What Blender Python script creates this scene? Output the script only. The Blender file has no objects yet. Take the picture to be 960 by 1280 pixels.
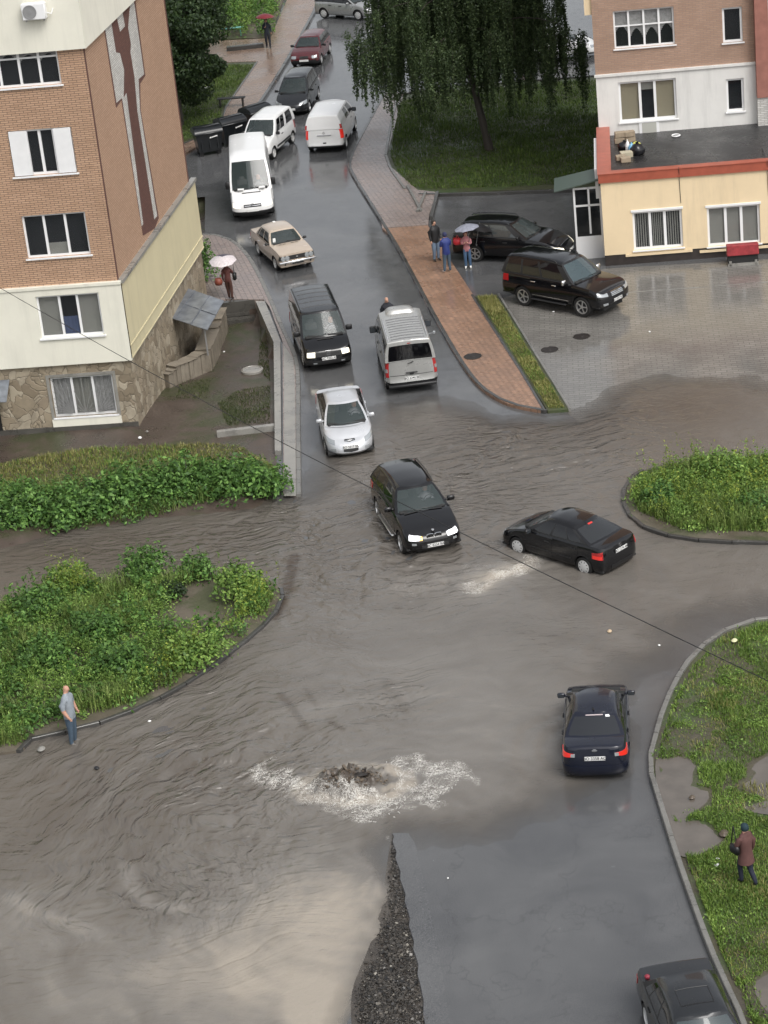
import bpy, bmesh, math, random
import numpy as np
from mathutils import Vector, Matrix
from mathutils.geometry import tessellate_polygon
random.seed(7); RNG = np.random.default_rng(7)
R_ = math.radians; PI = math.pi
sc = bpy.context.scene
COL = sc.collection

# ------------------------------------------------------------------ camera
F, PITCH, ROLL, CAMZ = 3000.0, R_(23.781), R_(6.066), 30.75
_fw = Vector((0, math.cos(PITCH), -math.sin(PITCH)))
_r0 = Vector((1, 0, 0)); _u0 = _r0.cross(_fw)
_r = math.cos(ROLL)*_r0 - math.sin(ROLL)*_u0
_u = math.sin(ROLL)*_r0 + math.cos(ROLL)*_u0
CAM = Vector((0, 0, CAMZ))
cd = bpy.data.cameras.new('camera'); cam = bpy.data.objects.new('camera', cd); COL.objects.link(cam)
M = Matrix((_r, _u, -_fw)).transposed().to_4x4(); M.translation = CAM
cam.matrix_world = M
cd.sensor_fit = 'VERTICAL'; cd.sensor_height = 24; cd.sensor_width = 18; cd.lens = F/1280*24
cd.clip_end = 3000; cd.clip_start = .5
sc.camera = cam

def ray(x, y): return _fw*F + _r*(x-480) - _u*(y-640)
def P(x, y, z=0.0):
    """where the sight line measured in the photograph meets the level z"""
    d = ray(x, y); t = (z-CAMZ)/d.z; q = CAM + d*t
    return Vector((q.x, q.y, z))
def on_plane(x, y, o, n):
    d = ray(x, y); t = (o-CAM).dot(n)/d.dot(n); return CAM + d*t

# ------------------------------------------------------------------ world, light
w = bpy.data.worlds.new('World'); sc.world = w; w.use_nodes = True
nt = w.node_tree; nt.nodes.clear()
sky = nt.nodes.new('ShaderNodeTexSky'); sky.sky_type = 'NISHITA'; sky.sun_disc = False
sky.sun_elevation = R_(52); sky.sun_rotation = R_(148); sky.dust_density = 4; sky.ozone_density = 1; sky.air_density = 1.2
hs = nt.nodes.new('ShaderNodeHueSaturation'); hs.inputs['Saturation'].default_value = .22
bg = nt.nodes.new('ShaderNodeBackground'); bg.inputs['Strength'].default_value = .13
wo = nt.nodes.new('ShaderNodeOutputWorld')
nt.links.new(sky.outputs[0], hs.inputs['Color']); nt.links.new(hs.outputs[0], bg.inputs[0]); nt.links.new(bg.outputs[0], wo.inputs[0])
sd = bpy.data.lights.new('sun', 'SUN'); sd.energy = .9; sd.angle = R_(30); sd.color = (1, .97, .93)
so = bpy.data.objects.new('sun', sd); COL.objects.link(so)
el, az = R_(54), R_(148)
dirv = Vector((math.sin(az)*math.cos(el), math.cos(az)*math.cos(el), math.sin(el)))
so.rotation_euler = dirv.to_track_quat('Z', 'Y').to_euler(); so.location = (0, 0, 60)
sc.view_settings.view_transform = 'Standard'; sc.view_settings.look = 'None'
sc.view_settings.exposure = 0.62; sc.view_settings.gamma = 1

# ------------------------------------------------------------------ object helpers
def tag(o, label=None, cat=None, group=None, kind=None):
    if label: o['label'] = label
    if cat: o['category'] = cat
    if group: o['group'] = group
    if kind: o['kind'] = kind
    return o
def empty(name, loc=(0, 0, 0), rz=0, label=None, cat=None, group=None):
    o = bpy.data.objects.new(name, None); COL.objects.link(o); o.location = loc; o.rotation_euler = (0, 0, rz)
    o.empty_display_size = .2
    return tag(o, label, cat, group)
def copy_tree(o, parent=None):
    c = o.copy(); COL.objects.link(c)
    if parent is not None: c.parent = parent
    for ch in [k for k in o.children]: copy_tree(ch, c)
    return c
class MB:
    def __init__(s): s.v = []; s.f = []; s.m = []
    def add(s, vs, fs, m=0):
        b = len(s.v); s.v += [tuple(v) for v in vs]; s.f += [tuple(b+i for i in f) for f in fs]; s.m += [m]*len(fs)
        return s
    def box(s, c, d, rz=0, m=0, rx=0, ry=0, bev=0):
        mt = Matrix.Rotation(rz, 3, 'Z') @ Matrix.Rotation(ry, 3, 'Y') @ Matrix.Rotation(rx, 3, 'X')
        c = Vector(c); vs = []
        if bev <= 0:
            for k in (-1, 1):
                for i, j in ((-1, -1), (1, -1), (1, 1), (-1, 1)): vs.append(c + mt @ Vector((i*d[0]/2, j*d[1]/2, k*d[2]/2)))
            return s.add(vs, [(3, 2, 1, 0), (4, 5, 6, 7), (0, 1, 5, 4), (1, 2, 6, 5), (2, 3, 7, 6), (3, 0, 4, 7)], m)
        rings = [(-1, bev), (-1, 0), (1, 0), (1, bev)]
        for n, (k, ins) in enumerate(rings):
            hz = d[2]/2 - (bev if n in (1, 2) else 0)
            for i, j in ((-1, -1), (1, -1), (1, 1), (-1, 1)):
                a = d[0]/2-ins; b2 = d[1]/2-ins; e = bev
                if (i, j) == (-1, -1): pts = [(-a, -(b2-e) if not ins else -b2), (-(a-e) if not ins else -a, -b2)]
                if (i, j) == (1, -1): pts = [((a-e) if not ins else a, -b2), (a, -(b2-e) if not ins else -b2)]
                if (i, j) == (1, 1): pts = [(a, (b2-e) if not ins else b2), ((a-e) if not ins else a, b2)]
                if (i, j) == (-1, 1): pts = [(-(a-e) if not ins else -a, b2), (-a, (b2-e) if not ins else b2)]
                for q in pts: vs.append(c + mt @ Vector((q[0], q[1], k*hz)))
        fs = []
        for n in range(3):
            for q in range(8): fs.append((n*8+q, n*8+(q+1) % 8, n*8+8+(q+1) % 8, n*8+8+q))
        fs.append(tuple(range(7, -1, -1))); fs.append(tuple(range(24, 32)))
        return s.add(vs, fs, m)
    def tube(s, pts, rad, n=6, m=0, cap=True):
        pts = [Vector(p) for p in pts]; rr = rad if hasattr(rad, '__len__') else [rad]*len(pts)
        vs = []; fs = []
        for i, p in enumerate(pts):
            t = (pts[min(i+1, len(pts)-1)]-pts[max(i-1, 0)])
            t = t.normalized() if t.length > 1e-9 else Vector((0, 0, 1))
            a = t.orthogonal().normalized() if i == 0 else (a - t*a.dot(t)).normalized()
            b = t.cross(a)
            for k in range(n):
                q = 2*PI*k/n; vs.append(p + (a*math.cos(q)+b*math.sin(q))*rr[i])
        for i in range(len(pts)-1):
            for k in range(n): fs.append((i*n+k, i*n+(k+1) % n, (i+1)*n+(k+1) % n, (i+1)*n+k))
        if cap: fs.append(tuple(range(n-1, -1, -1))); fs.append(tuple(range((len(pts)-1)*n, len(pts)*n)))
        return s.add(vs, fs, m)
    def lathe(s, prof, c=(0, 0, 0), n=20, axis='Z', m=0, sy=1):
        c = Vector(c); vs = []; fs = []
        for r, h in prof:
            for k in range(n):
                q = 2*PI*k/n; x, y = r*math.cos(q), r*math.sin(q)*sy
                vs.append(c + (Vector((x, y, h)) if axis == 'Z' else Vector((x, h, y)) if axis == 'Y' else Vector((h, x, y))))
        L = len(prof)
        for i in range(L-1):
            for k in range(n):
                q = (i*n+k, i*n+(k+1) % n, (i+1)*n+(k+1) % n, (i+1)*n+k)
                fs.append(q[::-1] if axis == 'Y' else q)
        return s.add(vs, fs, m)
    def prism(s, poly, z0, z1, m=0, top=None, bottom=True):
        """upright prism over a plan polygon"""
        n = len(poly); a = [Vector((p[0], p[1], 0)) for p in poly]
        area = sum(a[i].x*a[(i+1) % n].y-a[(i+1) % n].x*a[i].y for i in range(n))
        if area < 0: a = a[::-1]
        tris = tessellate_polygon([a])
        vs = [(p.x, p.y, z0) for p in a]+[(p.x, p.y, z1) for p in a]
        fs = [(i, (i+1) % n, n+(i+1) % n, n+i) for i in range(n)]
        s.add(vs, fs, m)
        tv = [(p.x, p.y, z1) for p in a]; tf = []
        for t in tris:
            p, q, r = [a[i] for i in t]
            if (q-p).cross(r-p).z < 0: t = t[::-1]
            tf.append(tuple(t))
        s.add(tv, tf, m if top is None else top)
        if bottom: s.add([(p.x, p.y, z0) for p in a], [t[::-1] for t in tf], m)
        return s
    def build(s, name, mat, parent=None, smooth=None, **k):
        me = bpy.data.meshes.new(name); me.from_pydata(s.v, [], s.f); me.update()
        mats = mat if isinstance(mat, (list, tuple)) else [mat]
        for q in mats: me.materials.append(q)
        if len(mats) > 1: me.polygons.foreach_set('material_index', s.m)
        if smooth is not None:
            me.polygons.foreach_set('use_smooth', [True]*len(me.polygons))
            if smooth < 180: me.set_sharp_from_angle(angle=R_(smooth))
        o = bpy.data.objects.new(name, me); COL.objects.link(o)
        if parent is not None: o.parent = parent
        for a, b in k.items(): o[a] = b
        return o
def weld(o, d=.0005):
    bm = bmesh.new(); bm.from_mesh(o.data); bmesh.ops.remove_doubles(bm, verts=bm.verts, dist=d)
    bm.to_mesh(o.data); bm.free(); return o

def poly_sheet(name, rings, z, mat, sub=None, kind='structure'):
    """flat sheet over a plan polygon; further rings are holes"""
    rr = [[Vector((p[0], p[1], 0)) for p in r] for r in rings]
    tris = tessellate_polygon(rr); flat = [p for r in rr for p in r]
    vs = [(p.x, p.y, z) for p in flat]; fs = []
    for t in tris:
        a, b, c = [flat[i] for i in t]
        fs.append(tuple(t) if (b-a).cross(c-a).z > 0 else tuple(t[::-1]))
    o = MB().add(vs, fs).build(name, mat)
    if kind: o['kind'] = kind
    return o
def smooth_line(pts, n=6, closed=False):
    pts = [Vector(p) for p in pts]; out = []; N = len(pts)
    rng = range(N if closed else N-1)
    for i in rng:
        p0 = pts[(i-1) % N] if closed or i > 0 else pts[i]; p1 = pts[i]; p2 = pts[(i+1) % N]
        p3 = pts[(i+2) % N] if closed or i+2 < N else p2
        for k in range(n):
            t = k/n; out.append(.5*((2*p1)+(p2-p0)*t+(2*p0-5*p1+4*p2-p3)*t*t+(-p0+3*p1-3*p2+p3)*t**3))
    if not closed: out.append(pts[-1])
    return out
def kerb(name, line, wd, z0, z1, mat, side=1, label=None, kind='structure', joint=1.0):
    """kerb stones along a plan line, laid one after another with open joints"""
    mb = MB(); line = [Vector((p[0], p[1], 0)) for p in line]
    d = [0]
    for i in range(len(line)-1): d.append(d[-1]+(line[i+1]-line[i]).length)
    def at(s):
        for i in range(len(line)-1):
            if s <= d[i+1] or i == len(line)-2:
                t = (s-d[i])/max(1e-6, d[i+1]-d[i]); return line[i].lerp(line[i+1], t)
    s = 0; T = d[-1]
    while s < T-.05:
        e = min(s+joint-.012, T); a, b = at(s), at(e); t = (b-a).normalized(); nrm = Vector((-t.y, t.x, 0))*side*wd
        dz = random.uniform(-.008, .008)
        ch = .015
        q = [a, b, b+nrm, a+nrm]; h = nrm.normalized()*ch
        vs = [(p.x, p.y, z0) for p in q]+[(p.x, p.y, z1-ch+dz) for p in q]+[(p.x, p.y, z1+dz) for p in (a+h, b+h, b+nrm-h, a+nrm-h)]
        fs = [(0, 1, 5, 4), (1, 2, 6, 5), (2, 3, 7, 6), (3, 0, 4, 7), (4, 5, 9, 8), (5, 6, 10, 9), (6, 7, 11, 10), (7, 4, 8, 11), (8, 9, 10, 11)]
        if side < 0: fs = [f[::-1] for f in fs]
        mb.add(vs, fs); s += joint
    o = mb.build(name, mat); o['kind'] = kind
    return o

# ------------------------------------------------------------------ materials
def new_mat(name):
    m = bpy.data.materials.new(name); m.use_nodes = True
    return m, m.node_tree, m.node_tree.nodes['Principled BSDF']
def N(nt, t, **k):
    n = nt.nodes.new(t)
    for a, b in k.items(): setattr(n, a, b)
    return n
def ramp(nt, src, stops):
    r = nt.nodes.new('ShaderNodeValToRGB'); e = r.color_ramp.elements
    while len(e) < len(stops): e.new(.5)
    for i, (p, c) in enumerate(stops):
        e[i].position = p; e[i].color = (c, c, c, 1) if not hasattr(c, '__len__') else (*c, 1)
    nt.links.new(src, r.inputs[0]); return r.outputs[0]
def coords(nt, scale=1, rot=0, kind='Object', sc3=None):
    tc = nt.nodes.new('ShaderNodeTexCoord'); mp = nt.nodes.new('ShaderNodeMapping')
    mp.inputs['Scale'].default_value = sc3 or (scale, scale, scale); mp.inputs['Rotation'].default_value = (0, 0, rot)
    nt.links.new(tc.outputs[kind], mp.inputs[0]); return mp.outputs[0]
def noise(nt, scale, detail=4, rough=.55, vec=None, dist=0):
    n = nt.nodes.new('ShaderNodeTexNoise'); n.inputs['Scale'].default_value = scale; n.inputs['Detail'].default_value = detail
    n.inputs['Roughness'].default_value = rough; n.inputs['Distortion'].default_value = dist
    nt.links.new(vec if vec is not None else coords(nt), n.inputs['Vector']); return n.outputs[0]
def mixc(nt, fac, a, b, mode='MIX'):
    m = nt.nodes.new('ShaderNodeMix'); m.data_type = 'RGBA'; m.blend_type = mode
    for sock, v in ((m.inputs[0], fac), (m.inputs[6], a), (m.inputs[7], b)):
        if isinstance(v, (int, float)): sock.default_value = v
        elif isinstance(v, (tuple, list)): sock.default_value = (*v, 1) if len(v) == 3 else v
        else: nt.links.new(v, sock)
    return m.outputs[2]
def math_(nt, op, a, b=0.5, c=None):
    m = nt.nodes.new('ShaderNodeMath'); m.operation = op
    for i, v in enumerate((a, b) if c is None else (a, b, c)):
        if isinstance(v, (int, float)): m.inputs[i].default_value = v
        else: nt.links.new(v, m.inputs[i])
    return m.outputs[0]
def bump(nt, bsdf, h, strength=.3, dist=.02):
    b = nt.nodes.new('ShaderNodeBump'); b.inputs['Strength'].default_value = strength; b.inputs['Distance'].default_value = dist
    nt.links.new(h, b.inputs['Height']); nt.links.new(b.outputs[0], bsdf.inputs['Normal']); return b
def simple(name, col, rough=.5, metal=0, var=0, vscale=3, coat=0, spec=.5, emit=None, es=0, bmp=0, bscale=40):
    m, nt, b = new_mat(name)
    b.inputs['Base Color'].default_value = (*col, 1); b.inputs['Roughness'].default_value = rough
    b.inputs['Metallic'].default_value = metal; b.inputs['Coat Weight'].default_value = coat; b.inputs['Coat Roughness'].default_value = .04
    b.inputs['Specular IOR Level'].default_value = spec
    if var:
        f = noise(nt, vscale, 5)
        f = ramp(nt, f, [(.3, 0), (.7, 1)])
        c = mixc(nt, f, tuple(x*(1-var) for x in col), tuple(min(1, x*(1+var)) for x in col))
        nt.links.new(c, b.inputs['Base Color'])
    if bmp: bump(nt, b, noise(nt, bscale, 3), bmp, .01)
    if emit: b.inputs['Emission Color'].default_value = (*emit, 1); b.inputs['Emission Strength'].default_value = es
    return m
# ------------------------------------------------------------------ vehicles
def pchip(pts):
    xs = [p[0] for p in pts]; ys = [p[1] for p in pts]; n = len(xs)
    d = [(ys[i+1]-ys[i])/(xs[i+1]-xs[i]) for i in range(n-1)]
    m = [d[0]]+[0 if d[i-1]*d[i] <= 0 else 2*d[i-1]*d[i]/(d[i-1]+d[i]) for i in range(1, n-1)]+[d[-1]]
    def f(x):
        if x <= xs[0]: return ys[0]
        if x >= xs[-1]: return ys[-1]
        i = 0
        while x > xs[i+1]: i += 1
        h = xs[i+1]-xs[i]; t = (x-xs[i])/h
        return (2*t**3-3*t*t+1)*ys[i]+(t**3-2*t*t+t)*h*m[i]+(-2*t**3+3*t*t)*ys[i+1]+(t**3-t*t)*h*m[i+1]
    return f
def paint(name, col, metal=0, rough=.22, dirty=.15):
    m, nt, b = new_mat(name)
    f = noise(nt, 2.5, 5); f = ramp(nt, f, [(.35, 0), (.75, 1)])
    c = mixc(nt, f, col, tuple(x*(1-dirty)+.02*dirty for x in col))
    nt.links.new(c, b.inputs['Base Color'])
    b.inputs['Metallic'].default_value = metal; b.inputs['Coat Weight'].default_value = .5; b.inputs['Coat Roughness'].default_value = .04; b.inputs['Specular IOR Level'].default_value = .35
    # rain drops on the clear coat
    v = N(nt, 'ShaderNodeTexVoronoi'); v.inputs['Scale'].default_value = 38; nt.links.new(coords(nt), v.inputs['Vector'])
    h = ramp(nt, v.outputs['Distance'], [(.0, 1), (.28, 0)])
    bump(nt, b, h, .12, .004)
    r = math_(nt, 'MULTIPLY_ADD', f, .12, rough-.04); nt.links.new(r, b.inputs['Roughness'])
    return m
VM = dict(
    black=paint('black_paint', (.004, .004, .005), rough=.12, dirty=.05), navy=paint('navy_paint', (.006, .008, .018)),
    graphite=paint('graphite_paint', (.022, .024, .027), .3), white=paint('white_paint', (.80, .80, .79), dirty=.05),
    silver=paint('silver_paint', (.60, .61, .63), .4, .3), beige=paint('beige_paint', (.48, .40, .32), dirty=.1),
    maroon=paint('maroon_paint', (.09, .016, .02)), greysilver=paint('grey_silver_paint', (.38, .385, .38), .45, .3),
    trafic=paint('light_grey_paint', (.40, .40, .385), .4, .3))
M_rub = simple('tyre_rubber', (.012, .012, .012), .6)
M_blk = simple('black_trim_plastic', (.014, .014, .015), .45)
M_dark = simple('dark_interior', (.02, .02, .02), .8)
M_chr = simple('chrome', (.75, .75, .75), .12, 1)
M_rim = simple('alloy_rim', (.60, .60, .60), .28, .8)
M_cap = simple('plastic_wheel_cover', (.62, .62, .61), .35, .2)
M_seat = simple('grey_seat_cloth', (.11, .11, .11), .9)
M_paper = simple('white_paper', (.8, .8, .78), .6)
M_plate = simple('plate_white', (.75, .75, .73), .35)
M_ink = simple('plate_ink', (.015, .015, .02), .5)
M_mir = simple('mirror_glass_dark', (.08, .09, .1), .1, .6)
M_lens = simple('lamp_lens', (.36, .38, .39), .08, .4, coat=1)
M_on = simple('lit_headlamp', (.9, .88, .8), .1, 0, coat=1, emit=(1, .90, .66), es=.9)
M_onw = simple('lit_white_headlamp', (.9, .9, .9), .1, 0, coat=1, emit=(.95, .95, 1), es=1.0)
M_amber = simple('amber_lens', (.8, .35, .02), .15, coat=1, emit=(1, .5, .05), es=.8)
M_tail = simple('tail_lens', (.35, .01, .012), .12, coat=1)
M_tailon = simple('lit_tail_lens', (.45, .015, .012), .12, coat=1, emit=(1, .04, .02), es=.22)
def glass_mat(name, tint, clear):
    m, nt, b = new_mat(name)
    b.inputs['Base Color'].default_value = (*tint, 1); b.inputs['Roughness'].default_value = .04
    b.inputs['Specular IOR Level'].default_value = .6; b.inputs['Coat Weight'].default_value = .5; b.inputs['Coat Roughness'].default_value = .02
    b.inputs['Alpha'].default_value = 1-clear; return m
G_wind = glass_mat('windscreen_glass', (.06, .08, .08), .5)
G_side = glass_mat('side_glass', (.01, .011, .012), .25)
G_dark = glass_mat('tinted_glass', (.004, .004, .005), .06)

_wheel_cache = {}
def wheel_meshes(R, W, style):
    k = (R, W, style)
    if k in _wheel_cache: return _wheel_cache[k]
    t = MB(); h = W/2; rr = R*.66
    t.lathe([(rr*.6, -h*.6), (rr, -h*.9), (R*.93, -h), (R, -h*.7), (R, h*.7), (R*.93, h), (rr, h*.9), (rr*.97, h*.4), (0.0, h*.35)], n=28, axis='Y')
    to = t.build('tyre_src', M_rub, smooth=40); tm = to.data; bpy.data.objects.remove(to)
    r = MB()
    r.lathe([(rr*1.0, h*.45), (rr*1.03, h*.95), (rr*.93, h*.97), (rr*.88, h*.5)], n=28, axis='Y')
    if style == 'cover':
        r.lathe([(rr*.9, h*.9), (rr*.62, h*1.05), (rr*.3, h*1.12), (0, h*1.15)], n=28, axis='Y')
        for i in range(9):
            a = 2*PI*i/9; c = (math.cos(a)*rr*.74, h*1.0, math.sin(a)*rr*.74)
            r.box(c, (rr*.2, .012, rr*.1), ry=-a, m=1)
    elif style == 'steel':
        r.lathe([(rr*.9, h*.5), (rr*.7, h*.75), (rr*.4, h*.5), (rr*.3, h*.8), (0, h*.82)], n=24, axis='Y')
    else:
        n = {'five': 5, 'six': 6, 'ten': 10}.get(style, 5)
        r.lathe([(rr*.2, h*.6), (rr*.2, h*.95), (0, h*.98)], n=14, axis='Y')
        for i in range(n):
            a = 2*PI*i/n+.3; wd = rr*(.34 if n < 8 else .15)
            ca, sa = math.cos(a), math.sin(a)
            pa = []
            for (q, ww, yy) in ((rr*.12, wd*.5, h*.95), (rr*.55, wd*.42, h*.9), (rr*.95, wd*.62, h*.93)):
                pa += [(ca*q-sa*ww*.5, yy, sa*q+ca*ww*.5), (ca*q+sa*ww*.5, yy, sa*q-ca*ww*.5)]
            b0 = [(x, y-.03, z) for x, y, z in pa]
            r.add(pa+b0, [(0, 1, 3, 2), (2, 3, 5, 4), (0, 2, 8, 6), (2, 4, 10, 8), (1, 7, 9, 3), (3, 9, 11, 5)])
        r.lathe([(rr*.9, h*.5), (0, h*.5)], n=20, axis='Y', m=1)
    ro = r.build('rim_src', [M_cap if style in ('cover', 'steel') else M_rim, M_dark], smooth=30); rm = ro.data; bpy.data.objects.remove(ro)
    _wheel_cache[k] = (tm, rm); return tm, rm

class Car:
    def __init__(s, name, label, cat, group, loc, heading, S):
        s.S = S; s.root = empty(name, loc, heading, label, cat, group)
        s.L, s.W = S['L'], S['W']; s.hw = s.W/2
        s.sill = S.get('sill', .24); s.R = S.get('R', .31); s.Ra = s.R+S.get('archgap', .055)
        s.rx = S['rear_axle']; s.fx = s.rx+S['wb']
        s.top = pchip(S['top']); s.roof = pchip(S['roof'])
        s.fp = pchip(S.get('front', [(0, -.08), (.25, 0), (.55, -.01), (.8, -.06), (1, -.16)]))
        s.rp = pchip(S.get('rear', [(0, .06), (.25, 0), (.6, .01), (1, .06)]))
        s.ins = pchip(S.get('inset', [(0, .07), (.15, .012), (.45, 0), (.75, .02), (.93, .045), (1, .08)]))
        s.ar, s.af = S.get('ar', .4), S.get('af', .6); s.nr, s.nf = S.get('nr', 4.0), S.get('nf', 3.2)
        s.crown = S.get('crown', .04)
        s.x0 = S.get('x0', 0)  # shift so the placed point is local origin
        s.mats = S['paint']; s.build()
    def ztop(s, x, y): return s.top(x)+s.crown*(1-min(1, abs(y)/s.hw)**2)
    def zlow(s, x):
        z = s.sill
        for xc in (s.rx, s.fx):
            d = abs(x-xc)
            if d <= s.Ra: z = max(z, s.R+math.sqrt(max(0, s.Ra**2-d*d)))
        return z
    def nom(s, q):
        e = lambda u: (PI/2)*(3*u*u-2*u**3)
        if q <= 1:
            th = e(max(0, q)); return s.ar*(1-abs(math.cos(th))**(2/s.nr)), s.hw*math.sin(th)**(2/s.nr)
        if q <= 2: return s.ar+(q-1)*(s.L-s.ar-s.af), s.hw
        th = e(max(0, 3-q)); return s.L-s.af*(1-abs(math.cos(th))**(2/s.nf)), s.hw*math.sin(th)**(2/s.nf)
    def qx(s, x): return 1+(x-s.ar)/(s.L-s.ar-s.af)
    def bp(s, sgn, q, t=None, z=None, off=0):
        x, y = s.nom(q); y *= 1-.045*((x-s.L*.5)/(s.L*.5))**2
        zl = s.zlow(x); zt = s.ztop(x, y)
        if z is None: z = zl+(zt-zl)*t
        z = min(max(z, zl), zt); k = (z-s.sill)/(zt-s.sill)
        wf = min(1, max(0, (x-(s.L-s.af*1.3))/(s.af*1.3))); wr = min(1, max(0, (s.ar*1.3-x)/(s.ar*1.3)))
        y2 = max(0, y-s.ins(k)*(y/s.hw)) + off*min(1, y/(s.hw*.9))*(1-max(wf, wr)*.5)
        x2 = x+s.fp(k)*wf+s.rp(k)*wr + off*(wf-wr)
        return Vector((x2-s.x0, sgn*y2, z))
    def gp(s, sgn, q, t, off=0):
        G = s.S; bx0, bx1, tx0, tx1 = G['gb0'], G['gb1'], G['gt0'], G['gt1']
        hb, ht = s.hw-G.get('ghb', .09), G['ght']; rb, fb = G.get('rbulge', .08), G.get('fbulge', .16)
        def outl(x0, x1, h, rb, fb):
            if q <= 1: u = q; return x0-rb*(1-u*u), h*(u if u < .9 else .9+.1*math.sin((u-.9)/.1*PI/2)*1.0)
            if q <= 2: return x0+(q-1)*(x1-x0), h
            u = 3-q; return x1+fb*(1-u*u), h*u
        xb, yb = outl(bx0, bx1, hb, rb, fb); xt, yt = outl(tx0, tx1, ht, rb*.7, fb*.75)
        zb = s.ztop(min(max(xb, 0), s.L), yb)-.012
        rc = G.get('rcrown', .05)
        zt = s.roof(xt)+rc*(1-(abs(yt)/ht)**2)
        if t > 1:   # the roof ring itself
            k = .06; fx_ = 1-k if True else 1
            cx = (tx0+tx1)/2
            return Vector((cx+(xt-cx)*(1-.05/(tx1-tx0)*1.2)-s.x0, sgn*yt*(1-.05/ht), s.roof(xt)+rc*(1-(abs(yt)*(1-.05/ht)/ht)**2)+.002))
        zt -= .03
        sd = 1 if 1 <= q <= 2 else .0
        x = xb+(xt-xb)*t; y = yb+(yt-yb)*t+math.sin(PI*t)*G.get('gbulge', .03)*(min(1, yb/hb)); z = zb+(zt-zb)*t
        if q < 1: x -= off
        elif q > 2: x += off*.7; z += off*.7
        else: y += off
        return Vector((x-s.x0, sgn*y, z))
    def patch(s, name, mat, sgn, q0, q1, z0, z1, off=.008, n=6, m=3, parent=None, z0b=None, z1b=None, gh=False, smooth=40, both=False):
        """a panel lying proud on the body skin, with its edges turned in"""
        mb = MB()
        for sg in ((1, -1) if both else (sgn,)):
            g = []
            for j in range(m+1):
                row = []
                for i in range(n+1):
                    u = i/n; q = q0+(q1-q0)*u
                    za = z0+((z0b if z0b is not None else z0)-z0)*u; zc = z1+((z1b if z1b is not None else z1)-z1)*u
                    z = za+(zc-za)*j/m
                    row.append(s.gp(sg, q, z, off) if gh else s.bp(sg, q, z=z, off=off))
                g.append(row)
            lowr = lambda v, q, z: v
            inn = []
            vs = [p for r in g for p in r]; W_ = n+1
            fs = [(j*W_+i, j*W_+i+1, (j+1)*W_+i+1, (j+1)*W_+i) for j in range(m) for i in range(n)]
            cen = Vector((s.L/2-s.x0, 0, .7)); b0 = len(vs)
            loop = [i for i in range(n)]+[(j)*W_+n for j in range(m)]+[m*W_+i for i in range(n, 0, -1)]+[j*W_ for j in range(m, 0, -1)]
            for i in loop:
                p = vs[i]; d = Vector((0, p.y, 0)) if abs(p.y) > s.hw*.8 else Vector((p.x-cen.x, 0, 0))
                d = d.normalized() if d.length > 1e-6 else Vector((1, 0, 0)); vs.append(p-d*(off+.012))
            k = len(loop)
            for i in range(k): fs.append((loop[i], b0+i, b0+(i+1) % k, loop[(i+1) % k]))
            if sg < 0: fs = [f[::-1] for f in fs]
            mb.add(vs, fs)
        return mb.build(name, mat, parent or s.root, smooth=smooth)
    def build(s):
        S = s.S; r = s.root
        # perimeter samples
        qs = [i/9 for i in range(9)]
        xs = set(np.arange(s.ar, s.L-s.af, .12).tolist())
        for xc in (s.rx, s.fx):
            for a in range(0, 181, 15): xs.add(xc-math.cos(R_(a))*s.Ra)
            xs.add(xc-s.Ra-.003); xs.add(xc+s.Ra+.003)
        side = sorted(x for x in xs if s.ar+.004 <= x <= s.L-s.af-.004)
        qs += [1]+[s.qx(x) for x in side]+[2]+[2+i/10 for i in range(1, 11)]
        # arch points that fall on the rounded ends
        def qfor(x):
            if x < s.ar:
                lo, hi = 0, 1
                for _ in range(40):
                    mid = (lo+hi)/2
                    if s.nom(mid)[0] < x: lo = mid
                    else: hi = mid
                return lo
            lo, hi = 2, 3
            for _ in range(40):
                mid = (lo+hi)/2
                if s.nom(mid)[0] < x: lo = mid
                else: hi = mid
            return lo
        for x in sorted(xs):
            if x < s.ar or x > s.L-s.af: 
                if abs(x-s.rx) <= s.Ra+.01 or abs(x-s.fx) <= s.Ra+.01: qs.append(qfor(x))
        qs = sorted(set(round(q, 5) for q in qs)); s.qfor = lambda x: s.qx(x) if s.ar <= x <= s.L-s.af else qfor(x)
        ts = [0, .07, .18, .32, .48, .64, .8, .92, 1]
        mb = MB(); n = len(qs)
        sk = S.get('cladding'); 
        for sg in (1, -1):
            vs = []; fs = []; ms = []
            for t in ts:
                for q in qs: vs.append(s.bp(sg, q, t=t))
            for j in range(len(ts)-1):
                for i in range(n-1):
                    f = (j*n+i, j*n+i+1, (j+1)*n+i+1, (j+1)*n+i); f = f[::-1] if sg > 0 else f
                    zm = sum(vs[k].z for k in f)/4
                    x_ = sum(vs[k].x for k in f)/4+s.x0
                    lim = sk if sk and (S.get('clad_side', True) or x_ < .35 or x_ > s.L-.6) else 0
                    mb.add([vs[k] for k in f], [(0, 1, 2, 3)], 1 if zm < lim else 0)
        # deck
        js = [-1, -.8, -.5, -.2, .2, .5, .8, 1]
        grid = []
        for q in qs:
            e = s.bp(1, q, t=1); row = []
            for c in js:
                y = e.y*c; z = e.z if abs(c) == 1 else e.z+s.crown*((e.y/s.hw)**2)*(1-c*c)
                row.append(Vector((e.x, y, z)))
            grid.append(row)
        vs = [p for row in grid for p in row]; W_ = len(js); gx0, gx1 = S['gb0']-s.x0, S['gb1']-s.x0
        for i in range(n-1):
            for j in range(W_-1):
                f = (i*W_+j, (i+1)*W_+j, (i+1)*W_+j+1, i*W_+j+1)
                xm = vs[f[0]].x*.5+vs[f[1]].x*.5
                mb.add([vs[k] for k in f], [(0, 1, 2, 3)], 2 if gx0+.1 < xm < gx1-.05 else 0)
        # greenhouse
        wins = S.get('windows', [(.08, .48), (.52, .92)])
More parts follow.
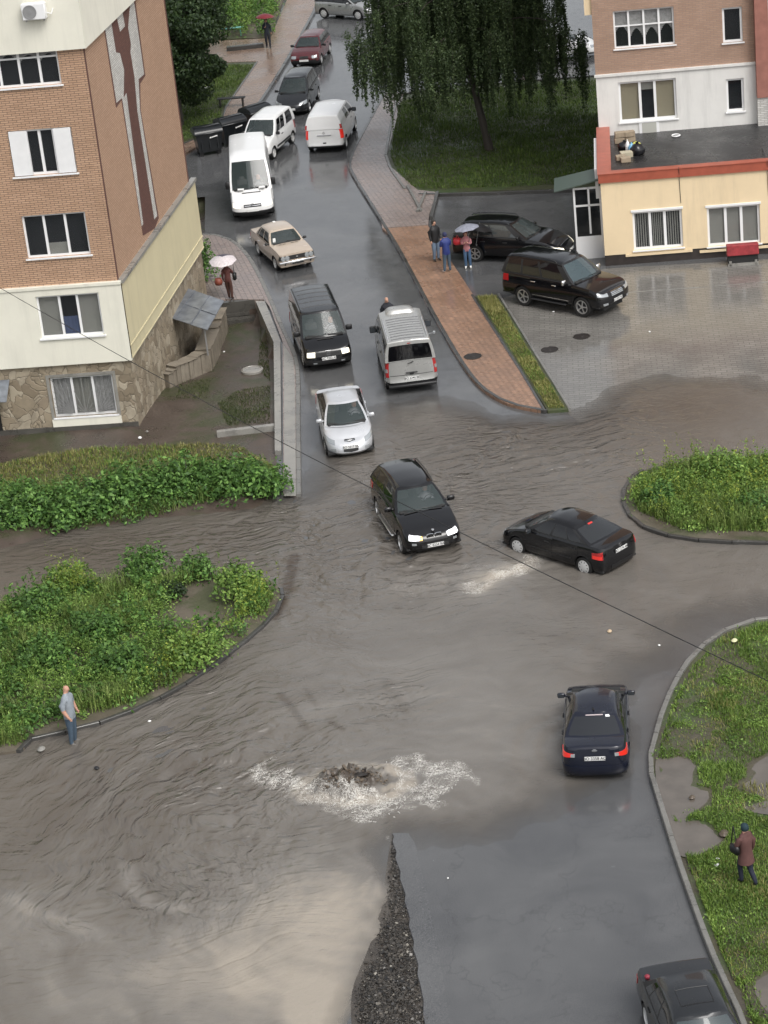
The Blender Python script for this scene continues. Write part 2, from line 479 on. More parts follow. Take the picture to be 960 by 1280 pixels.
        ends = sorted(set([x for a in wins for x in a]+list(np.linspace(0, 1, 11))))
        gq = [0, .25, .5, .75, .88, .95]+[1+e for e in ends]+[2.04, 2.1, 2.3, 2.55, 2.8, 3]
        wt0, wt1 = S.get('wt', (.10, .90)); gts = sorted(set([0, .05, wt0, .35, .65, wt1, .955, 1, 2]))
        glass = {}
        for sg in (1, -1):
            g = [[s.gp(sg, q, t) for q in gq] for t in gts]
            for j in range(len(gts)-1):
                for i in range(len(gq)-1):
                    a, b, c, d = g[j][i], g[j][i+1], g[j+1][i+1], g[j+1][i]
                    f = (a, b, c, d) if sg < 0 else (d, c, b, a)
                    qm = (gq[i]+gq[i+1])/2; tm = (gts[j]+gts[j+1])/2; key = None
                    if qm < .9 and S.get('rearglass', True) and wt0 < tm < wt1: key = 'rear_window'
                    elif qm > 2.09 and .05 < tm < .955: key = 'windscreen'
                    elif 1 < qm < 2 and wt0 < tm < wt1:
                        for k, (u, v) in enumerate(wins):
                            if u < qm-1 < v: key = ('side_window', sg, k)
                    if key: glass.setdefault(key, MB()).add(f, [(0, 1, 2, 3)])
                    else: mb.add(f, [(0, 1, 2, 3)], 0 if (tm > .9 or not S.get('blackpillars') or qm < 1.02 or qm > 1.97) else 3)
        # roof
        js = [-1, -.7, -.35, 0, .35, .7, 1]; rg = []
        ht = S['ght']; rc = S.get('rcrown', .05)
        for q in gq:
            e = s.gp(1, q, 2)
            zr = e.z-rc*(1-(e.y/ht)**2)
            rg.append([Vector((e.x, e.y*c, zr+rc*(1-(e.y*c/ht)**2))) for c in js])
        for i in range(len(gq)-1):
            for j in range(6): mb.add([rg[i][j], rg[i+1][j], rg[i+1][j+1], rg[i][j+1]], [(0, 1, 2, 3)], 0 if not S.get('roofmat') else 4)
        # wheel arches' liners and floor
        for xc in (s.rx, s.fx):
            for sg in (1, -1):
                vs = []
                for a in range(0, 181, 20):
                    x = xc-math.cos(R_(a))*s.Ra; z = s.R+math.sin(R_(a))*s.Ra
                    e = s.bp(sg, s.qfor(x), z=z)
                    vs += [Vector((e.x, e.y, z)), Vector((x-s.x0, sg*(s.hw-.42), z))]
                fs = [(2*i, 2*i+1, 2*i+3, 2*i+2) for i in range(9)]
                mb.add(vs, fs, 2)
        for (a, b) in ((.12, s.rx-s.Ra), (s.rx+s.Ra, s.fx-s.Ra), (s.fx+s.Ra, s.L-.2)):
            mb.box(((a+b)/2-s.x0, 0, s.sill+.04), (b-a, s.W-.16, .06), m=2)
        mb.box((s.L/2-s.x0, 0, .42), (s.L-.5, s.W-.82, .36), m=2)
        body = mb.build('body', [s.mats, M_blk, M_dark, M_blk, S.get('roofmat') or s.mats], r); weld(body, .002)
        bm = bmesh.new(); bm.from_mesh(body.data); bm.to_mesh(body.data); bm.free()
        body.data.polygons.foreach_set('use_smooth', [True]*len(body.data.polygons)); body.data.set_sharp_from_angle(angle=R_(34))
        s.body = body
        for k, g in glass.items():
            nm = k if isinstance(k, str) else k[0]
            gm = S.get('wind', G_wind) if nm == 'windscreen' else S.get('rglass', G_dark) if nm == 'rear_window' else S.get('sglass', G_side)
            weld(g.build(nm, gm, r, smooth=60), .002)
        # black rubber round the windscreen
        # wheels
        tm, rm = wheel_meshes(s.R, S.get('tw', .2), S.get('rim', 'five'))
        for xc, st in ((s.rx, 0), (s.fx, S.get('steer', 0))):
            for sg in (1, -1):
                wh = bpy.data.objects.new('wheel', tm); COL.objects.link(wh); wh.parent = r
                wh.location = (xc-s.x0, sg*(s.hw-S.get('tw', .2)/2-.025), s.R)
                wh.rotation_euler = (0, random.uniform(0, 6), (0 if sg > 0 else PI)+st)
                rm_ = bpy.data.objects.new('rim', rm); COL.objects.link(rm_); rm_.parent = wh
        # seats, dashboard, steering wheel, driver left out unless asked
        if S.get('interior', True):
            ix = S['gb1']-s.x0; zb = s.top(S['gb1']-.6)
            MB().box((ix-.12, 0, zb+.015), (.42, s.W-.42, .1), bev=.03).build('dashboard', M_dark, r)
            for sg in (1, -1):
                x = ix-S.get('seatx', 1.05)
                MB().box((x, sg*.37, zb+.02), (.16, .46, .5), ry=-.18, bev=.05).box((x-.07, sg*.37, zb+.3), (.1, .26, .17), ry=-.18, bev=.04).build('seat', M_seat, r, smooth=50)
            MB().lathe([(.17, -.012), (.19, 0), (.17, .012)], n=20, axis='X').build('steering_wheel', M_blk, r).location = (ix-.42, .37, zb+.08)
            if S.get('driver'):
                k = MB(); x = ix-S.get('seatx', 1.05)+.14
                k.lathe([(.0, -.34), (.2, -.3), (.22, -.08), (.15, .02), (.055, .05), (.055, .12)], c=(x, .37, zb+.1), n=14)
                d = k.build('person', S['driver'], None, smooth=60)
                h = MB().lathe([(0, .1), (.075, .12), (.095, .2), (.085, .3), (.04, .345), (0, .35)], c=(x, .37, zb+.1), n=14)
                # the driver: head, shoulders and arms to the wheel in one mesh
                for sg in (1, -1): k.tube([(x, .37+sg*.2, zb+.02), (x+.2, .37+sg*.22, zb-.06), (x+.42, .37+sg*.12, zb+.12)], [.06, .05, .035], 8)
                b0 = len(k.v); k.add(h.v, h.f, 1)
                me = d.data; bpy.data.objects.remove(d); d = k.build('person', [S['driver'], M_skin], None, smooth=60)
                d.location = r.location; d.rotation_euler = r.rotation_euler
                tag(d, S['driver_label'], 'person')
        s.details()
    def plate(s, front=True, z=None, txt=None, y=0, w_=.52):
        z = z or s.S.get('pz', .5)
        x = max(s.bp(1, 3 if front else 0, z=zz).x if front else -s.bp(1, 0, z=zz).x for zz in (z-.05, z, z+.05))
        x = (x+.018) if front else -(x+.018)
        o = MB().box((0, 0, 0), (.012, w_, .112), bev=.003).build('number_plate', M_plate, s.root); o.location = (x, y, z)
        k = MB()
        if txt:
            cu = bpy.data.curves.new('lettering', 'FONT'); cu.body = txt; cu.size = .118; cu.align_x = 'CENTER'; cu.align_y = 'CENTER'; cu.extrude = .001; cu.offset = .0012
            cu.materials.append(M_ink); t0 = bpy.data.objects.new('t', cu); COL.objects.link(t0)
            tme = bpy.data.meshes.new_from_object(t0.evaluated_get(bpy.context.evaluated_depsgraph_get())); bpy.data.objects.remove(t0); tme.name = 'lettering'
            t = bpy.data.objects.new('lettering', tme); COL.objects.link(t); t.parent = o; t.scale = (.9*w_/.52, 1, 1)
            t.rotation_euler = (PI/2, 0, PI/2 if front else -PI/2); t.location = (.0085 if front else -.0085, 0, 0)
        return o
    def mirror_pair(s, x, z, mat, w_=.2, h=.13):
        for sg in (1, -1):
            m = MB(); m.box((0, sg*w_*.55, 0), (.1, w_, h), bev=.03).box((0, sg*.0, -.02), (.05, .14, .05), bev=.01)
            o = m.build('wing_mirror', mat, s.root, smooth=50)
            b = s.bp(1, s.qfor(x), z=z-.06)
            o.location = (x-s.x0, sg*(b.y+.02), z)
            g = MB().box((-.055, sg*w_*.55, 0), (.012, w_*.8, h*.75)).build('mirror_glass', M_mir, o)
    def doors(s, spans, z0=None, z1=None, handle=M_blk, hz=None):
        for (a, b) in spans:
            for sg in (1, -1):
                zt = (s.top((a+b)/2)-.05) if z1 is None else z1
                # door skin a few millimetres proud, following the wheel arch
                x0, x1 = a, b
                d = s.patch('door', s.mats, sg, s.qfor(a), s.qfor(b), z0 or s.sill+.09, zt, off=.006, n=14, m=5, smooth=50)
                hx = a+.16; hh = hz or zt-.1
                p = s.bp(sg, s.qfor(hx), z=hh, off=.02)
                MB().box((0, 0, 0), (.2, .03, .035), bev=.008).build('door_handle', handle, d).location = p
    def wipers(s, rear=False):
        for y0, y1 in ((.55, -.02), (-.05, -.6)):
            pts = []
            for u in range(5):
                y = y0+(y1-y0)*u/4; 
                q = 3-min(.98, abs(y)/(s.hw-s.S.get('ghb', .09))); sg = 1 if y >= 0 else -1
                p = s.gp(sg, q, .07+.05*u/4, .02); pts.append(p)
            MB().tube(pts, .011, 5).build('wiper', M_blk, s.root)
    def details(s):
        S = s.S
        for d in S.get('doors', []): pass
        if S.get('doors'): s.doors(S['doors'], handle=S.get('handle', M_blk), z1=S.get('doorz'))
        if S.get('mirrors'): s.mirror_pair(*S['mirrors'])
        s.wipers()
        for f in S.get('extra', []): f(s)
def badge(car, x, y, z, kind='disc', r=.05, n=(1, 0, 0)):
    mb = MB(); mb.lathe([(r, 0), (r, .012), (r*.8, .016)], n=16, axis='X')
    if kind == 'star':
        mb = MB().lathe([(r, 0), (r, .01), (r*.85, .01), (r*.85, 0)], n=18, axis='X')
        for i in range(3):
            a = PI/2+2*PI*i/3; mb.box((.006, math.cos(a)*r*.45, math.sin(a)*r*.45), (.01, r*.9, r*.16), rx=a)
    elif kind == 'disc': mb.lathe([(r*.8, .016), (0, .018)], n=16, axis='X')
    elif kind == 'vw':
        mb = MB().lathe([(r, 0), (r, .01), (r*.85, .01), (r*.85, 0)], n=18, axis='X')
        for a, yy, zz in ((1.2, -.35, .3), (-1.2, .35, .3), (1.2, -.1, -.3), (-1.2, .1, -.3), (1.2, .5, -.2), (-1.2, -.5, -.2)): mb.box((.006, yy*r, zz*r), (.01, r*.7, r*.13), rx=a)
    elif kind == 'h':
        mb = MB().lathe([(r, 0), (r, .01), (r*.88, .01), (r*.88, 0)], n=18, axis='X', sy=.6)
        mb.box((.006, -.35*r, 0), (.01, r*.16, r*.8)).box((.006, .35*r, 0), (.01, r*.16, r*.8)).box((.006, 0, 0), (.01, r*.7, r*.14))
    elif kind == 'bolt':
        mb = MB().lathe([(r, 0), (r, .01), (r*.84, .01), (r*.84, 0)], n=18, axis='X').box((.006, 0, 0), (.01, 2.2*r, r*.16))
    elif kind == 'oval': mb = MB().lathe([(r, 0), (r, .01), (0, .014)], n=18, axis='X', sy=.5)
    o = mb.build('badge', M_chr, car.root); o.location = (x, y, z)
    if n[2] > .5: o.rotation_euler = (0, -PI/2, 0)
    elif n[0] < 0: o.rotation_euler = (0, 0, PI)
    return o
def lamps(car, q0, q1, z0, z1, mat, name='headlight', z0b=None, z1b=None, off=.014, n=6, m=3):
    return [car.patch(name, mat[0 if sg > 0 else 1] if isinstance(mat, tuple) else mat, sg, q0, q1, z0, z1, off, n, m, z0b=z0b, z1b=z1b) for sg in (1, -1)]
def face(car, q0, z0, z1, mat, name, off=.01, front=True, z0b=None, z1b=None):
    """a band across the nose or tail, centre line to +-q0"""
    if front: return car.patch(name, mat, 1, 3, q0, z0, z1, off, 8, 3, z0b=z0b, z1b=z1b, both=True)
    return car.patch(name, mat, 1, 0, q0, z0, z1, off, 8, 3, z0b=z0b, z1b=z1b, both=True)
def roof_rails(car, mat, y, x0, x1, h=.05):
    for sg in (1, -1):
        pts = [(x0-car.x0, sg*y, car.roof(x0)-.01)]+[(x0+(x1-x0)*k/6-car.x0, sg*y, car.roof(x0+(x1-x0)*k/6)+h) for k in range(7)]+[(x1-car.x0, sg*y, car.roof(x1)-.01)]
        pts[1] = (pts[1][0]+.08, pts[1][1], pts[1][2]); pts[-2] = (pts[-2][0]-.08, pts[-2][1], pts[-2][2])
        MB().tube(pts, .017, 6).build('roof_rail', mat, car.root, smooth=60)
def roof_ribs(car, xs, hw, mat, wd=.03, h=.012, name='roof_rib'):
    for x in xs:
        rc = car.S.get('rcrown', .05); ht = car.S['ght']
        vs = []
        for y in np.linspace(-hw, hw, 9):
            z = car.roof(x)+rc*(1-(y/ht)**2)
            vs += [(x-wd/2-car.x0, y, z), (x-wd/4-car.x0, y, z+h), (x+wd/4-car.x0, y, z+h), (x+wd/2-car.x0, y, z)]
        fs = [(4*i+k, 4*i+4+k, 4*i+5+k, 4*i+1+k) for i in range(8) for k in range(3)]
        MB().add(vs, [f[::-1] for f in fs]).build(name, mat, car.root)
def hood_strip(car, pts, wd, mat, name, h=.012):
    """a flat piece lying on the bonnet along local plan points"""
    vs = []
    for x, y in pts:
        z = car.ztop(x, y)+h
        vs += [(x-wd/2-car.x0, y, car.ztop(x-wd/2, y)+h-.004), (x+wd/2-car.x0, y, car.ztop(x+wd/2, y)+h)]
    fs = [(2*i, 2*i+1, 2*i+3, 2*i+2) for i in range(len(pts)-1)]
    return MB().add(vs, fs).build(name, mat, car.root)
M_skin = simple('skin', (.48, .27, .19), .55)
M_shirtd = simple('driver_dark_top', (.03, .03, .035), .8)
M_shirtl = simple('driver_light_top', (.3, .3, .32), .8)
# ---- black four-door saloon wading on the right
def v_astra():
    S = dict(L=4.25, W=1.71, wb=2.606, rear_axle=.80, R=.30, sill=.22, paint=VM['black'], rim='cover',
             top=[(0, .90), (.08, .97), (.5, 1.0), (1.2, .98), (2.2, .95), (3.05, .93), (3.6, .82), (4.0, .71), (4.25, .60)],
             roof=[(1.2, 1.33), (1.7, 1.38), (2.1, 1.385), (2.45, 1.35)], gb0=.55, gb1=3.12, gt0=1.32, gt1=2.36, ght=.54, fbulge=.2, rbulge=.1,
             windows=[(.10, .30), (.33, .58), (.62, .90)], blackpillars=True, doors=[(1.0, 1.98), (2.0, 3.1)],
             mirrors=(2.85, .98, VM['black']), steer=.05, sglass=G_dark, rglass=glass_mat('rear_glass', (.02, .022, .024), .12), ar=.35, af=.6)
    c = Car('saloon_car', 'black four door saloon with lit tail lamps turning right and pushing a bow wave', 'car', None, (6.27, 64.30, -.07), R_(133.2), dict(S, x0=.80))
    for o, sg in zip(lamps(c, .60, 1.03, .66, .90, M_tail, 'tail_light', z0b=.66, z1b=.84), (1, -1)): pass
    c.patch('brake_lens', M_tailon, 1, .64, 1.02, .67, .77, .02, 6, 2, both=True)
    lamps(c, 2.35, 2.8, .52, .68, M_lens)
    face(c, .3, .28, .42, M_blk, 'bumper_insert', front=False)
    face(c, 2.62, .27, .40, M_blk, 'air_intake'); face(c, 2.62, .56, .64, M_blk, 'grille')
    c.plate(False, .78, 'BO 1274 AM'); c.plate(True, .42)
    badge(c, -.80+.05, 0, .90, 'bolt', .05, (-1, 0, 0))
    MB().tube([(1.3-.8+.05, 0, 1.43), (1.1-.8, 0, 1.6)], .006, 5).build('aerial', M_blk, c.root)
    c.patch('brake_light', M_tailon, 1, 0, .16, .86, .92, .012, 4, 1, gh=True, both=True)
    for z in (.46,): c.patch('side_moulding', M_blk, 1, c.qfor(1.25), c.qfor(3.0), z, z+.05, .016, 8, 1, both=True)
    return c
# ---- dark blue saloon from behind
def v_lanos():
    S = dict(L=4.24, W=1.68, wb=2.52, rear_axle=.86, R=.29, sill=.22, paint=VM['navy'], rim='cover',
             top=[(0, .93), (.08, .99), (.5, 1.01), (1.2, .99), (2.2, .95), (3.1, .92), (3.6, .83), (4.0, .71), (4.24, .58)],
             roof=[(1.25, 1.31), (1.7, 1.36), (2.1, 1.37), (2.5, 1.33)], gb0=.62, gb1=3.12, gt0=1.30, gt1=2.38, ght=.53, fbulge=.22, rbulge=.12,
             windows=[(.09, .28), (.31, .57), (.61, .90)], blackpillars=True, doors=[(1.05, 1.98), (2.0, 3.1)],
             mirrors=(2.9, .97, VM['navy']), sglass=G_dark, rglass=glass_mat('rear_glass_two', (.018, .02, .024), .1), ar=.4, af=.75, nf=2.6,
             front=[(0, -.08), (.25, 0), (.55, -.02), (.8, -.1), (1, -.22)])
    c = Car('saloon_car', 'dark blue saloon seen from behind with lit tail lamps and white sticker on rear window', 'car', None, (4.55, 51.75, -.03), R_(82.1), dict(S, x0=0))
    lamps(c, .36, 1.02, .77, .85, M_tailon, 'tail_light', z0b=.70, z1b=.90, n=10)
    c.patch('reversing_light', M_lens, 1, .33, .42, .77, .85, .022, 3, 1, both=True)
    face(c, .42, .38, .44, M_blk, 'bumper_groove', front=False)
    c.patch('rear_bumper', VM['navy'], 1, 0, 1.2, .30, .52, .03, 14, 3, both=True)
    lamps(c, 2.3, 2.8, .5, .66, M_on)
    c.plate(False, .735, 'BO 3358 AC'); c.plate(True, .4)
    badge(c, .035, 0, .94, 'oval', .07, (-1, 0, 0))
    MB().tube([(1.32, .02, 1.40), (1.18, .02, 1.55)], .006, 5).lathe([(.03, 0), (.02, .03), (0, .035)], c=(1.33, .02, 1.385), n=10).build('aerial', M_blk, c.root)
    k = c.patch('sticker', M_paper, -1, .5, .68, .86, .95, .01, 3, 2, gh=True)
    c.patch('brake_light', simple('unlit_brake_lens', (.6, .5, .5), .2), 1, -.0, .4, .94, .965, .014, 4, 1, gh=True, both=True)
    return c
# ---- black off-road car with lit lamps, wading
def v_bmw():
    S = dict(L=4.67, W=1.87, wb=2.82, rear_axle=1.0, R=.37, sill=.34, paint=VM['black'], rim='five', tw=.26, cladding=.42,
             top=[(0, 1.08), (.06, 1.13), (.6, 1.15), (1.5, 1.13), (2.6, 1.10), (3.35, 1.09), (3.9, 1.0), (4.35, .90), (4.67, .76)],
             roof=[(.25, 1.58), (.9, 1.66), (1.6, 1.69), (2.3, 1.67), (2.7, 1.62)], gb0=.12, gb1=3.28, gt0=.38, gt1=2.58, ght=.60, fbulge=.2, rbulge=.06,
             windows=[(.05, .21), (.24, .52), (.55, .90)], blackpillars=True, doors=[(1.35, 2.25), (2.27, 3.3)],
             mirrors=(3.05, 1.2, VM['black'], .24, .16), sglass=G_dark, ar=.4, af=.6, crown=.05,
             front=[(0, -.1), (.2, 0), (.55, -.01), (.8, -.05), (1, -.15)], driver=M_shirtl, driver_label='driver in a light top inside the black off-road car with lit headlamps')
    c = Car('suv', 'black off-road car with bright lit headlamps and twin oval grille wading through flood', 'suv', None, (1.45, 66.03, -.09), R_(-77.9), dict(S, x0=4.67))
    for sg in (1, -1):
        c.patch('headlight', M_onw, sg, 2.72, 2.44, .69, .79, .018, 8, 3, z0b=.70, z1b=.87)
    c.patch('indicator', M_amber, -1, 2.74, 2.68, .69, .79, .022, 2, 2)
    for sg in (1, -1):   # twin kidney grille with chrome rim
        x = c.bp(1, 2.97, z=.76).x+.01
        k = MB(); n = 20
        ring = lambda a, b, dx: [(dx, sg*.125+a*math.copysign(abs(math.cos(t))**.6, math.cos(t)), b*math.copysign(abs(math.sin(t))**.6, math.sin(t))) for t in [2*PI*i/n for i in range(n)]]
        vs = ring(.115, .085, 0)+ring(.105, .075, .03)+ring(.09, .06, .012)
        fs = [(i, (i+1) % n, n+(i+1) % n, n+i) for i in range(n)]+[(n+i, n+(i+1) % n, 2*n+(i+1) % n, 2*n+i) for i in range(n)]
        k.add(vs, fs); g = k.build('grille', M_chr, c.root, smooth=50); g.location = (x, 0, .77)
        k = MB(); k.add(ring(.1, .07, .008), [tuple(range(n))])
        for i in range(-3, 4): k.box((.012, sg*.125+i*.027, 0), (.012, .008, .11))
        k.build('grille_insert', M_dark, g)
    face(c, 2.72, .43, .53, M_dark, 'air_intake')
    for sg in (1, -1): c.patch('fog_light', M_lens, sg, 2.62, 2.52, .55, .61, .015, 3, 2)
    c.plate(True, .5, 'BC 8234 BA'); c.plate(False, .9)
    b = badge(c, -.17, 0, .935, 'disc', .045, (0, 0, 1))
    b.rotation_euler = (0, -PI/2+.3, 0); b.location = (-.2, 0, c.ztop(4.47, 0)+.005)
    roof_rails(c, M_blk, .60, .5, 2.5, .04)
    for sg in (1, -1):
        MB().box((-2.45, sg*.93, .33), (1.75, .12, .05), bev=.02).build('side_step', M_rim, c.root, smooth=40)
        hood_strip(c, [(3.42, sg*.18), (3.44, sg*.4), (3.44, sg*.6)], .09, M_dark, 'bonnet_vent', .012)
    c.patch('tail_light', M_tail, 1, .8, 1.05, .9, 1.1, .014, 4, 2, both=True)
    MB().tube([(.35-4.67, 0, 1.68), (.15-4.67, 0, 1.8)], .006, 5).build('aerial', M_blk, c.root)
    return c
# ---- silver saloon nose on
def v_accent():
    S = dict(L=4.37, W=1.70, wb=2.57, rear_axle=.98, R=.30, sill=.20, paint=VM['silver'], rim='cover',
             top=[(0, .98), (.1, 1.03), (.5, 1.04), (1.2, 1.01), (2.3, .96), (3.2, .93), (3.7, .86), (4.1, .74), (4.37, .60)],
             roof=[(1.2, 1.36), (1.7, 1.43), (2.2, 1.44), (2.6, 1.40)], gb0=.45, gb1=3.32, gt0=1.18, gt1=2.42, ght=.54, fbulge=.26, rbulge=.1,
             windows=[(.12, .30), (.33, .58), (.61, .88)], blackpillars=True, doors=[(1.15, 2.05), (2.07, 3.2)],
             mirrors=(2.95, 1.0, VM['silver']), sglass=G_dark, ar=.4, af=.95, nf=2.5, crown=.06,
             front=[(0, -.1), (.2, 0), (.5, -.03), (.75, -.12), (1, -.34)], driver=M_shirtl, driver_label='driver in a pale top behind the windscreen of the silver saloon')
    c = Car('saloon_car', 'silver saloon facing the viewer with swept back headlamps beside the low wall', 'car', None, (-.87, 74.37, -.02), R_(-86), dict(S, x0=4.37, handle=VM['silver']))
    lamps(c, 2.58, 2.14, .54, .66, M_lens, z0b=.66, z1b=.82)
    k = face(c, 2.80, .60, .66, M_dark, 'grille', z0b=.62, z1b=.66); 
    c.patch('grille_trim', M_chr, 1, 3, 2.82, .625, .64, .02, 6, 1, both=True)
    face(c, 2.76, .30, .42, M_dark, 'air_intake', z0b=.34, z1b=.42)
    lamps(c, 2.60, 2.48, .34, .42, M_lens, 'fog_light')
    c.plate(True, .49, 'BO 5217 BB'); badge(c, c.bp(1, 3, z=.64).x+.015, 0, .645, 'h', .065)
    c.patch('tail_light', M_tail, 1, .75, 1.06, .72, .98, .012, 5, 2, both=True)
    MB().tube([(1.25-4.37, 0, 1.47), (1.12-4.37, 0, 1.60)], .006, 5).build('aerial', M_blk, c.root)
    return c
# ---- black minibus, lamps lit
def v_t4():
    S = dict(L=4.79, W=1.84, wb=2.92, rear_axle=.95, R=.32, sill=.30, paint=VM['black'], rim='cover', cladding=.48, clad_side=False,
             top=[(0, 1.08), (.05, 1.12), (1.0, 1.13), (3.6, 1.12), (3.95, 1.10), (4.4, .97), (4.66, .86), (4.79, .78)],
             roof=[(.1, 1.84), (1.2, 1.88), (2.8, 1.88), (3.4, 1.84)], gb0=.03, gb1=3.92, gt0=.1, gt1=3.22, ght=.74, fbulge=.14, rbulge=.03, ghb=.06, gbulge=.02,
             windows=[(.04, .30), (.33, .60), (.63, .88)], blackpillars=False, doors=[(1.6, 2.65), (2.67, 3.75)],
             mirrors=(3.6, 1.22, M_blk, .24, .2), sglass=G_dark, ar=.2, af=.45, nf=3.6, crown=.04,
             front=[(0, -.08), (.2, 0), (.45, 0), (.75, -.03), (1, -.1)], driver=M_shirtl, driver_label='driver in a pale top behind the windscreen of the black minibus', roofmat=VM['graphite'], seatx=.9)
    c = Car('minibus', 'black minibus with ribbed roof and both headlamps lit, nose towards the viewer', 'van', None, (-1.41, 83.01, 0), R_(-83.3), dict(S, x0=4.79))
    lamps(c, 2.68, 2.42, .63, .80, M_on)
    face(c, 2.70, .65, .77, M_dark, 'grille'); badge(c, c.bp(1, 3, z=.72).x+.02, 0, .72, 'vw', .07)
    c.patch('grille_trim', M_chr, 1, 3, 2.93, .81, .825, .012, 4, 1, both=True)
    face(c, 2.3, .30, .50, M_blk, 'bumper'); lamps(c, 2.72, 2.62, .36, .42, M_lens, 'fog_light')
    c.plate(True, .55, 'AC 9302 AI')
    roof_ribs(c, [.7, 1.2, 1.7, 2.2, 2.75], .62, M_blk, .035, .012)
    for sg in (1, -1): MB().tube([(.3-4.79, sg*.70, 1.90), (1.6-4.79, sg*.70, 1.935), (3.1-4.79, sg*.70, 1.90)], .02, 6).build('roof_rail', M_blk, c.root)
    hood_strip(c, [(4.16, -.3), (4.17, 0), (4.16, .3)], .07, M_dark, 'bonnet_vent')
    c.patch('tail_light', M_tail, 1, .88, 1.02, .6, 1.0, .012, 4, 2, both=True)
    return c
# ---- light grey minibus from behind
def v_trafic():
    S = dict(L=5.0, W=1.90, wb=3.10, rear_axle=.80, R=.32, sill=.30, paint=VM['trafic'], rim='cover', cladding=.44, clad_side=False, rear=[(0, .03), (.12, -.04), (.2, -.03), (.3, .0), (1, .02)],
             top=[(0, 1.22), (.05, 1.25), (1.0, 1.25), (3.5, 1.20), (3.95, 1.13), (4.6, 1.0), (5.0, .80)],
             roof=[(.05, 1.93), (.6, 1.96), (2.8, 1.97), (3.25, 1.98)], gb0=.02, gb1=4.35, gt0=.10, gt1=3.35, ght=.76, fbulge=.2, rbulge=.03, ghb=.05, gbulge=.03, rcrown=.045,
             windows=[(.05, .30), (.34, .62), (.66, .93)], blackpillars=False, doors=[(1.5, 2.6), (2.62, 3.6)],
             mirrors=(3.55, 1.3, M_blk, .24, .26), sglass=G_dark, rglass=G_dark, ar=.22, af=.7, crown=.04, seatx=1.3, wt=(.04, .82))
    c = Car('minibus', 'light grey minibus with ladder-like roof slats and domed cab roof seen from behind', 'van', None, (1.50, 80.0, 0), R_(93.0), dict(S, x0=0))
    # domed cab roof
    mb = MB(); ht = .60; xs = np.linspace(2.85, 3.95, 12); ys = np.linspace(-1, 1, 13); g = []
    for x in xs:
        u = (x-2.85)/1.1
        for v in ys:
            env = (max(0, 1-abs(v)**6))*(min(1, u/.12)**.5)*(max(0, 1-(max(0, u-.45)/.55)**2))
            g.append((x, v*ht*(1.0-.1*u), 1.90-.12*max(0, u-.35)+.27*env))
    fs = [(i*13+j, (i+1)*13+j, (i+1)*13+j+1, i*13+j+1) for i in range(11) for j in range(12)]
    mb.add(g, fs); mb.build('cab_dome', VM['trafic'], c.root, smooth=60)
    lamps(c, .58, 1.01, .66, 1.22, M_tail, 'tail_light', off=.024, n=8)
    c.patch('reversing_light', M_lens, 1, .62, .95, .84, .97, .032, 3, 1, both=True)
    c.patch('reflector', M_lens, 1, .9, 1.03, .47, .52, .02, 3, 1, both=True)
    for z in (.70,): c.patch('tailgate_groove', M_blk, 1, 0, .5, z, z+.018, .026, 8, 1, both=True)
    c.patch('tailgate', VM['trafic'], 1, 0, .54, .46, 1.20, .022, 12, 8, both=True)
    MB().box((-.055, 0, .80), (.04, .42, .05), bev=.015).box((-.05, 0, .76), (.03, .14, .06), bev=.012).build('tailgate_handle', M_blk, c.root)
    MB().box((-.06, 0, .345), (.22, 1.72, .1), bev=.03).build('rear_bumper', M_blk, c.root, smooth=50)
    c.plate(False, .585, 'BO 6340 BE')
    p = [c.gp(1, q, t, .03) for q, t in ((.0, .02), (.12, .04), (.35, .06))]
    MB().tube([(-.02, 0, 1.14), (-.04, -.06, 1.2)], .015, 6).tube([(-.045, .12, 1.13), (-.05, -.1, 1.2)], .013, 5).build('rear_wiper', M_blk, c.root)
    roof_ribs(c, [.30, .56, .82, 1.08, 1.34, 1.60, 1.86, 2.12, 2.38], .60, simple('grey_roof_slat', (.10, .10, .105), .5), .06, .016, 'roof_slat')
    roof_rails(c, VM['silver'], .70, .25, 2.6, .035)
    c.patch('brake_light', M_tail, 1, 0, .07, .86, .9, .012, 3, 1, gh=True, both=True)
    c.patch('rear_bumper', M_blk, 1, 0, 1.02, .30, .40, .03, 10, 2, both=True)
    lamps(c, 2.3, 2.7, .75, .95, M_lens)
    MB().tube([(3.2, -.98, 1.0), (3.25, -1.16, 1.0)], .012, 5).box((3.26, -1.2, 1.0), (.05, .1, .12), bev=.02).build('side_repeater', M_lens, c.root)
    return c
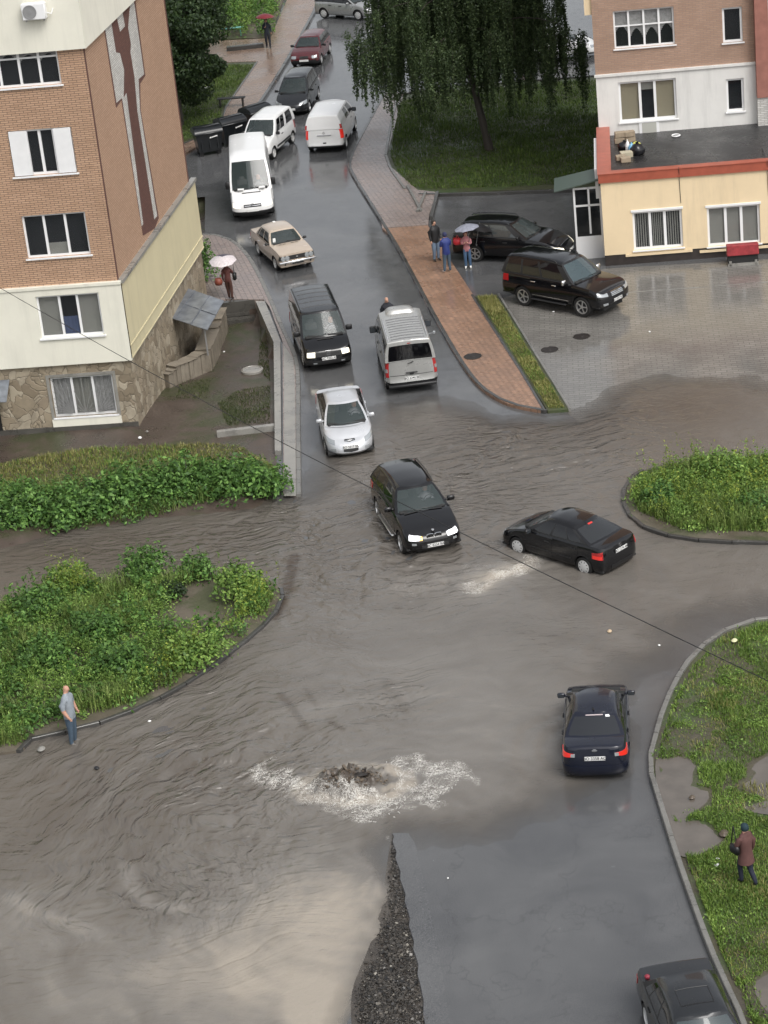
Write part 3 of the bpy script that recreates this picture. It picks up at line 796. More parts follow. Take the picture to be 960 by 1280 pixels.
# ---- beige square saloon
def v_vaz():
    S = dict(L=4.17, W=1.61, wb=2.424, rear_axle=1.02, R=.29, sill=.26, paint=VM['beige'], rim='steel', nr=9, nf=9, ar=.14, af=.14,
             top=[(0, .88), (.05, .90), (.9, .92), (1.4, .90), (2.6, .89), (2.95, .90), (3.6, .86), (4.1, .80), (4.17, .79)],
             roof=[(1.0, 1.32), (1.6, 1.36), (2.1, 1.36), (2.4, 1.33)], gb0=.86, gb1=2.86, gt0=1.22, gt1=2.38, ght=.55, fbulge=.08, rbulge=.05, ghb=.07, gbulge=.02,
             windows=[(.07, .16), (.19, .5), (.54, .92)], doors=[(1.25, 2.0), (2.02, 2.85)], mirrors=(2.75, .95, M_blk, .14, .1), sglass=G_side, crown=.03,
             front=[(0, -.03), (.3, 0), (1, .01)], rear=[(0, .03), (.3, 0), (1, .03)], inset=[(0, .05), (.15, .01), (.6, 0), (.8, .03), (1, .05)], handle=M_chr)
    c = Car('saloon_car', 'beige boxy old saloon with four round headlamps and black grille', 'car', None, (-3.42, 98.4, 0), R_(-72.5), dict(S, x0=1.02))
    face(c, 2.04, .56, .74, M_dark, 'grille', off=.012)
    xf = c.bp(1, 3, z=.65).x+.01
    for sg in (1, -1):
        for y in (.43, .61):
            k = MB().lathe([(.1, 0), (.1, .03), (.085, .035), (.08, .02), (0, .03)], n=18, axis='X').build('headlight', M_lens, c.root, smooth=50); k.location = (xf+.01, sg*y, .65)
        MB().box((xf+.06, sg*.55, .44), (.03, .06, .16), bev=.01).build('overrider', M_blk, c.root)
        hood_strip(c, [(3.12, sg*.12), (3.12, sg*.24)], .06, M_dark, 'bonnet_vent'); hood_strip(c, [(3.12, sg*.3), (3.12, sg*.42)], .06, M_dark, 'bonnet_vent')
    MB().box((xf+.07, 0, .48), (.06, 1.62, .09), bev=.02).build('bumper', M_chr, c.root, smooth=50)
    MB().box((-1.02-.05, 0, .48), (.06, 1.62, .09), bev=.02).build('bumper', M_chr, c.root, smooth=50)
    MB().box((xf+.07, 0, .40), (.02, .5, .05)).build('bumper_bracket', M_blk, c.root)
    c.plate(True, .41, 'M 8512 TE'); c.root.children[-1].location.x = xf+.11
    badge(c, xf+.02, 0, .66, 'oval', .04)
    c.patch('tail_light', M_tail, 1, .66, .93, .62, .78, .012, 4, 2, both=True)
    p = c.gp(-1, 2.6, .3, -.25)
    MB().box((0, 0, 0), (.02, .12, .2), bev=.004).build('paper_card', M_paper, c.root).location = (2.78-1.02, -.5, 1.05)
    MB().box((0, 0, 0), (.14, .1, .05), bev=.01).build('roof_light', M_paper, c.root).location = (1.3-1.02, 0, c.roof(1.3)+.05)
    return c
# ---- large black off-road car on the forecourt
def v_lc():
    S = dict(L=5.0, W=2.0, wb=2.85, rear_axle=1.15, R=.40, sill=.42, paint=VM['black'], rim='five', tw=.27,
             top=[(0, 1.20), (.05, 1.24), (1.5, 1.24), (3.3, 1.22), (3.7, 1.20), (4.3, 1.14), (4.75, 1.04), (4.95, .92)],
             roof=[(.15, 1.84), (.8, 1.91), (2.2, 1.92), (2.9, 1.86)], gb0=.10, gb1=3.60, gt0=.28, gt1=2.92, ght=.66, fbulge=.16, rbulge=.04, ghb=.10,
             windows=[(.05, .27), (.30, .56), (.59, .90)], blackpillars=True, doors=[(1.55, 2.55), (2.57, 3.55)], handle=M_chr,
             mirrors=(3.3, 1.30, M_chr, .24, .2), sglass=G_dark, ar=.3, af=.45, nf=3.4, crown=.05, wind=glass_mat('windscreen_blue', (.06, .09, .10), .3),
             front=[(0, -.12), (.2, 0), (.6, 0), (.85, -.04), (1, -.1)])
    c = Car('suv', 'big black off-road car with chrome mirrors and bar grille parked on grey paving', 'suv', None, (6.90, 88.7, .01), R_(-44.3), dict(S, x0=1.15))
    face(c, 2.78, .80, 1.02, M_dark, 'grille', off=.014)
    for z in (.82, .87, .92, .97): c.patch('grille_bar', M_chr, 1, 3, 2.79, z, z+.025, .03, 8, 1, both=True)
    lamps(c, 2.68, 2.26, .84, .98, M_lens, z0b=.90, z1b=1.04); lamps(c, 2.66, 2.5, .52, .60, M_lens, 'fog_light')
    c.plate(True, .62, 'BO 0707 BO'); face(c, 2.7, .46, .54, M_dark, 'air_intake')
    badge(c, c.bp(1, 3, z=.92).x+.04, 0, .92, 'oval', .09)
    c.patch('tail_light', M_tail, 1, .84, 1.04, .95, 1.2, .014, 5, 2, both=True)
    roof_rails(c, M_blk, .66, .45, 2.7, .06)
    c.patch('side_moulding', M_chr, 1, c.qfor(1.65), c.qfor(3.4), .56, .585, .018, 8, 1, both=True)
    MB().box((2.45-1.15, .98, .40), (1.7, .16, .05), bev=.02).box((2.45-1.15, -.98, .40), (1.7, .16, .05), bev=.02).build('side_step', M_blk, c.root)
    return c
# ---- long black estate behind it
def v_estate(loc, h):
    S = dict(L=5.0, W=1.88, wb=2.92, rear_axle=1.12, R=.36, sill=.30, paint=VM['black'], rim='six', tw=.24,
             top=[(0, 1.02), (.06, 1.07), (1.5, 1.06), (3.1, 1.03), (3.5, 1.02), (4.1, .93), (4.5, .82), (4.80, .68)],
             roof=[(.2, 1.50), (.9, 1.58), (2.0, 1.61), (2.7, 1.56)], gb0=.15, gb1=3.40, gt0=.55, gt1=2.62, ght=.60, fbulge=.22, rbulge=.08,
             windows=[(.08, .24), (.28, .54), (.57, .88)], blackpillars=True, doors=[(1.35, 2.3), (2.32, 3.35)],
             mirrors=(3.1, 1.12, VM['black'], .22, .14), sglass=glass_mat('pale_side_glass', (.05, .055, .055), .1), ar=.4, af=.8, nf=2.8, crown=.06)
    c = Car('estate_car', 'long black estate car with roof rails parked behind the big off-road car', 'car', None, loc, h, dict(S, x0=1.12))
    lamps(c, 2.6, 2.3, .54, .66, M_on, z0b=.60, z1b=.72); face(c, 2.76, .44, .60, M_dark, 'grille')
    c.patch('tail_light', M_tail, 1, .72, 1.06, .78, 1.0, .014, 5, 2, both=True); roof_rails(c, VM['graphite'], .60, .5, 2.6, .05)
    c.plate(True, .45)
    return c
# ---- white high-roof van
def v_sprinter():
    S = dict(L=6.0, W=1.93, wb=3.55, rear_axle=1.15, R=.34, sill=.34, paint=VM['white'], rim='steel', cladding=.52, clad_side=False,
             top=[(0, 1.25), (.05, 1.28), (1.0, 1.28), (4.6, 1.26), (5.05, 1.20), (5.5, 1.06), (5.8, .95), (6.0, .84)],
             roof=[(.05, 2.50), (1.0, 2.55), (3.6, 2.55), (4.3, 2.42)], gb0=.03, gb1=5.02, gt0=.06, gt1=4.22, ght=.80, fbulge=.16, rbulge=.02, ghb=.04, gbulge=.03, rearglass=False,
             windows=[(.74, .93)], doors=[(3.6, 4.85)], mirrors=(4.75, 1.45, M_blk, .22, .34), ar=.16, af=.5, nf=3.2, crown=.05,
             front=[(0, -.08), (.2, 0), (.5, 0), (.8, -.05), (1, -.14)], wt=(.06, .62), driver=M_shirtl, driver_label='driver behind the windscreen of the tall white van', seatx=.75)
    c = Car('panel_van', 'tall white panel van with long plain roof and nose towards the viewer', 'van', 'white vans', (-4.36, 103.05, 0), R_(-88.7), dict(S, x0=6.0))
    lamps(c, 2.64, 2.34, .68, .82, M_on, z0b=.72, z1b=.90); face(c, 2.74, .70, .82, M_dark, 'grille')
    c.patch('grille_trim', M_chr, 1, 3, 2.76, .755, .775, .02, 6, 1, both=True)
    badge(c, c.bp(1, 3, z=.78).x+.03, 0, .79, 'star', .085); c.plate(True, .56)
    hood_strip(c, [(5.3, -.42), (5.31, 0), (5.3, .42)], .06, M_dark, 'bonnet_vent')
    for y in (.5, -.45): MB().box((5.15-6, y, 1.33), (.2, .28, .01), ry=.1).build('paper_sheet', M_paper, c.root)
    c.patch('side_moulding', M_blk, 1, c.qfor(1.7), c.qfor(4.1), .55, .66, .014, 8, 1, both=True)
    for sg in (1, -1): c.patch('roof_gutter', simple('white_seam', (.5, .5, .5), .4), sg, 1.02, 1.98, .93, .95, .008, 10, 1, gh=True)
    return c
# ---- small white van
def v_berlingo(loc, h):
    S = dict(L=4.14, W=1.72, wb=2.69, rear_axle=.66, R=.30, sill=.28, paint=VM['white'], rim='steel', cladding=.40,
             top=[(0, 1.08), (.05, 1.11), (1.0, 1.10), (2.8, 1.06), (3.1, 1.04), (3.6, .94), (3.95, .82), (4.14, .70)],
             roof=[(.05, 1.72), (.6, 1.78), (1.8, 1.78), (2.5, 1.72)], gb0=.03, gb1=3.02, gt0=.12, gt1=2.36, ght=.66, fbulge=.16, rbulge=.02, ghb=.06,
             windows=[(.12, .42), (.52, .72), (.74, .93)], doors=[(1.9, 2.85)], mirrors=(2.75, 1.12, M_blk, .18, .16), sglass=G_dark, ar=.2, af=.6, nf=3)
    c = Car('small_van', 'small white van with side windows squeezed behind the tall white van', 'van', 'white vans', loc, h, dict(S, x0=2.0))
    lamps(c, 2.74, 2.4, .62, .78, M_lens); face(c, 2.78, .56, .68, M_dark, 'grille'); c.plate(True, .45)
    c.patch('tail_light', M_tail, 1, .9, 1.03, .7, 1.08, .014, 3, 3, both=True)
    c.patch('side_moulding', M_blk, 1, c.qfor(1.05), c.qfor(2.9), .46, .56, .014, 8, 1, both=True)
    return c
# ---- white van from behind
def v_vito():
    S = dict(L=4.75, W=1.90, wb=3.2, rear_axle=.80, R=.33, sill=.30, paint=VM['white'], rim='steel', cladding=.40, clad_side=False,
             top=[(0, 1.18), (.05, 1.21), (1.0, 1.21), (3.4, 1.18), (3.8, 1.14), (4.3, 1.0), (4.75, .78)],
             roof=[(.05, 1.80), (.6, 1.86), (2.6, 1.86), (3.1, 1.80)], gb0=.02, gb1=3.95, gt0=.12, gt1=3.05, ght=.74, fbulge=.2, rbulge=.03, ghb=.05, rearglass=False,
             windows=[(.40, .62), (.68, .92)], doors=[(2.6, 3.6)], mirrors=(3.4, 1.25, M_blk, .22, .2), sglass=G_dark, ar=.22, af=.7, rear=[(0, .03), (.15, -.03), (.22, .0), (1, .02)])
    c = Car('panel_van', 'white van seen from behind with glowing tail lamps and windowless tailgate', 'van', 'white vans', (-.96, 113.2, 0), R_(80), dict(S, x0=0))
    lamps(c, .56, 1.01, .72, 1.17, M_tailon, 'tail_light', off=.024, n=8)
    c.patch('tail_light_upper', M_tail, 1, .93, 1.02, .05, .40, .02, 4, 2, gh=True, both=True)
    c.patch('tailgate', VM['white'], 1, 0, .52, .42, 1.15, .02, 10, 6, both=True)
    MB().box((-.03, 0, .92), (.03, .7, .05), bev=.01).build('tailgate_handle', M_chr, c.root)
    MB().box((-.03, 0, .54), (.02, .16, .07), bev=.01).build('tow_cover', M_dark, c.root)
    badge(c, -.02, 0, 1.04, 'star', .06, (-1, 0, 0)); c.plate(False, .82)
    c.patch('rear_bumper', M_blk, 1, 0, 1.05, .28, .38, .02, 8, 1, both=True)
    return c
# ---- dark people carrier facing down the street
def v_mpv(loc, h):
    S = dict(L=4.3, W=1.75, wb=2.70, rear_axle=.75, R=.31, sill=.24, paint=VM['graphite'], rim='five',
             top=[(0, 1.05), (.05, 1.08), (1.0, 1.07), (2.8, 1.0), (3.2, .98), (3.7, .86), (4.05, .74), (4.3, .62)],
             roof=[(.1, 1.58), (.8, 1.66), (1.8, 1.66), (2.4, 1.60)], gb0=.05, gb1=3.2, gt0=.3, gt1=2.35, ght=.60, fbulge=.24, rbulge=.06,
             windows=[(.06, .24), (.27, .54), (.57, .90)], blackpillars=True, doors=[(1.1, 1.95), (1.97, 3.0)], mirrors=(2.85, 1.05, VM['graphite']), sglass=G_dark, ar=.35, af=.75, nf=2.6)
    c = Car('people_carrier', 'dark grey people carrier parked between the maroon hatchback and the white vans', 'car', None, loc, h, dict(S, x0=4.3))
    lamps(c, 2.62, 2.25, .56, .70, M_lens, z0b=.62, z1b=.78); face(c, 2.8, .48, .58, M_dark, 'grille'); c.plate(True, .42)
    return c
# ---- maroon hatchback
def v_golf():
    S = dict(L=4.02, W=1.70, wb=2.47, rear_axle=.72, R=.29, sill=.24, paint=VM['maroon'], rim='cover', cladding=.44,
             top=[(0, .93), (.05, .96), (1.0, .96), (2.5, .93), (2.85, .93), (3.5, .84), (3.85, .76), (4.02, .70)],
             roof=[(.3, 1.34), (.8, 1.39), (1.6, 1.39), (2.15, 1.35)], gb0=.12, gb1=2.82, gt0=.42, gt1=2.12, ght=.55, fbulge=.16, rbulge=.05,
             windows=[(.08, .2), (.24, .5), (.54, .90)], blackpillars=True, doors=[(1.1, 1.8), (1.82, 2.7)], mirrors=(2.6, .98, M_blk), sglass=G_dark, ar=.3, af=.4, nf=3.4)
    c = Car('hatchback_car', 'maroon hatchback with square headlamps parked beside the paved path', 'car', None, (-1.76, 131.25, 0), R_(-102.3), dict(S, x0=4.02))
    lamps(c, 2.68, 2.42, .56, .70, M_lens); face(c, 2.82, .56, .68, M_dark, 'grille'); badge(c, c.bp(1, 3, z=.64).x+.02, 0, .63, 'vw', .06); c.plate(True, .46)
    return c
# ---- silver hatch crossing at the top
def v_top(loc, h):
    S = dict(L=4.2, W=1.72, wb=2.55, rear_axle=.78, R=.31, sill=.24, paint=VM['greysilver'], rim='cover',
             top=[(0, .98), (.05, 1.0), (1.0, 1.0), (2.6, .95), (3.0, .94), (3.6, .84), (3.95, .74), (4.2, .62)],
             roof=[(.3, 1.42), (.9, 1.47), (1.7, 1.47), (2.3, 1.42)], gb0=.1, gb1=3.0, gt0=.5, gt1=2.2, ght=.55, fbulge=.2, rbulge=.05,
             windows=[(.08, .2), (.24, .5), (.54, .90)], blackpillars=True, doors=[(1.15, 1.9), (1.92, 2.8)], mirrors=(2.7, 1.0, VM['greysilver']), sglass=G_dark, ar=.35, af=.6)
    c = Car('hatchback_car', 'silver hatchback with one glowing headlamp turning at the far end of the street', 'car', None, loc, h, dict(S, x0=.78))
    lamps(c, 2.72, 2.3, .58, .74, M_onw); face(c, 2.8, .5, .62, M_dark, 'grille'); c.plate(True, .42)
    return c
# ---- white cars behind the tree
def v_white(loc, h, label, nm='parked_car'):
    S = dict(L=4.3, W=1.74, wb=2.6, rear_axle=.85, R=.31, sill=.22, paint=VM['white'], rim='five', cladding=.30,
             top=[(0, .98), (.06, 1.01), (1.0, 1.0), (2.6, .96), (3.1, .94), (3.7, .84), (4.05, .72), (4.3, .6)],
             roof=[(.8, 1.42), (1.5, 1.47), (2.0, 1.47), (2.4, 1.42)], gb0=.3, gb1=3.1, gt0=.9, gt1=2.3, ght=.55, fbulge=.22, rbulge=.06,
             windows=[(.08, .2), (.24, .5), (.54, .90)], blackpillars=True, doors=[(1.15, 1.95), (1.97, 2.9)], mirrors=(2.8, 1.0, VM['white']), sglass=G_dark, ar=.35, af=.65)
    c = Car(nm, label, 'car', 'white cars parked behind the weeping tree', loc, h, dict(S, x0=.85))
    lamps(c, 2.7, 2.3, .56, .7, M_lens); face(c, 2.8, .4, .54, M_dark, 'grille')
    c.patch('tail_light', M_tail, 1, .75, 1.12, .68, .88, .012, 5, 2, both=True)
    return c
# ---- dark saloon cut by the bottom edge
def v_bottom(loc, h):
    S = dict(L=4.5, W=1.72, wb=2.62, rear_axle=.95, R=.31, sill=.24, paint=VM['graphite'], rim='steel', nr=7, nf=5, ar=.3, af=.4,
             top=[(0, .92), (.05, .95), (.8, .97), (1.5, .95), (2.8, .92), (3.2, .91), (3.9, .82), (4.4, .72), (4.5, .68)],
             roof=[(1.1, 1.36), (1.7, 1.41), (2.2, 1.41), (2.6, 1.37)], gb0=.62, gb1=3.18, gt0=1.08, gt1=2.58, ght=.56, fbulge=.14, rbulge=.08, ghb=.08,
             windows=[(.08, .2), (.22, .5), (.53, .91)], blackpillars=True, doors=[(1.2, 2.05), (2.07, 3.0)], mirrors=(2.95, .98, M_blk), sglass=G_dark,
             wind=glass_mat('wet_windscreen', (.05, .065, .07), .15))
    c = Car('saloon_car', 'dark grey saloon with a sunroof parked by the kerb at the bottom of the picture', 'car', None, loc, h, dict(S, x0=0))
    mb = MB(); pts = [(1.75, .34), (1.75, -.34), (2.3, -.34), (2.3, .34), (1.75, .34)]
    for a, b in zip(pts, pts[1:]):
        A = Vector((a[0], a[1], c.roof(a[0])+.05*(1-(a[1]/.56)**2)+.006)); B = Vector((b[0], b[1], c.roof(b[0])+.05*(1-(b[1]/.56)**2)+.006))
        if a[1] != b[1]:
            q = [Vector((a[0], a[1]+(b[1]-a[1])*k/6, c.roof(a[0])+.05*(1-((a[1]+(b[1]-a[1])*k/6)/.56)**2)+.004)) for k in range(7)]
        else: q = [A, (A+B)/2, B]
        mb.tube(q, .008, 5)
    mb.build('sunroof_seal', M_blk, c.root)
    MB().lathe([(0, -.05), (.05, -.03), (.06, .02), (.03, .05), (0, .06)], c=(.55, -.66, 1.03), n=10).build('red_flower_charm', simple('dark_red_plastic', (.25, .02, .04), .5), c.root)
    lamps(c, 2.75, 2.3, .56, .7, M_lens); face(c, 2.8, .55, .68, M_dark, 'grille'); lamps(c, .6, .97, .68, .82, M_tail, 'tail_light')
    return c
# ------------------------------------------------------------------ noise in numpy
def _hash(ix, iy, seed):
    h = (ix.astype(np.int64)*374761393+iy.astype(np.int64)*668265263+seed*1442695041) & 0x7fffffff
    h = (h ^ (h >> 13))*1274126177 & 0x7fffffff
    return ((h ^ (h >> 16)) & 0xffff)/65535.0
def vnoise(x, y, seed=0):
    ix, iy = np.floor(x), np.floor(y); fx, fy = x-ix, y-iy
    fx = fx*fx*fx*(fx*(fx*6-15)+10); fy = fy*fy*fy*(fy*(fy*6-15)+10)
    a, b, c, d = _hash(ix, iy, seed), _hash(ix+1, iy, seed), _hash(ix, iy+1, seed), _hash(ix+1, iy+1, seed)
    return (a*(1-fx)+b*fx)*(1-fy)+(c*(1-fx)+d*fx)*fy
def fbm(x, y, o=4, seed=0):
    s = 0; a = .5
    for k in range(o): s = s+a*(vnoise(x, y, seed+k)-.5); x, y, a = x*2.03+17.1, y*2.03-5.3, a*.5
    return s*2
def pip(X, Y, poly):
    inside = np.zeros(X.shape, bool); n = len(poly)
    for i in range(n):
        x1, y1 = poly[i][0], poly[i][1]; x2, y2 = poly[(i+1) % n][0], poly[(i+1) % n][1]
        c = ((y1 > Y) != (y2 > Y)) & (X < (x2-x1)*(Y-y1)/((y2-y1) or 1e-9)+x1); inside ^= c
    return inside
def dist_line(X, Y, pts, closed=False):
    D_ = np.full(X.shape, 1e9); n = len(pts)
    for i in range(n if closed else n-1):
        ax, ay = pts[i][0], pts[i][1]; bx, by = pts[(i+1) % n][0], pts[(i+1) % n][1]
        dx, dy = bx-ax, by-ay; L2 = dx*dx+dy*dy+1e-12
        t = np.clip(((X-ax)*dx+(Y-ay)*dy)/L2, 0, 1); D_ = np.minimum(D_, np.hypot(X-ax-t*dx, Y-ay-t*dy))
    return D_
def PX(pts, z=0): return [P(x, y, z) for x, y in pts]
def sstep(a, b, x): t = np.clip((x-a)/(b-a), 0, 1); return t*t*(3-2*t)

# ------------------------------------------------------------------ surface materials
def m_asphalt():
    m, nt, b = new_mat('wet_asphalt')
    n1 = noise(nt, .35, 5, .6, dist=.6); n2 = noise(nt, 60, 3, .7); n3 = noise(nt, 2.2, 5, .6)
    c = mixc(nt, ramp(nt, n1, [(.35, 0), (.7, 1)]), (.036, .038, .042), (.090, .091, .092))
    c = mixc(nt, ramp(nt, n2, [(.42, 0), (.66, 1)]), c, (.15, .15, .15))
    # tar joints and cracks
    v = N(nt, 'ShaderNodeTexVoronoi', feature='DISTANCE_TO_EDGE'); v.inputs['Scale'].default_value = .28
    wv = nt.nodes.new('ShaderNodeVectorMath'); wv.operation = 'ADD'; 
    nz = N(nt, 'ShaderNodeTexNoise'); nz.inputs['Scale'].default_value = 1.6; nt.links.new(coords(nt), nz.inputs['Vector'])
    nt.links.new(coords(nt), wv.inputs[0]); nt.links.new(nz.outputs['Color'], wv.inputs[1]); nt.links.new(wv.outputs[0], v.inputs['Vector'])
    cr = ramp(nt, v.outputs['Distance'], [(.0, 1), (.006, 0)])
    c = mixc(nt, math_(nt, 'MULTIPLY', cr, .18), c, (.012, .012, .012))
    nt.links.new(c, b.inputs['Base Color'])
    nt.links.new(ramp(nt, n3, [(.3, .08), (.55, .15), (.75, .30)]), b.inputs['Roughness'])
    b.inputs['Specular IOR Level'].default_value = .55
    h = math_(nt, 'ADD', math_(nt, 'MULTIPLY', n2, .25), n3); bump(nt, b, h, .12, .012); return m
def m_pavers(name, cols, mortar, scale, rot, bw=.5, bh=.25, rough=(.12, .4), wave=0):
    m, nt, b = new_mat(name); vec = coords(nt, 1, rot)
    if wave:
        w_ = N(nt, 'ShaderNodeTexWave'); w_.inputs['Scale'].default_value = wave; w_.inputs['Distortion'].default_value = 0
        nt.links.new(vec, w_.inputs['Vector']); w_.bands_direction = 'X'
        cb = nt.nodes.new('ShaderNodeCombineXYZ'); nt.links.new(math_(nt, 'MULTIPLY', w_.outputs[1], .09), cb.inputs[1])
        ad = nt.nodes.new('ShaderNodeVectorMath'); nt.links.new(vec, ad.inputs[0]); nt.links.new(cb.outputs[0], ad.inputs[1]); vec = ad.outputs[0]
    t = N(nt, 'ShaderNodeTexBrick'); t.inputs['Scale'].default_value = scale; t.inputs['Brick Width'].default_value = bw; t.inputs['Row Height'].default_value = bh
    t.inputs['Mortar Size'].default_value = .018; t.inputs['Bias'].default_value = 0; t.inputs['Mortar Smooth'].default_value = .4
    t.inputs['Color1'].default_value = (*cols[0], 1); t.inputs['Color2'].default_value = (*cols[1], 1); t.inputs['Mortar'].default_value = (*mortar, 1)
    nt.links.new(vec, t.inputs['Vector'])
    n1 = noise(nt, .5, 5, .65); n2 = noise(nt, 9, 4)
    c = mixc(nt, ramp(nt, n1, [(.35, 0), (.68, .75)]), t.outputs['Color'], tuple(x*.45 for x in cols[0]))
    c = mixc(nt, math_(nt, 'MULTIPLY', n2, .35), c, cols[2])
    nt.links.new(c, b.inputs['Base Color']); nt.links.new(ramp(nt, n1, [(.3, rough[1]), (.7, rough[0])]), b.inputs['Roughness'])
    bump(nt, b, math_(nt, 'SUBTRACT', math_(nt, 'MULTIPLY', n2, .2), t.outputs['Fac']), .35, .008); return m
def m_concrete(name, col, rough=.45):
    m, nt, b = new_mat(name); n1 = noise(nt, 1.3, 6, .65); n2 = noise(nt, 35, 4)
    c = mixc(nt, ramp(nt, n1, [(.3, 0), (.7, 1)]), tuple(x*.55 for x in col), col); c = mixc(nt, ramp(nt, n2, [(.5, 0), (.8, .5)]), c, tuple(x*1.3 for x in col))
    nt.links.new(c, b.inputs['Base Color']); nt.links.new(ramp(nt, n1, [(.3, rough*.4), (.7, rough)]), b.inputs['Roughness']); bump(nt, b, n2, .25, .01); return m
def m_soil(name, a, c2, g=None, rough=.5):
    m, nt, b = new_mat(name); n1 = noise(nt, .8, 6, .65); n2 = noise(nt, 14, 5, .7)
    c = mixc(nt, ramp(nt, n1, [(.35, 0), (.65, 1)]), a, c2)
    if g is not None: c = mixc(nt, ramp(nt, noise(nt, .45, 6, .7, dist=.5), [(.47, 0), (.60, 1)]), c, g)
    c = mixc(nt, ramp(nt, n2, [(.4, 0), (.75, .45)]), c, tuple(x*2 for x in a))
    nt.links.new(c, b.inputs['Base Color']); b.inputs['Roughness'].default_value = rough
    nt.links.new(ramp(nt, n1, [(.3, rough*.35), (.6, rough)]), b.inputs['Roughness']); bump(nt, b, n2, .6, .03); return m
M_asph = m_asphalt()
M_kerb = m_concrete('kerb_concrete', (.20, .195, .18)); M_kerbd = m_concrete('dark_kerb', (.07, .068, .064), .3)
M_cope = m_concrete('coping_concrete', (.30, .29, .265)); M_wallc = m_concrete('retaining_wall_concrete', (.09, .085, .075))
M_earth = m_soil('wet_earth', (.045, .037, .030), (.075, .062, .05)); M_yard = m_soil('yard_mud', (.045, .034, .028), (.085, .065, .052), (.04, .048, .02), .45)
M_lawn = m_soil('lawn_soil', (.040, .042, .02), (.055, .062, .026), (.04, .07, .02), .7)
M_dirtg = m_soil('weedy_soil', (.075, .062, .045), (.13, .112, .085), (.05, .06, .025), .8)
rp = P(500, 300); rq = P(640, 480); ANG_SW = math.atan2(rq.y-rp.y, rq.x-rp.x)
M_pink = m_pavers('pinkish_pavers', ((.29, .225, .20), (.24, .195, .18), (.34, .29, .26)), (.06, .05, .045), 1, -ANG_SW, .42, .21)
M_brown = m_pavers('brown_pavers', ((.34, .19, .12), (.23, .13, .085), (.38, .27, .19)), (.045, .03, .022), 1, -ANG_SW, .40, .22, wave=2.5)
M_grey = m_pavers('grey_pavers', ((.20, .19, .175), (.155, .148, .136), (.26, .25, .23)), (.095, .09, .082), 1, .1, .40, .20, rough=(.07, .25))

# ------------------------------------------------------------------ ground and road
hole_px = [(262, 388), (280.8, 377.6), (319.5, 377), (343, 430), (343.5, 564), (343, 600), (352, 612), (334, 640), (290, 648), (200, 655), (80, 672), (0, 695), (-160, 735)]
hole = PX(hole_px); hole += [Vector((-26, hole[-1].y, 0)), Vector((-26, 108, 0)), Vector((-6.7, 108, 0)), Vector((-6.3, 92, 0))]
hole[0] = Vector((-6.15, 92.0, 0))
BIG = [(-400, -60), (400, -60), (400, 700), (-400, 700)]
poly_sheet('ground', [BIG, hole], -.02, M_earth)
poly_sheet('road', [[(-34, 20), (44, 20), (44, 190), (-34, 190)], hole], 0, M_asph)
# yard: a sheet that falls away from the stream to the foot of the building
def yard_z(x, y):
    s = sstep(70.5, 76.5, y); a = .02+.22*np.sin(np.clip((y-66)/9, 0, 1)*PI)*sstep(66, 69, y)
    return a*(1-sstep(75, 79.5, y))+(-.12)*sstep(75, 79, y)-.50*sstep(80, 89, y)
xs = np.arange(-26, -1.5, .3); ys = np.arange(60, 108.4, .3); XX, YY = np.meshgrid(xs, ys)
ZZ = yard_z(XX, YY)+fbm(XX*.9, YY*.9, 4, 3)*.05
# shoreline of the yard: pulled down below the water outside the hole
inside = pip(XX, YY, hole); dl = dist_line(XX, YY, hole, True)
south = YY < hole[8].y+3
keep = inside | (dl < .45)
shore = dist_line(XX, YY, hole[6:13])
ZZ = np.where(shore < 1.2, -.06+(ZZ+.06)*sstep(-.1, 1.2, np.where(inside, shore, 0)), ZZ)
ZZ = np.where(~inside, -.10, ZZ)
nx = len(xs); vs = [(float(a), float(b), float(c)) for a, b, c in zip(XX.ravel(), YY.ravel(), ZZ.ravel())]
fs = []
for j in range(len(ys)-1):
    for i in range(nx-1):
        if keep[j, i] and keep[j, i+1] and keep[j+1, i] and keep[j+1, i+1]: fs.append((j*nx+i, j*nx+i+1, (j+1)*nx+i+1, (j+1)*nx+i))
o = MB().add(vs, fs).build('yard_ground', M_yard, smooth=180); o['kind'] = 'structure'
def yz(x, y):
    i = int(round((x-xs[0])/.3)); j = int(round((y-ys[0])/.3)); i = min(max(i, 0), nx-1); j = min(max(j, 0), len(ys)-1); return float(ZZ[j, i])

# west pavement beside the sunken yard
SWL = [(246, 296), (262, 296), (284, 302), (300, 314), (316, 336), (335.7, 378), (350, 412), (364, 442), (369.6, 466), (370, 520), (370.5, 580), (370.5, 622)]
swl = smooth_line(PX(SWL), 4)
inner = PX([(354.5, 620), (354.5, 563), (353.5, 430), (337, 386), (330, 377.5), (282, 377)])
po = [(p.x, p.y) for p in swl]+[(p.x, p.y) for p in inner]+[(-6.1, 91.9), (-6.2, 92.5)]
mb = MB(); mb.prism(po, -.9, .11); o = mb.build('pavement', M_pink); o['kind'] = 'structure'
poly_sheet('concrete_strip', [PX([(355, 432), (366.5, 448), (368.3, 470), (369.2, 520), (369.8, 620), (355, 620), (355, 563)], .11)], .115, M_cope)
kerb('kerb', swl, .16, -.1, .13, M_kerb, side=-1 if False else 1)
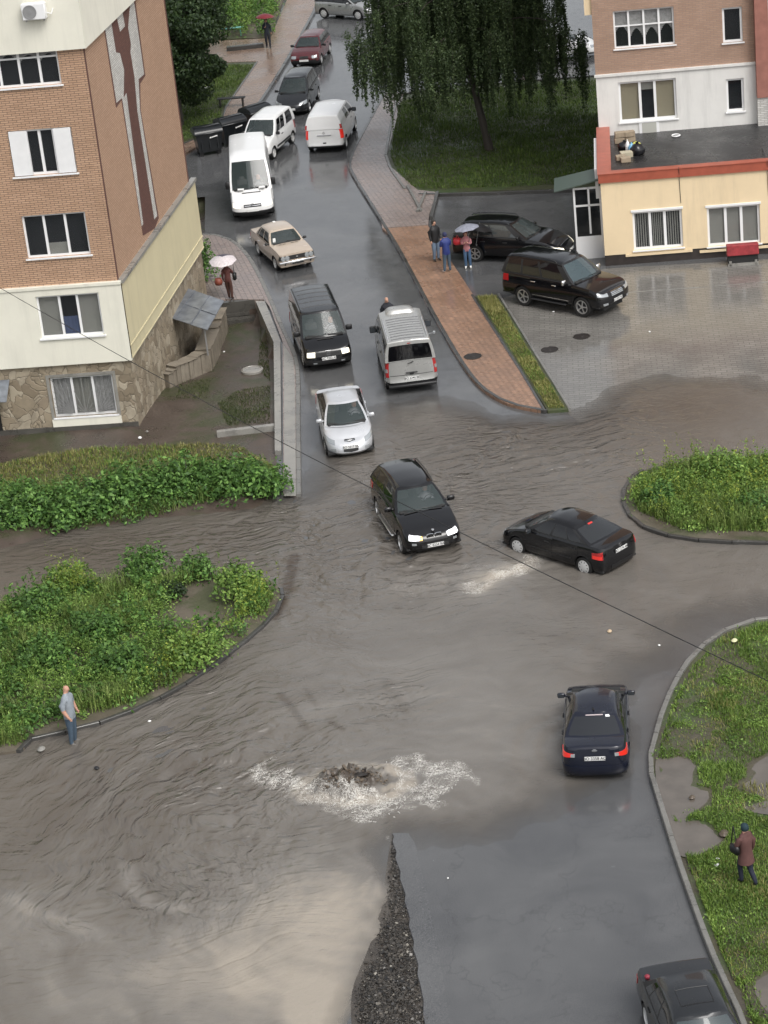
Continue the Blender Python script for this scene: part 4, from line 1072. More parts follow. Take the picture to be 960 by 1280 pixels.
# wall coping along the yard
cl = PX([(319.5, 376.5), (342, 428), (343, 500), (343.5, 563.6)], .16); cr = PX([(331, 376.5), (350.5, 426), (351, 500), (351.5, 563.6)], .16)
mb = MB()
for i in range(3):
    q = [cl[i], cl[i+1], cr[i+1], cr[i]]
    mb.prism([(p.x, p.y) for p in q], -.95, .17)
wallo = mb.build('retaining_wall', [M_cope])
tag(wallo, 'low concrete retaining wall with pale coping between the muddy yard and the street', 'wall')
mb = MB(); a, b = P(271, 540.5, .12), P(343, 532, .12); d = (b-a).normalized(); n_ = Vector((-d.y, d.x, 0))*.22
mb.prism([(p.x, p.y) for p in (a, b-d*.02, b+n_-d*.02, a+n_)], -.5, .12)
tag(mb.build('end_wall', M_cope), 'short concrete wall stub closing the south end of the muddy yard', 'wall')
# north end wall with window well ledges
mb = MB(); a, b = P(262, 377.5, .11), P(321, 376.5, .11)
mb.box(((a.x+b.x)/2, a.y-.14, -.42), (b.x-a.x, .25, 1.02)); mb.box(((a.x+b.x)/2+.1, a.y-.55, -.66), (b.x-a.x-.1, .6, .36)); mb.box(((a.x+b.x)/2-.2, a.y-.40, -.4), (1.6, .1, .12))
tag(mb.build('stepped_wall', M_wallc), 'dark stepped wall closing the north end of the yard under the pavement', 'wall')

# upper west path and bin stand
WP = [(366, -14), (407, -10), (382, 40), (345, 103), (318, 143), (300, 166), (262, 176), (214, 205), (205, 186), (225, 184), (276, 160), (283, 137), (321, 79), (200, 82), (196, 57), (338, 50)]
mb = MB(); mb.prism([(p.x, p.y) for p in PX(WP)], -.1, .11)
o = mb.build('path', M_brown if False else m_pavers('far_path_pavers', ((.27, .18, .13), (.22, .15, .11), (.3, .23, .18)), (.07, .05, .04), 1, .3, .4, .2)); o['kind'] = 'structure'
kerb('kerb', smooth_line(PX([(407, -10), (382, 40), (345, 103), (318, 143), (300, 166)]), 3), .18, -.05, .14, M_kerbd, side=-1)
# east pavement
ESL = [(480, 118), (468, 140), (445, 182), (437, 202), (438, 217), (470, 270), (500, 320), (540, 395), (575, 455), (600, 487), (628, 505), (655, 513), (682, 517.5)]
esl = smooth_line(PX(ESL), 4)
up_r = [(535, 284), (537, 270), (548, 243), (522, 240), (490, 212), (484, 196), (500, 138), (505, 118)]
mb = MB(); k = [i for i, p in enumerate(esl) if p.y < P(478, 288).y][0]
mb.prism([(p.x, p.y) for p in esl[:k]]+[(p.x, p.y) for p in PX([(478, 288)]+up_r)], -.1, .11)
o = mb.build('pavement', M_pink); o['kind'] = 'structure'
mb = MB(); mb.prism([(p.x, p.y) for p in PX([(478, 288.5)])]+[(p.x, p.y) for p in esl[k:]]+[(p.x, p.y) for p in PX([(655, 470), (592, 372), (548, 305), (535, 284.5)])], -.1, .11)
o = mb.build('pavement', M_brown); o['kind'] = 'structure'
kerb('kerb', esl, .14, -.08, .13, M_kerbd, side=1)
kerb('kerb', PX([(592, 372), (655, 470), (683, 517)]), .1, -.05, .15, M_kerbd, side=-1)
# little ramp beside the pavement
mb = MB(); a = PX([(510, 240), (533, 243), (524, 266)]); mb.prism([(p.x, p.y) for p in a], .10, .115); o = mb.build('ramp', M_pink); o['kind'] = 'structure'
kerb('kerb', PX([(524, 268), (534, 244)]), .12, 0, .2, M_kerb, side=1); kerb('kerb', PX([(508, 236), (525, 268)]), .12, 0, .2, M_kerb, side=1); kerb('kerb', PX([(541, 275), (549, 243)]), .14, 0, .17, M_kerbd, side=1)
# verge
VG = [(594, 373), (622, 372), (711, 515), (685, 517)]
mb = MB(); mb.prism([(p.x, p.y) for p in PX(VG)], -.1, .10); o = mb.build('verge_soil', M_lawn); o['kind'] = 'structure'
kerb('kerb', PX([(622, 371), (711, 515)]), .09, -.05, .14, M_kerb, side=1)
# east lawn
EL = [(484, 196), (492, 150), (500, 122), (560, 112), (752, 98), (760, 140), (752, 235), (735, 237), (560, 243), (524, 243), (508, 238), (490, 213)]
mb = MB(); mb.prism([(p.x, p.y) for p in PX(EL)], -.1, .10); o = mb.build('lawn_ground', M_lawn); o['kind'] = 'structure'
kerb('kerb', PX([(508, 239), (490, 214), (484, 197), (492, 150), (500, 122)]), .12, -.05, .16, M_kerb, side=1)
kerb('kerb', PX([(500, 121), (560, 112), (752, 97)]), .14, -.05, .16, M_kerbd, side=1); kerb('kerb', PX([(524, 245), (560, 245), (737, 239)]), .12, -.05, .15, M_kerbd, side=-1)
# west lawn
WL = [(200, 83), (321, 80), (281, 138), (275, 161), (224, 185), (190, 200), (170, 120)]
mb = MB(); mb.prism([(p.x, p.y) for p in PX(WL)], -.1, .12); o = mb.build('lawn_ground', M_lawn); o['kind'] = 'structure'
kerb('kerb', PX([(321, 80), (281, 138), (275, 161), (224, 185)]), .08, -.05, .15, M_kerbd, side=1)
mb = MB(); a, b = P(284, 66), P(330, 65); mb.box(((a.x+b.x)/2, a.y, .2), (b.x-a.x, .35, .3), bev=.03); tag(mb.build('garden_wall', M_kerbd), 'low dark kerb wall across the far paved path by the weeds', 'wall')
NW = [(120, -20), (362, -20), (338, 48), (196, 55), (120, 60)]
mb = MB(); mb.prism([(p.x, p.y) for p in PX(NW)], -.1, .09); o = mb.build('flowerbed_soil', M_dirtg); o['kind'] = 'structure'
# forecourt pavers
FC = [(612, 378), (700, 350), (757, 336), (960, 324), (1110, 316), (1140, 545), (960, 560), (800, 585), (712, 519), (626, 374)]
poly_sheet('forecourt', [PX(FC)], .006, M_grey)
kerb('kerb', PX([(786, 366), (870, 360), (960, 353), (1100, 344)]), .1, -.04, .012, M_kerb, side=1)

# islands
RI = [(1130, 685), (960, 682), (900, 680), (855, 676), (818, 667), (797, 655), (785, 640), (782, 622), (790, 603), (812, 590), (850, 582), (900, 578), (960, 574), (1130, 566)]
ri = smooth_line(PX(RI), 4)
mb = MB(); mb.prism([(p.x, p.y) for p in ri], -.1, .13); o = mb.build('island_soil', M_dirtg); o['kind'] = 'structure'
kerb('kerb', ri[:9*4], .13, -.06, .17, M_kerbd, side=1)
LI = [(-120, 960), (21, 944), (28, 931), (60, 922), (110, 911), (165, 892), (230, 859), (290, 817), (332, 781), (350, 755), (347, 738), (325, 727), (270, 724), (190, 727), (90, 737), (0, 765), (-130, 800)]
li = smooth_line(PX(LI), 4)
mb = MB(); mb.prism([(p.x, p.y) for p in li], -.1, .14); o = mb.build('island_soil', M_dirtg); o['kind'] = 'structure'
kerb('kerb', li[4:10*4], .13, -.06, .17, M_kerbd, side=-1, joint=.95)
# big lawn at the right
GR = [(1150, 770), (960, 779), (905, 796), (865, 830), (838, 878), (823, 925), (816, 962), (829, 1008), (852, 1080), (892, 1190), (935, 1285), (985, 1390), (1250, 1390)]
gr = smooth_line(PX(GR), 5)
M_lawn2 = m_soil('trodden_lawn_soil', (.06, .05, .038), (.07, .065, .035), (.045, .075, .02), .6)
gxs = [p for p in gr]
bb = np.arange(5.5, 16.5, .22); by = np.arange(36, 66, .22); GX, GY = np.meshgrid(bb, by); gin = pip(GX, GY, gr) & (dist_line(GX, GY, gr, True) > .1)
PUD = [[(826, 952), (850, 950), (866, 958), (872, 985), (884, 990), (872, 1010), (850, 1022), (832, 1012)], [(836, 1032), (868, 1026), (888, 1038), (900, 1050), (868, 1068), (848, 1064)], [(932, 985), (950, 950), (985, 940), (1000, 980), (960, 998)], [(930, 1005), (985, 1002), (985, 1018), (940, 1014)], [(948, 1225), (990, 1200), (1000, 1280), (962, 1262)]]
def pud_depth(x, y):
    d = np.zeros(np.shape(x))
    for pl in PUD:
        q = PX(pl, .12); i = pip(x, y, q); dd = dist_line(x, y, q, True); d = np.maximum(d, np.where(i, .5+dd*2, .5-dd*2.2))
    return d
GZ = .14+fbm(GX*.8, GY*.8, 4, 11)*.045
pdp = pud_depth(GX+fbm(GX*2, GY*2, 3, 5)*.3, GY+fbm(GX*2, GY*2, 3, 9)*.3); GZ = GZ-.05*sstep(.2, .8, pdp)
mb = MB(); mb.prism([(p.x, p.y) for p in gr], -.1, .09); o = mb.build('lawn_ground', M_lawn2); o['kind'] = 'structure'
nxx = len(bb); fs = []
for j in range(len(by)-1):
    for i in range(nxx-1):
        if gin[j, i] and gin[j, i+1] and gin[j+1, i] and gin[j+1, i+1]: fs.append((j*nxx+i, j*nxx+i+1, (j+1)*nxx+i+1, (j+1)*nxx+i))
o = MB().add(list(zip(GX.ravel().tolist(), GY.ravel().tolist(), GZ.ravel().tolist())), fs).build('lawn_mud', M_lawn2, smooth=180); o['kind'] = 'structure'
def gz(x, y): return .14+float(fbm(np.array([x*.8]), np.array([y*.8]), 4, 11)[0])*.045-.05*float(sstep(.2, .8, pud_depth(np.array([x]), np.array([y])))[0])
kerb('kerb', gr[3:-6], .13, -.05, .17, M_kerb, side=-1, joint=1.0)
for i, pl in enumerate(PUD):
    c0 = PX(pl, .12); ctr = sum(c0, Vector())/len(c0)
    poly_sheet('puddle', [smooth_line([ctr+(p-ctr)*(1.2 if i != 1 else 1.1) for p in c0], 4, True)], .121+.003*i, simple('puddle_water', (.12, .105, .09), .06, var=.15, vscale=2, bmp=.03, bscale=8) if i == 0 else bpy.data.materials['puddle_water'])

# ------------------------------------------------------------------ the flood
M_wat, nt, b = new_mat('muddy_flood_water')
at = N(nt, 'ShaderNodeAttribute', attribute_name='tone'); al = N(nt, 'ShaderNodeAttribute', attribute_name='cover'); fo = N(nt, 'ShaderNodeAttribute', attribute_name='froth')
n1 = noise(nt, .5, 6, .6, dist=1.5)
tn = math_(nt, 'ADD', at.outputs['Fac'], math_(nt, 'MULTIPLY_ADD', n1, .16, -.08))
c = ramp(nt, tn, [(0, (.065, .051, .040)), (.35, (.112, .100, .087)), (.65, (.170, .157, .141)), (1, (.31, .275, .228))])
fn = noise(nt, 5, 6, .75, dist=2.2); fn2 = ramp(nt, math_(nt, 'MULTIPLY', fn, fo.outputs['Fac']), [(.34, 0), (.5, 1)])
lc = N(nt, 'ShaderNodeAttribute', attribute_name='lace')
lv = noise(nt, 5.5, 5, .7, dist=2.6); lr = math_(nt, 'ABSOLUTE', math_(nt, 'SUBTRACT', lv, .5)); lw_ = math_(nt, 'MULTIPLY', math_(nt, 'MULTIPLY', lc.outputs['Fac'], ramp(nt, noise(nt, 2.2, 3), [(.38, .25), (.6, 1)])), .045)
ll = math_(nt, 'MULTIPLY', ramp(nt, math_(nt, 'DIVIDE', lr, math_(nt, 'ADD', lw_, .0005)), [(.35, 1), (1, 0)]), ramp(nt, lc.outputs['Fac'], [(.08, 0), (.4, 1)]))
fn2 = math_(nt, 'MAXIMUM', fn2, ll)
c = mixc(nt, fn2, c, (.66, .64, .59))
nt.links.new(c, b.inputs['Base Color'])
nt.links.new(math_(nt, 'MULTIPLY_ADD', fn2, .4, .07), b.inputs['Roughness']); b.inputs['IOR'].default_value = 1.4
nt.links.new(math_(nt, 'MINIMUM', 1.0, al.outputs['Fac']), b.inputs['Alpha'])
tcx = N(nt, 'ShaderNodeAttribute', attribute_name='flow')
cp = N(nt, 'ShaderNodeAttribute', attribute_name='chop'); bf = noise(nt, 1.1, 1, .45, vec=tcx.outputs['Vector'], dist=.5); bf2 = noise(nt, 2.6, 1, .4, vec=tcx.outputs['Vector'])
bf = math_(nt, 'ADD', bf, math_(nt, 'MULTIPLY', bf2, .3))
tcy = N(nt, 'ShaderNodeAttribute', attribute_name='swirl'); sw_ = N(nt, 'ShaderNodeAttribute', attribute_name='swirl_mask')
bs = math_(nt, 'ADD', noise(nt, 1.1, 1, .45, vec=tcy.outputs['Vector'], dist=.5), math_(nt, 'MULTIPLY', noise(nt, 2.6, 1, .4, vec=tcy.outputs['Vector']), .3))
bm_ = N(nt, 'ShaderNodeMix'); nt.links.new(sw_.outputs['Fac'], bm_.inputs[0]); nt.links.new(bf, bm_.inputs[2]); nt.links.new(bs, bm_.inputs[3])
bf = math_(nt, 'MULTIPLY', math_(nt, 'SUBTRACT', bm_.outputs[0], .65), cp.outputs['Fac']); bg_ = noise(nt, 16, 3, .6)
bump(nt, b, math_(nt, 'ADD', math_(nt, 'MULTIPLY', bf, .7), math_(nt, 'MULTIPLY', bg_, .05)),   1.0, .26)

wx = np.arange(-24, 21, .075); wy = np.concatenate([np.arange(38, 70, .085), np.arange(70, 92, .12)])
WX, WY = np.meshgrid(wx, wy)
def pxy(X, Y):
    """photo pixel of ground points (used only to read the layout off the photograph)"""
    dx, dy, dz = X, Y, -CAMZ
    z = dx*_fw.x+dy*_fw.y+dz*_fw.z; return 480+F*(dx*_r.x+dy*_r.y+dz*_r.z)/z, 640-F*(dx*_u.x+dy*_u.y+dz*_u.z)/z
FLOOD = PX([(-300, 1010), (-300, 700), (0, 660), (200, 620), (330, 612), (362, 606), (372, 585), (380, 560), (396, 546), (430, 530), (470, 505), (530, 492), (585, 500), (640, 515), (700, 515), (722, 500), (770, 478), (830, 466), (890, 464), (960, 472), (1200, 480), (1200, 780), (960, 772), (900, 792), (855, 832), (800, 870), (812, 930), (800, 968), (720, 1022), (640, 1055), (560, 1068), (500, 1072), (496, 1105), (492, 1150), (482, 1185), (465, 1235), (458, 1300), (455, 1400), (-700, 1400)])
fin = pip(WX, WY, FLOOD); fd = dist_line(WX, WY, FLOOD, True)*np.where(fin, 1, -1)
jit = fbm(WX*.9, WY*.6, 4, 21)*.9
dep = fd+jit*.7
silt = None; cover = sstep(-.6, 1.4, dep)
# soft zones read from the photograph
def blob(cx, cy, rx, ry, p=1.0, rot=0):
    c = P(cx, cy); sx = rx/ (F*1.0)*c.length_squared**.5; 
    L_ = math.sqrt(c.x**2+c.y**2+CAMZ**2); sx = rx*L_/F; sy = ry*L_/F/(CAMZ/L_)
    dx, dy = WX-c.x, WY-c.y; ca, sa = math.cos(rot), math.sin(rot)
    return np.exp(-(((dx*ca+dy*sa)/sx)**2+((-dx*sa+dy*ca)/sy)**2)**p)
silt = blob(400, 1220, 140, 150, 2); Cs = P(470, 1090); dX, dY = WX-Cs.x, (WY-Cs.y)*.95; rr = np.hypot(dX, dY); _c, _s = math.cos(R_(-135)), math.sin(R_(-135)); th = np.arctan2(dX*_s+dY*_c, dX*_c-dY*_s)
wob = fbm(WX*.35, WY*.35, 3, 31)
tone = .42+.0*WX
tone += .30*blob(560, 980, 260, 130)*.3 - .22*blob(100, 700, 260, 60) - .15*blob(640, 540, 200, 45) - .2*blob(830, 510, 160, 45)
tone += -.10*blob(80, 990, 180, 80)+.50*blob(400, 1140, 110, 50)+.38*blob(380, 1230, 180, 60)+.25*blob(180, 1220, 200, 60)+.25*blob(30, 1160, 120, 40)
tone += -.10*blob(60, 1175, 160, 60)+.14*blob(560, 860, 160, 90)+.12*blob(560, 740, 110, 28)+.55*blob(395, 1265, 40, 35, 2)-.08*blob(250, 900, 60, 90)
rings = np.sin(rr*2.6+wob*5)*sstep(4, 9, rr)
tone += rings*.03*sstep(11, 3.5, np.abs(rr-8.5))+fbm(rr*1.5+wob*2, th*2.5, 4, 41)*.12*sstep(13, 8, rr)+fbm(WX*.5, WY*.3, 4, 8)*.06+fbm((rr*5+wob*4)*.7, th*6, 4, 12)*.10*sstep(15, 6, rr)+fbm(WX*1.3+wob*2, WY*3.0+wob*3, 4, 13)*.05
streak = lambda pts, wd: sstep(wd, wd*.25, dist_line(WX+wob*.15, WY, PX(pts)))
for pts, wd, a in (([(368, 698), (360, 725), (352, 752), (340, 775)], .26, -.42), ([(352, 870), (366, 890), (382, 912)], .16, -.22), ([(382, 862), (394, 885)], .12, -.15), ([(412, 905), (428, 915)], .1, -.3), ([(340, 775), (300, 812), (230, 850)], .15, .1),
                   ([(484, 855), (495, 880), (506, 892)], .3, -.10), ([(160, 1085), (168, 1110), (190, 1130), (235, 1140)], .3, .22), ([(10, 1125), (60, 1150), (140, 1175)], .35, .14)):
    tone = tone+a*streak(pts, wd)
# surface height: several wave patterns
h = np.zeros(WX.shape)
px_, py_ = pxy(WX, WY)
wz = blob(660, 565, 130, 48, 1.6)+.6*blob(760, 600, 60, 60)
ph = (WY*8.8-WX*1.0+1.6*np.sin(WX*.55)+wob*5.0); h += wz*(np.sin(ph)*(.55+.45*np.sin(WX*1.3+wob*9+WY*1.1)))*.042*(.6+.8*vnoise(WX*.8, WY*2, 4))
wa = blob(230, 950, 190, 110, 1.4)*sstep(2, 4, rr)+.55*blob(150, 1130, 220, 70)
h += wa*fbm(rr*3.0+wob*1.5, th*rr.mean()*.55+WX*.12, 3, 51)*.11
wc = blob(440, 680, 200, 85, 1.4)
h += wc*fbm(WX*2.1+wob*3, WY*1.5, 4, 61)*.12
h += blob(520, 740, 130, 30)*fbm(WX*3, WY*2, 4, 66)*.08
h += .8*blob(370, 1020, 130, 50)*fbm(WX*3.4+wob, WY*2.2, 4, 71)*.08+blob(490, 880, 45, 28)*np.sin(WX*16+WY*5+wob*4)*.018
h += fbm(WX*.9, WY*.9, 3, 81)*.02+fbm(WX*2.4, WY*1.6, 3, 91)*.018
# wakes round the wading cars
for (cx, cy, sx) in ((1.31, 66.0, 1.5), (4.5, 66.2, 1.4), (4.7, 53.5, 1.6), (-.9, 74.5, 1.2), (1.2, 68.4, 1.4)):
    d_ = np.hypot(WX-cx, (WY-cy)); h += np.exp(-((d_-sx)/1.1)**2)*np.sin(d_*9+wob*3)*.016
h *= sstep(.1, 1.6, dep)
chop = np.clip(.10+1.0*blob(660, 565, 150, 60, 1.4)+.85*blob(230, 950, 200, 120, 1.4)+.75*blob(140, 1130, 240, 80)+.95*blob(440, 680, 210, 90, 1.4)+.8*blob(300, 1030, 200, 70)+.5*blob(90, 690, 200, 40)+.6*blob(490, 880, 60, 35)+.12*blob(640, 850, 150, 90), 0, 1.15)*(.55+.7*vnoise(WX*.5, WY*.35, 14))*sstep(.1, 1.5, dep)
base = -.012+.075*sstep(-.6, 2.5, dep)
# boiling mound over the broken manhole
mc = P(443, 978, .1); md = np.hypot((WX-mc.x)/1.35, (WY-mc.y)/.95); md = md+fbm(WX*2, WY*2, 3, 17)*.25; mound = sstep(1.15, .35, md)
h += mound*(.24+.42*fbm(WX*4, WY*4, 4, 101)); tone = tone-.36*sstep(.8, .3, md)+fbm(WX*5, WY*5, 3, 19)*.5*sstep(1, .6, md)+.35*sstep(.55, .9, md)*sstep(1.3, 1.0, md)
froth = .50*sstep(.45, .8, md)*sstep(1.3, .9, md)*1.1
lace = np.zeros(WX.shape)
for pts, wd, a_ in (([(328, 962), (333, 972), (360, 984), (395, 993), (430, 1000)], .55, 1), ([(350, 972), (362, 968), (350, 964), (340, 966)], .3, 1), ([(395, 993), (430, 1003), (470, 1016)], .65, 1), ([(430, 996), (470, 1006), (508, 998)], .6, 1), ([(440, 1012), (470, 1020), (490, 1012)], .4, .7),
        ([(505, 957), (530, 957), (548, 966), (578, 970), (570, 982), (545, 992), (525, 1000)], .42, 1), ([(530, 1000), (556, 1006)], .25, .8), ([(495, 992), (510, 975), (503, 958)], .25, .8), ([(525, 998), (540, 978), (556, 972)], .3, .8), ([(664, 702), (650, 716), (628, 720), (608, 735), (588, 738)], .5, .9), ([(655, 706), (620, 708), (590, 712)], .6, .25), ([(545, 725), (520, 745), (500, 735)], .7, .22), ([(490, 1048), (490, 1066)], .12, 1)):
    lace = np.maximum(lace, a_*sstep(wd, wd*.05, dist_line(WX+fbm(WX*1.7, WY*1.7, 3, 15)*.55, WY+fbm(WX*1.7+9, WY*1.7, 3, 16)*.55, PX(pts))))
# bow wave ridge in front of the saloon
bw = PX([(664, 700), (650, 712), (628, 716), (612, 725), (600, 738)]); bd = dist_line(WX, WY, bw); h += .07*np.exp(-(bd/.22)**2)*(.6+fbm(WX*4, WY*4, 3, 7)); froth = froth+.52*np.exp(-(bd/.14)**2)
bd2 = dist_line(WX, WY, PX([(738, 728), (752, 722), (726, 728)])); froth = froth+.55*np.exp(-(bd2/.18)**2)
tone = tone+.3*np.exp(-(bd/.5)**2)+.22*blob(610, 722, 55, 14)
Zw = base+h
kp = dep > -.75
# do not lie over raised ground; it simply meets the kerbs there
ny, nx2 = WX.shape; idx = -np.ones(WX.shape, int); q = kp[:-1, :-1] & kp[1:, :-1] & kp[:-1, 1:] & kp[1:, 1:]
jj, ii = np.nonzero(q); use = np.zeros(WX.shape, bool); use[jj, ii] = use[jj+1, ii] = use[jj, ii+1] = use[jj+1, ii+1] = True
idx[use] = np.arange(use.sum())
V = np.stack([WX[use], WY[use], Zw[use]], -1); Fq = np.stack([idx[jj, ii], idx[jj, ii+1], idx[jj+1, ii+1], idx[jj+1, ii]], -1)
def np_mesh(name, V, Fq, mat, parent=None, smooth=True, attrs=None):
    me = bpy.data.meshes.new(name); me.vertices.add(len(V)); me.vertices.foreach_set('co', V.astype(np.float32).ravel())
    k = Fq.shape[1]; me.loops.add(Fq.size); me.loops.foreach_set('vertex_index', Fq.astype(np.int32).ravel())
    me.polygons.add(len(Fq)); me.polygons.foreach_set('loop_start', np.arange(0, Fq.size, k, dtype=np.int32)); 
    me.update(calc_edges=True); me.materials.append(mat)
    if smooth: me.polygons.foreach_set('use_smooth', np.ones(len(Fq), bool))
    for a, v in (attrs or {}).items():
        t = me.attributes.new(a, 'FLOAT' if v.ndim == 1 else 'FLOAT_VECTOR', 'POINT'); t.data.foreach_set('value' if v.ndim == 1 else 'vector', v.astype(np.float32).ravel())
    me.validate(); o = bpy.data.objects.new(name, me); COL.objects.link(o)
    if parent: o.parent = parent
    return o
wsw = sstep(.05, .5, wa)
fl = np.stack([WX*1.5+wob*2, WY*3.3+wob*3, 0*WX], -1); fl2 = np.stack([rr*3.6+wob*4, th*11, 0*WX], -1)
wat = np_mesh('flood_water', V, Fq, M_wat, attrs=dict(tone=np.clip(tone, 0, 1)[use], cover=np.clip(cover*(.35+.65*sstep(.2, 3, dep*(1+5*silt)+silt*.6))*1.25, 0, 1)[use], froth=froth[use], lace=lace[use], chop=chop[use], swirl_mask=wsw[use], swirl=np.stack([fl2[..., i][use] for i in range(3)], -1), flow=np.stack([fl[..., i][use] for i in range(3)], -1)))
wat['kind'] = 'structure'
# ------------------------------------------------------------------ buildings
def m_brick(name, c1, c2, mortar, bw=.25, bh=.075, dirt=.3, rotx=0):
    m, nt, b = new_mat(name)
    tc = N(nt, 'ShaderNodeTexCoord'); sp = N(nt, 'ShaderNodeSeparateXYZ'); nt.links.new(tc.outputs['Object'], sp.inputs[0])
    cb = N(nt, 'ShaderNodeCombineXYZ'); nt.links.new(math_(nt, 'ADD', sp.outputs[0], sp.outputs[1]), cb.inputs[0]); nt.links.new(sp.outputs[2], cb.inputs[1])
    t = N(nt, 'ShaderNodeTexBrick'); t.inputs['Scale'].default_value = 1; t.inputs['Brick Width'].default_value = bw; t.inputs['Row Height'].default_value = bh
    t.inputs['Mortar Size'].default_value = .012; t.inputs['Mortar Smooth'].default_value = .3; t.inputs['Bias'].default_value = -.1
    t.inputs['Color1'].default_value = (*c1, 1); t.inputs['Color2'].default_value = (*c2, 1); t.inputs['Mortar'].default_value = (*mortar, 1)
    nt.links.new(cb.outputs[0], t.inputs['Vector'])
    n1 = noise(nt, .6, 6, .7); c = mixc(nt, math_(nt, 'MULTIPLY', ramp(nt, n1, [(.4, 0), (.75, 1)]), dirt), t.outputs['Color'], tuple(x*.45 for x in c1))
    nt.links.new(c, b.inputs['Base Color']); b.inputs['Roughness'].default_value = .75
    bump(nt, b, math_(nt, 'SUBTRACT', noise(nt, 30, 3), t.outputs['Fac']), .4, .01); return m
def m_plaster(name, col, dirt=.25, streak=.2):
    m, nt, b = new_mat(name)
    n1 = noise(nt, .7, 6, .65); n2 = noise(nt, 1, 5, .7, vec=coords(nt, sc3=(2.2, 2.2, .22))); n3 = noise(nt, 25, 3)
    c = mixc(nt, math_(nt, 'MULTIPLY', ramp(nt, n1, [(.4, 0), (.75, 1)]), dirt), col, tuple(x*.62 for x in col))
    c = mixc(nt, math_(nt, 'MULTIPLY', ramp(nt, n2, [(.5, 0), (.75, 1)]), streak), c, tuple(x*.5 for x in col))
    nt.links.new(c, b.inputs['Base Color']); b.inputs['Roughness'].default_value = .7; bump(nt, b, n3, .15, .006); return m
def m_stone():
    m, nt, b = new_mat('irregular_stone_cladding')
    v = N(nt, 'ShaderNodeTexVoronoi'); v.inputs['Scale'].default_value = 2.6; e = N(nt, 'ShaderNodeTexVoronoi', feature='DISTANCE_TO_EDGE'); e.inputs['Scale'].default_value = 2.6
    wv = nt.nodes.new('ShaderNodeVectorMath'); nz = N(nt, 'ShaderNodeTexNoise'); nz.inputs['Scale'].default_value = 1.5; nt.links.new(coords(nt), nz.inputs['Vector'])
    nt.links.new(coords(nt), wv.inputs[0]); nt.links.new(nz.outputs['Color'], wv.inputs[1])
    for q in (v, e): nt.links.new(wv.outputs[0], q.inputs['Vector'])
    bw = nt.nodes.new('ShaderNodeSeparateColor'); nt.links.new(v.outputs['Color'], bw.inputs[0])
    c = ramp(nt, bw.outputs[0], [(0, (.20, .16, .11)), (.4, (.29, .24, .17)), (.75, (.38, .33, .25)), (1, (.25, .20, .14))])
    c = mixc(nt, ramp(nt, e.outputs['Distance'], [(.0, 1), (.02, 0)]), c, (.13, .11, .08))
    c = mixc(nt, ramp(nt, noise(nt, 1.2, 6, .7), [(.45, 0), (.75, .6)]), c, (.08, .068, .05))
    nt.links.new(c, b.inputs['Base Color']); b.inputs['Roughness'].default_value = .75
    bump(nt, b, ramp(nt, e.outputs['Distance'], [(0, 0), (.06, 1)]), .6, .03); return m
M_b1 = m_brick('salmon_brick', (.50, .32, .21), (.42, .26, .165), (.17, .12, .085)); M_b1s = m_brick('side_brick', (.48, .31, .21), (.41, .255, .165), (.24, .16, .11), dirt=.2)
M_b2 = m_brick('pink_brick', (.40, .26, .185), (.34, .215, .15), (.28, .21, .17), dirt=.35)
M_bred = m_brick('dark_red_brick', (.14, .06, .045), (.11, .045, .035), (.08, .05, .04)); M_bwht = m_brick('pale_grey_brick', (.66, .65, .62), (.48, .47, .44), (.30, .28, .25), dirt=.75)
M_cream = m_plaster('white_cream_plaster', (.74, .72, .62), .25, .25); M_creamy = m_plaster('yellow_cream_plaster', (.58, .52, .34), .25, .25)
M_yel = m_plaster('yellow_plaster', (.75, .60, .39), .25, .3); M_whp = m_plaster('white_plaster', (.70, .69, .66), .3, .35)
M_stone = m_stone(); M_upvc = simple('white_window_plastic', (.78, .78, .78), .3); M_pane = None
M_pane = glass_mat('window_pane', (.03, .035, .04), .78)
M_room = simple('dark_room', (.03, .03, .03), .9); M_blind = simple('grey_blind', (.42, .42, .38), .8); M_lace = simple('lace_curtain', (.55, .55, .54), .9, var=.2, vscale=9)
M_tan = simple('tan_blind', (.50, .45, .31), .8); M_tin = simple('galvanised_sheet', (.23, .25, .28), .3, .5, var=.25, vscale=3)
M_redc = simple('red_coping_metal', (.34, .085, .05), .35, var=.15); M_bit = m_soil('bitumen_roof', (.012, .012, .013), (.03, .03, .031), None, .4)
M_plinth = simple('dark_plinth', (.035, .028, .025), .35, var=.3)
M_panel = simple('white_cladding_panel', (.76, .76, .76), .45, var=.04)
M_iron = simple('grey_iron_bars', (.35, .35, .35), .45, .5)

class Facade:
    """a wall plane: u runs along it, z up, w out of it"""
    def __init__(s, o, ang, outward):
        s.o = Vector((o[0], o[1], 0)); s.a = ang; s.u = Vector((math.cos(ang), math.sin(ang), 0)); s.n = Vector((outward[0], outward[1], 0)).normalized()
    def uz(s, x, y, w=0):
        p = on_plane(x, y, s.o+s.n*w, s.n); return (p-s.o).dot(s.u), p.z
    def pt(s, u, z, w=0): return s.o+s.u*u+s.n*w+Vector((0, 0, z))
def bx(mb, F_, u0, u1, z0, z1, w0, w1, m=0):
    a = F_.pt(u0, z0, w0); vs = [F_.pt(u, z, w) for z in (z0, z1) for (u, w) in ((u0, w0), (u1, w0), (u1, w1), (u0, w1))]
    fs = [(3, 2, 1, 0), (4, 5, 6, 7), (0, 1, 5, 4), (1, 2, 6, 5), (2, 3, 7, 6), (3, 0, 4, 7)]
    e1 = vs[1]-vs[0]; e2 = vs[3]-vs[0]
    if e1.cross(e2).z*(z1-z0) < 0: fs = [f[::-1] for f in fs]
    return mb.add(vs, fs, m)
